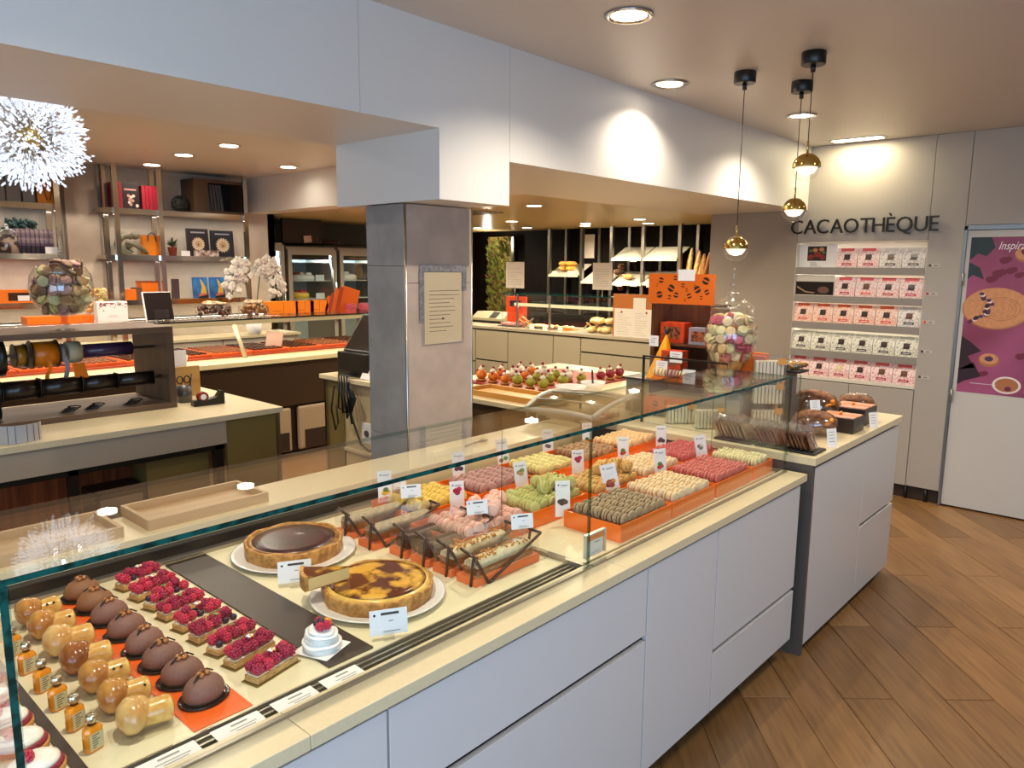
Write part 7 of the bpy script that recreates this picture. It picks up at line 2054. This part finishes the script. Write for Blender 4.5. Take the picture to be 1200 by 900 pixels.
MB().pane(6.71, 7.16, 4.55, 5.95, 1.28, 1.288).build('shelf_pane', [GLASS, EDGE], bg_)
MB().box(6.695, 6.715, 4.3, 6.0, 1.262, 1.298).build('light_bar', mat('light_bar', '#cfcba8', .4, emit=.3), bg_)
for y in (5.95, 5.45, 4.4):
    MB().box(6.69, 6.712, y - .01, y + .01, bz, 1.40).build('post', STEEL, bg_)
area('bread_case_lamp', (6.72, 5.3, 1.255), (0, 0, 0), .03, 1.6, 4, NEUT)
rr = random.Random(77)
BREAD = mat('golden_bread', '#b87a38', .5, col2='#dba95c', scale=14); BREAD2 = mat('pale_bread', '#d9b878', .55, noise=.2, scale=30); DARKB = mat('crusty_bread', '#6b3d1c', .6, noise=.3, scale=20)
def bread(x, y, z, L, r_, m, lab, ang=0, group=None, score=True):
    t = thing('bread_loaf', lab, 'bread', (x, y, z), ang, group)
    b = MB(); n = 9; v = []
    for i in range(n + 1):
        q = -1 + 2 * i / n; w_ = r_ * math.sqrt(max(.02, 1 - q ** 4))
        for k in range(10):
            a = 2 * PI * k / 10; v.append((q * L / 2, w_ * math.cos(a), max(0.0, r_ * .75 + w_ * .75 * math.sin(a))))
    b.add(v, [(i * 10 + k, i * 10 + (k + 1) % 10, (i + 1) * 10 + (k + 1) % 10, (i + 1) * 10 + k) for i in range(n) for k in range(10)] + [tuple(range(9, -1, -1)), tuple(n * 10 + k for k in range(10))], 0, True)
    b.build('loaf', m, t, local=True)
    if score:
        s_ = MB()
        for i in range(3):
            s_.box(-L * .3 + i * L * .25, -L * .3 + i * L * .25 + .012, -r_ * .5, r_ * .5, r_ * 1.46, r_ * 1.52)
        s_.build('score', BREAD2, t, local=True)
    return t
for i in range(6):
    bread(6.86 + .05 * (i % 2), 4.75 + (i % 3) * .10, bz + (.0 if i < 3 else .10), .26, .045, BREAD2, 'pale filled roll stacked in the bread case, ' + (['lower row right', 'lower row middle', 'lower row left', 'upper row right', 'upper row middle', 'upper row left'][i]), .3, 'filled rolls in the bread case')
def zig(x, y, lab):
    t = thing('pastry_stack', lab, 'pastry', (x, y, bz))
    for k in range(6):
        MB().box(-.10, .10, -.03, -.012, 0, .012, 0, Matrix.Translation((0, k * .03 - .06, .02 + .03 * (k % 3))) @ Matrix.Rotation(.5 * (-1) ** k, 4, 'Y')).build('stick', [BREAD2, DARKB][k % 2], t, local=True)
zig(6.85, 5.95, 'striped pastry sticks in front of the orange sign'); zig(6.95, 5.0, 'striped dark biscuits standing behind the filled rolls')
for i, (y, lab) in enumerate(((5.75, 'plate of small pale pastries in the bread case, left'), (5.55, 'plate of small pale pastries in the bread case, middle'), (5.32, 'plate of small golden pastries in the bread case, right'))):
    t = thing('pastry_plate', lab, 'plate', (6.86, y, bz))
    MB().box(-.1, .1, -.09, .09, 0, .008).build('tray', [BLACK, DKBR, ORANGE][i], t, local=True)
    for k in range(6):
        MB().ball((-.05 + .05 * (k % 3), -.04 + .08 * (k // 3), .028), (.03, .03, .022), 8, 5).build('piece', [BREAD2, FRT['cream'], BREAD][(i + k) % 3], t, local=True)
    tag(MB().box(0, .07, 0, .05, -.002, 0, 0, TX(6.735, y + .035, bz + .0005, FX)).build('price_card', CARD), 'white price card in the bread case before the ' + ['left', 'middle', 'right'][i] + ' plate', 'price card')
t = thing('pink_cake_tray', 'low tray with pink pastry at the left end of the bread counter', 'tray', (6.82, 6.15, bz))
MB().box(-.08, .08, -.16, .16, 0, .01).build('tray', DKBR, t, local=True)
MB().box(-.06, .06, -.13, .13, .0102, .05).build('pastry', mat('pink_pastry', '#cf8f88', .5, noise=.2, scale=30), t, local=True, bevel=.01)
# orange stand, scale, notices
os_ = thing('orange_display_stand', 'bright orange stand with small screen at the left of the bread counter', 'stand', (6.9, 5.93, bz))
ya_, yb_ = at(593, 375, x=6.9).y, at(614, 375, x=6.9).y
MB().box(6.90, 6.98, yb_ + .02, ya_ - .02, bz, bz + .16).build('lower_box', mat('vivid_orange', '#e0420c', .4), os_, bevel=.002)
MB().box(6.93, 6.96, yb_ - .0, ya_ + .03, bz + .1602, bz + .36).build('upper_panel', mat('vivid_orange', '#e0420c', .4), os_, bevel=.002)
MB().box(6.925, 6.9295, yb_ + .08, ya_ - .04, bz + .24, bz + .31).build('display', BLACK, os_)
sc2 = thing('shop_scale', 'beige shop scale at the left end of the bread counter beside the pillar', 'scale', (7.15, 6.75, bz))
SCL = mat('scale_beige', '#a39c80', .4)
MB().box(7.0, 7.35, 6.45, 7.05, bz, bz + .03).build('base', BLACK, sc2)
MB().prism([(0, .031), (.33, .031), (.33, .13), (.12, .14), (0, .06)], 6.47, 7.03, 0, Matrix.Translation((7.0, 0, bz)) @ Matrix(((1, 0, 0, 0), (0, 0, 1, 0), (0, 1, 0, 0), (0, 0, 0, 1)))).build('housing', SCL, sc2)
MB().box(-.06, .06, -.10, .02, 0, .004, 0, Matrix.Translation((7.06, 6.7, bz + .105)) @ Matrix.Rotation(-.6, 4, 'Y')).build('display', BLACK, sc2)
PAPW = mat('paper_warm', '#d3cabd', .6)
def notice(u0, u1, v0, v1, x, lab, tilt=0.0, foot=True, m=PAPW):
    a, b = at(u0, v0, x=x), at(u1, v1, x=x)
    t = thing('notice', lab, 'notice', (x, (a.y + b.y) / 2, b.z))
    T = TX(x, a.y, b.z); w_, h_ = a.y - b.y, a.z - b.z
    MB().box(0, w_, 0, h_, -.003, 0, 0, T).build('sheet', m, t)
    cap_lines(MB(), w_, h_ * .7, 8, 0, .0006, T @ Matrix.Translation((0, h_ * .12, 0)), th=.12, fill=(.5, .9)).build('print', GREYINK, t)
    return t, T, w_, h_
notice(593, 614, 307, 338, 6.93, 'cream printed notice standing above the orange stand')
notice(695, 717, 308, 340, 6.93, 'grey printed notice standing on the glass bread case')
for q in ((593, 614, 338), (695, 717, 340)):
    a = at((q[0] + q[1]) / 2, q[2], x=6.935)
    lowz = bz + .3605 if q[0] < 600 else 1.4105
    if a.z > lowz: tag(MB().cyl((6.934, a.y, lowz), (6.934, a.y, a.z + .02), .006, 8).build('rod', STEEL), 'thin rod holding the ' + ('cream' if q[0] < 600 else 'grey') + ' notice', 'rod')
mn = thing('menu_board', 'menu sheet on an orange board standing on the bread counter beside the walnut stand', 'menu', (6.66, 4.3, bz))
a, b = at(719, 344, x=6.66), at(766, 391, x=6.66)
T = TX(6.66, a.y, bz); w_, h_ = a.y - b.y, a.z - bz
MB().box(0, w_, 0, h_, -.012, 0, 0, T).build('board', mat('brown_orange_board', '#a8622a', .45), mn, bevel=.001)
MB().box(.02, w_, .0, h_ * .66, .0005, .003, 0, T).build('sheet', PAPW, mn)
MB().box(w_ * .5, w_ * .8, h_ * .6, h_ * .92, .0032, .0045, 0, T).build('small_sheet', PAPW, mn)
cap_lines(MB(), w_ * .45, h_ * .55, 10, 0, .0036, T @ Matrix.Translation((.03, .02, 0)), th=.12).build('print', GREYINK, mn)
cap_lines(MB(), w_ * .4, h_ * .55, 10, 0, .0036, T @ Matrix.Translation((w_ * .5, .02, 0)), th=.12).build('print', GREYINK, mn)
for q in (.22, .82): MB().flat([(x_, y_, .0038) for x_, y_ in disc_pts(w_ * q, h_ * .58, .012, n=8)], 0, T).build('mark', FRT['berryt'], mn)

# ------------------------------------------------------------------ bread wall shelving
XB = 8.62
bs = thing('bread_shelving', 'dark bread wall shelving with steel posts and slanted shelves', 'shelving', (8.8, 6, 0))
for u in (643, 681, 716, 753, 796):
    y = at(u, 290, x=XB).y
    MB().box(XB, XB + .05, y - .022, y + .022, 1.0, RZ - .002).build('post', STEEL, bs)
for u in (664, 703, 738, 775, 818):
    y = at(u, 290, x=8.96).y
    MB().box(8.94, 8.985, y - .02, y + .02, 1.0, RZ - .002).build('post', STEEL, bs)
SHM = mat('bread_shelf_white', '#a8a598', .4)
def bshelf(u0, u1, v, lab=None):
    a, b = at(u0, v, x=XB), at(u1, v, x=XB); z = (a.z + b.z) / 2
    y0, y1 = min(a.y, b.y), max(a.y, b.y)
    vv = [(XB - .02, y0, z), (XB - .02, y1, z), (8.93, y1, z + .16), (8.93, y0, z + .16)]
    MB().add(vv + [(p_[0], p_[1], p_[2] - .015) for p_ in vv], [(0, 1, 2, 3), (7, 6, 5, 4), (0, 4, 5, 1), (1, 5, 6, 2), (2, 6, 7, 3), (3, 7, 4, 0)]).build('shelf', SHM, bs)
    MB().box(XB - .03, XB - .0205, y0, y1, z - .03, z + .006).build('price_rail', mat('rail_cream', '#cfc9b0', .4), bs)
    return y0, y1, z
S_ = [bshelf(644, 678, 322), bshelf(718, 752, 303), bshelf(754, 794, 303), bshelf(682, 716, 330), bshelf(718, 752, 332), bshelf(754, 794, 332)]
y0, y1, z = S_[0]
for i in range(4):
    t = bread(8.74, y1 - .18 - .13 * (i % 2), z + .055 + .07 * (i // 2), .24, .045, mat('yellow_loaf', '#d8a03c', .45), 'golden square loaf on the left bread shelf, ' + ['bottom left', 'bottom right', 'top left', 'top right'][i], 0, 'golden loaves on the left bread shelf')
y0, y1, z = S_[4]
bread(8.72, y1 - .18, z + .05, .26, .05, BREAD, 'long golden loaf on the middle bread shelf', .9)
for i in range(5):
    bread(8.84, at(728, 315, x=8.84).y + .06 * (i % 2), 1.40 + i * .075, .16, .05, DARKB, 'dark crusty loaf in the upright pile on the bread wall, ' + (['lowest', 'second from below', 'middle one', 'second from the top', 'topmost'][i]), .7, 'crusty loaves in the upright pile')
rr = random.Random(55)
bk_y = at(812, 335, x=8.6).y
bkt = thing('baguette_basket', 'dark basket holding the baguettes at the right end of the bread wall', 'basket', (8.72, bk_y, 1.22))
MB().box(-.12, .12, -.22, .22, 0, .25).build('basket', DKBR, bkt, local=True)
for i in range(13):
    y = bk_y + (.17 - .028 * i); L = .62 + rr.uniform(-.05, .06)
    T = Matrix.Translation((8.66 + rr.uniform(-.03, .05), y, 1.32)) @ Euler((rr.uniform(.02, .28), rr.uniform(-.08, .1), 0)).to_matrix().to_4x4()
    t = MB(); v = [(.010, 0), (.026, .05), (.030, L * .5), (.026, L * .88), (.012, L), (.0001, L + .004)]
    t.lathe(v, 8, 0, T)
    tag(t.build('baguette', [BREAD, BREAD2, mat('brown_baguette', '#9a5a26', .5)][i % 3]), 'upright baguette in the basket on the bread wall, %s from the left' % NTH[i], 'baguette', 'baguettes in the basket')
for i, (u, v) in enumerate(((650, 320), (668, 320), (698, 329), (742, 304), (773, 303), (725, 333), (742, 333), (761, 334))):
    a = at(u, v, x=XB - .034)
    tag(MB().box(XB - .0325, XB - .0305, a.y - .05, a.y + .05, a.z - .03, a.z + .03).build('shelf_price', mat('bright_tag', '#e3ddc4', .5)), 'small white price tag on a bread shelf edge, ' + ['left shelf first', 'left shelf second', 'second shelf', 'upper middle shelf', 'upper right shelf', 'lower middle shelf first', 'lower middle shelf second', 'lower right shelf'][i], 'price tag', 'price tags on the bread shelf edges')
tag(MB().box(8.985, 8.999, at(682, 277, x=8.98).y - .0 - .22, at(682, 277, x=8.98).y, 1.86, 2.2).build('wall_notice', PAPW), 'pale sheet fixed on the bread wall between two posts', 'notice')
# green hanging plants left of the bread wall
gpn = thing('plant_wall_panel', 'tall panel of green and brown plants behind the pillar', 'plant panel', (8.9, 8.35, .9))
ya_, yb_ = at(572, 300, x=8.9).y, at(600, 300, x=8.9).y
MB().box(8.9, 8.94, yb_, ya_, .9, 2.2).build('panel', mat('moss_panel', '#6a5a2a', .8, col2='#8a7a3c', scale=4, stretch=(1, 3, .6)), gpn)
b = MB(); rr = random.Random(10)
for k in range(420):
    y = rr.uniform(yb_, ya_); z = rr.uniform(.95, 2.18); s_ = rr.uniform(.02, .05)
    b.add([(8.895, y - s_ * .4, z), (8.85 - rr.random() * .04, y, z + s_), (8.895, y + s_ * .4, z), (8.87, y, z - s_)], [(0, 1, 2, 3)], rr.choice((0, 0, 1, 2)))
o = b.build('leaves', [mat('leaf_olive', '#6d7a2c', .6), mat('leaf_dark', '#39401c', .6), mat('leaf_brown', '#6a4a24', .6)], gpn); o['kind'] = 'stuff'
MB().box(8.88, 8.92, yb_ - .05, yb_ - .004, .9, 2.2).build('edge_strip', STEEL, gpn)
point('plant_lamp', (8.6, (ya_ + yb_) / 2, 2.1), 9, WARM, .05)
tag(MB().box(8.6, 8.64, at(656, 360, x=8.6).y - .6, at(625, 330, x=8.6).y + .4, .9, 1.05).build('machine', BLACK), 'black appliance on the floor cabinet behind the bread case', 'appliance')
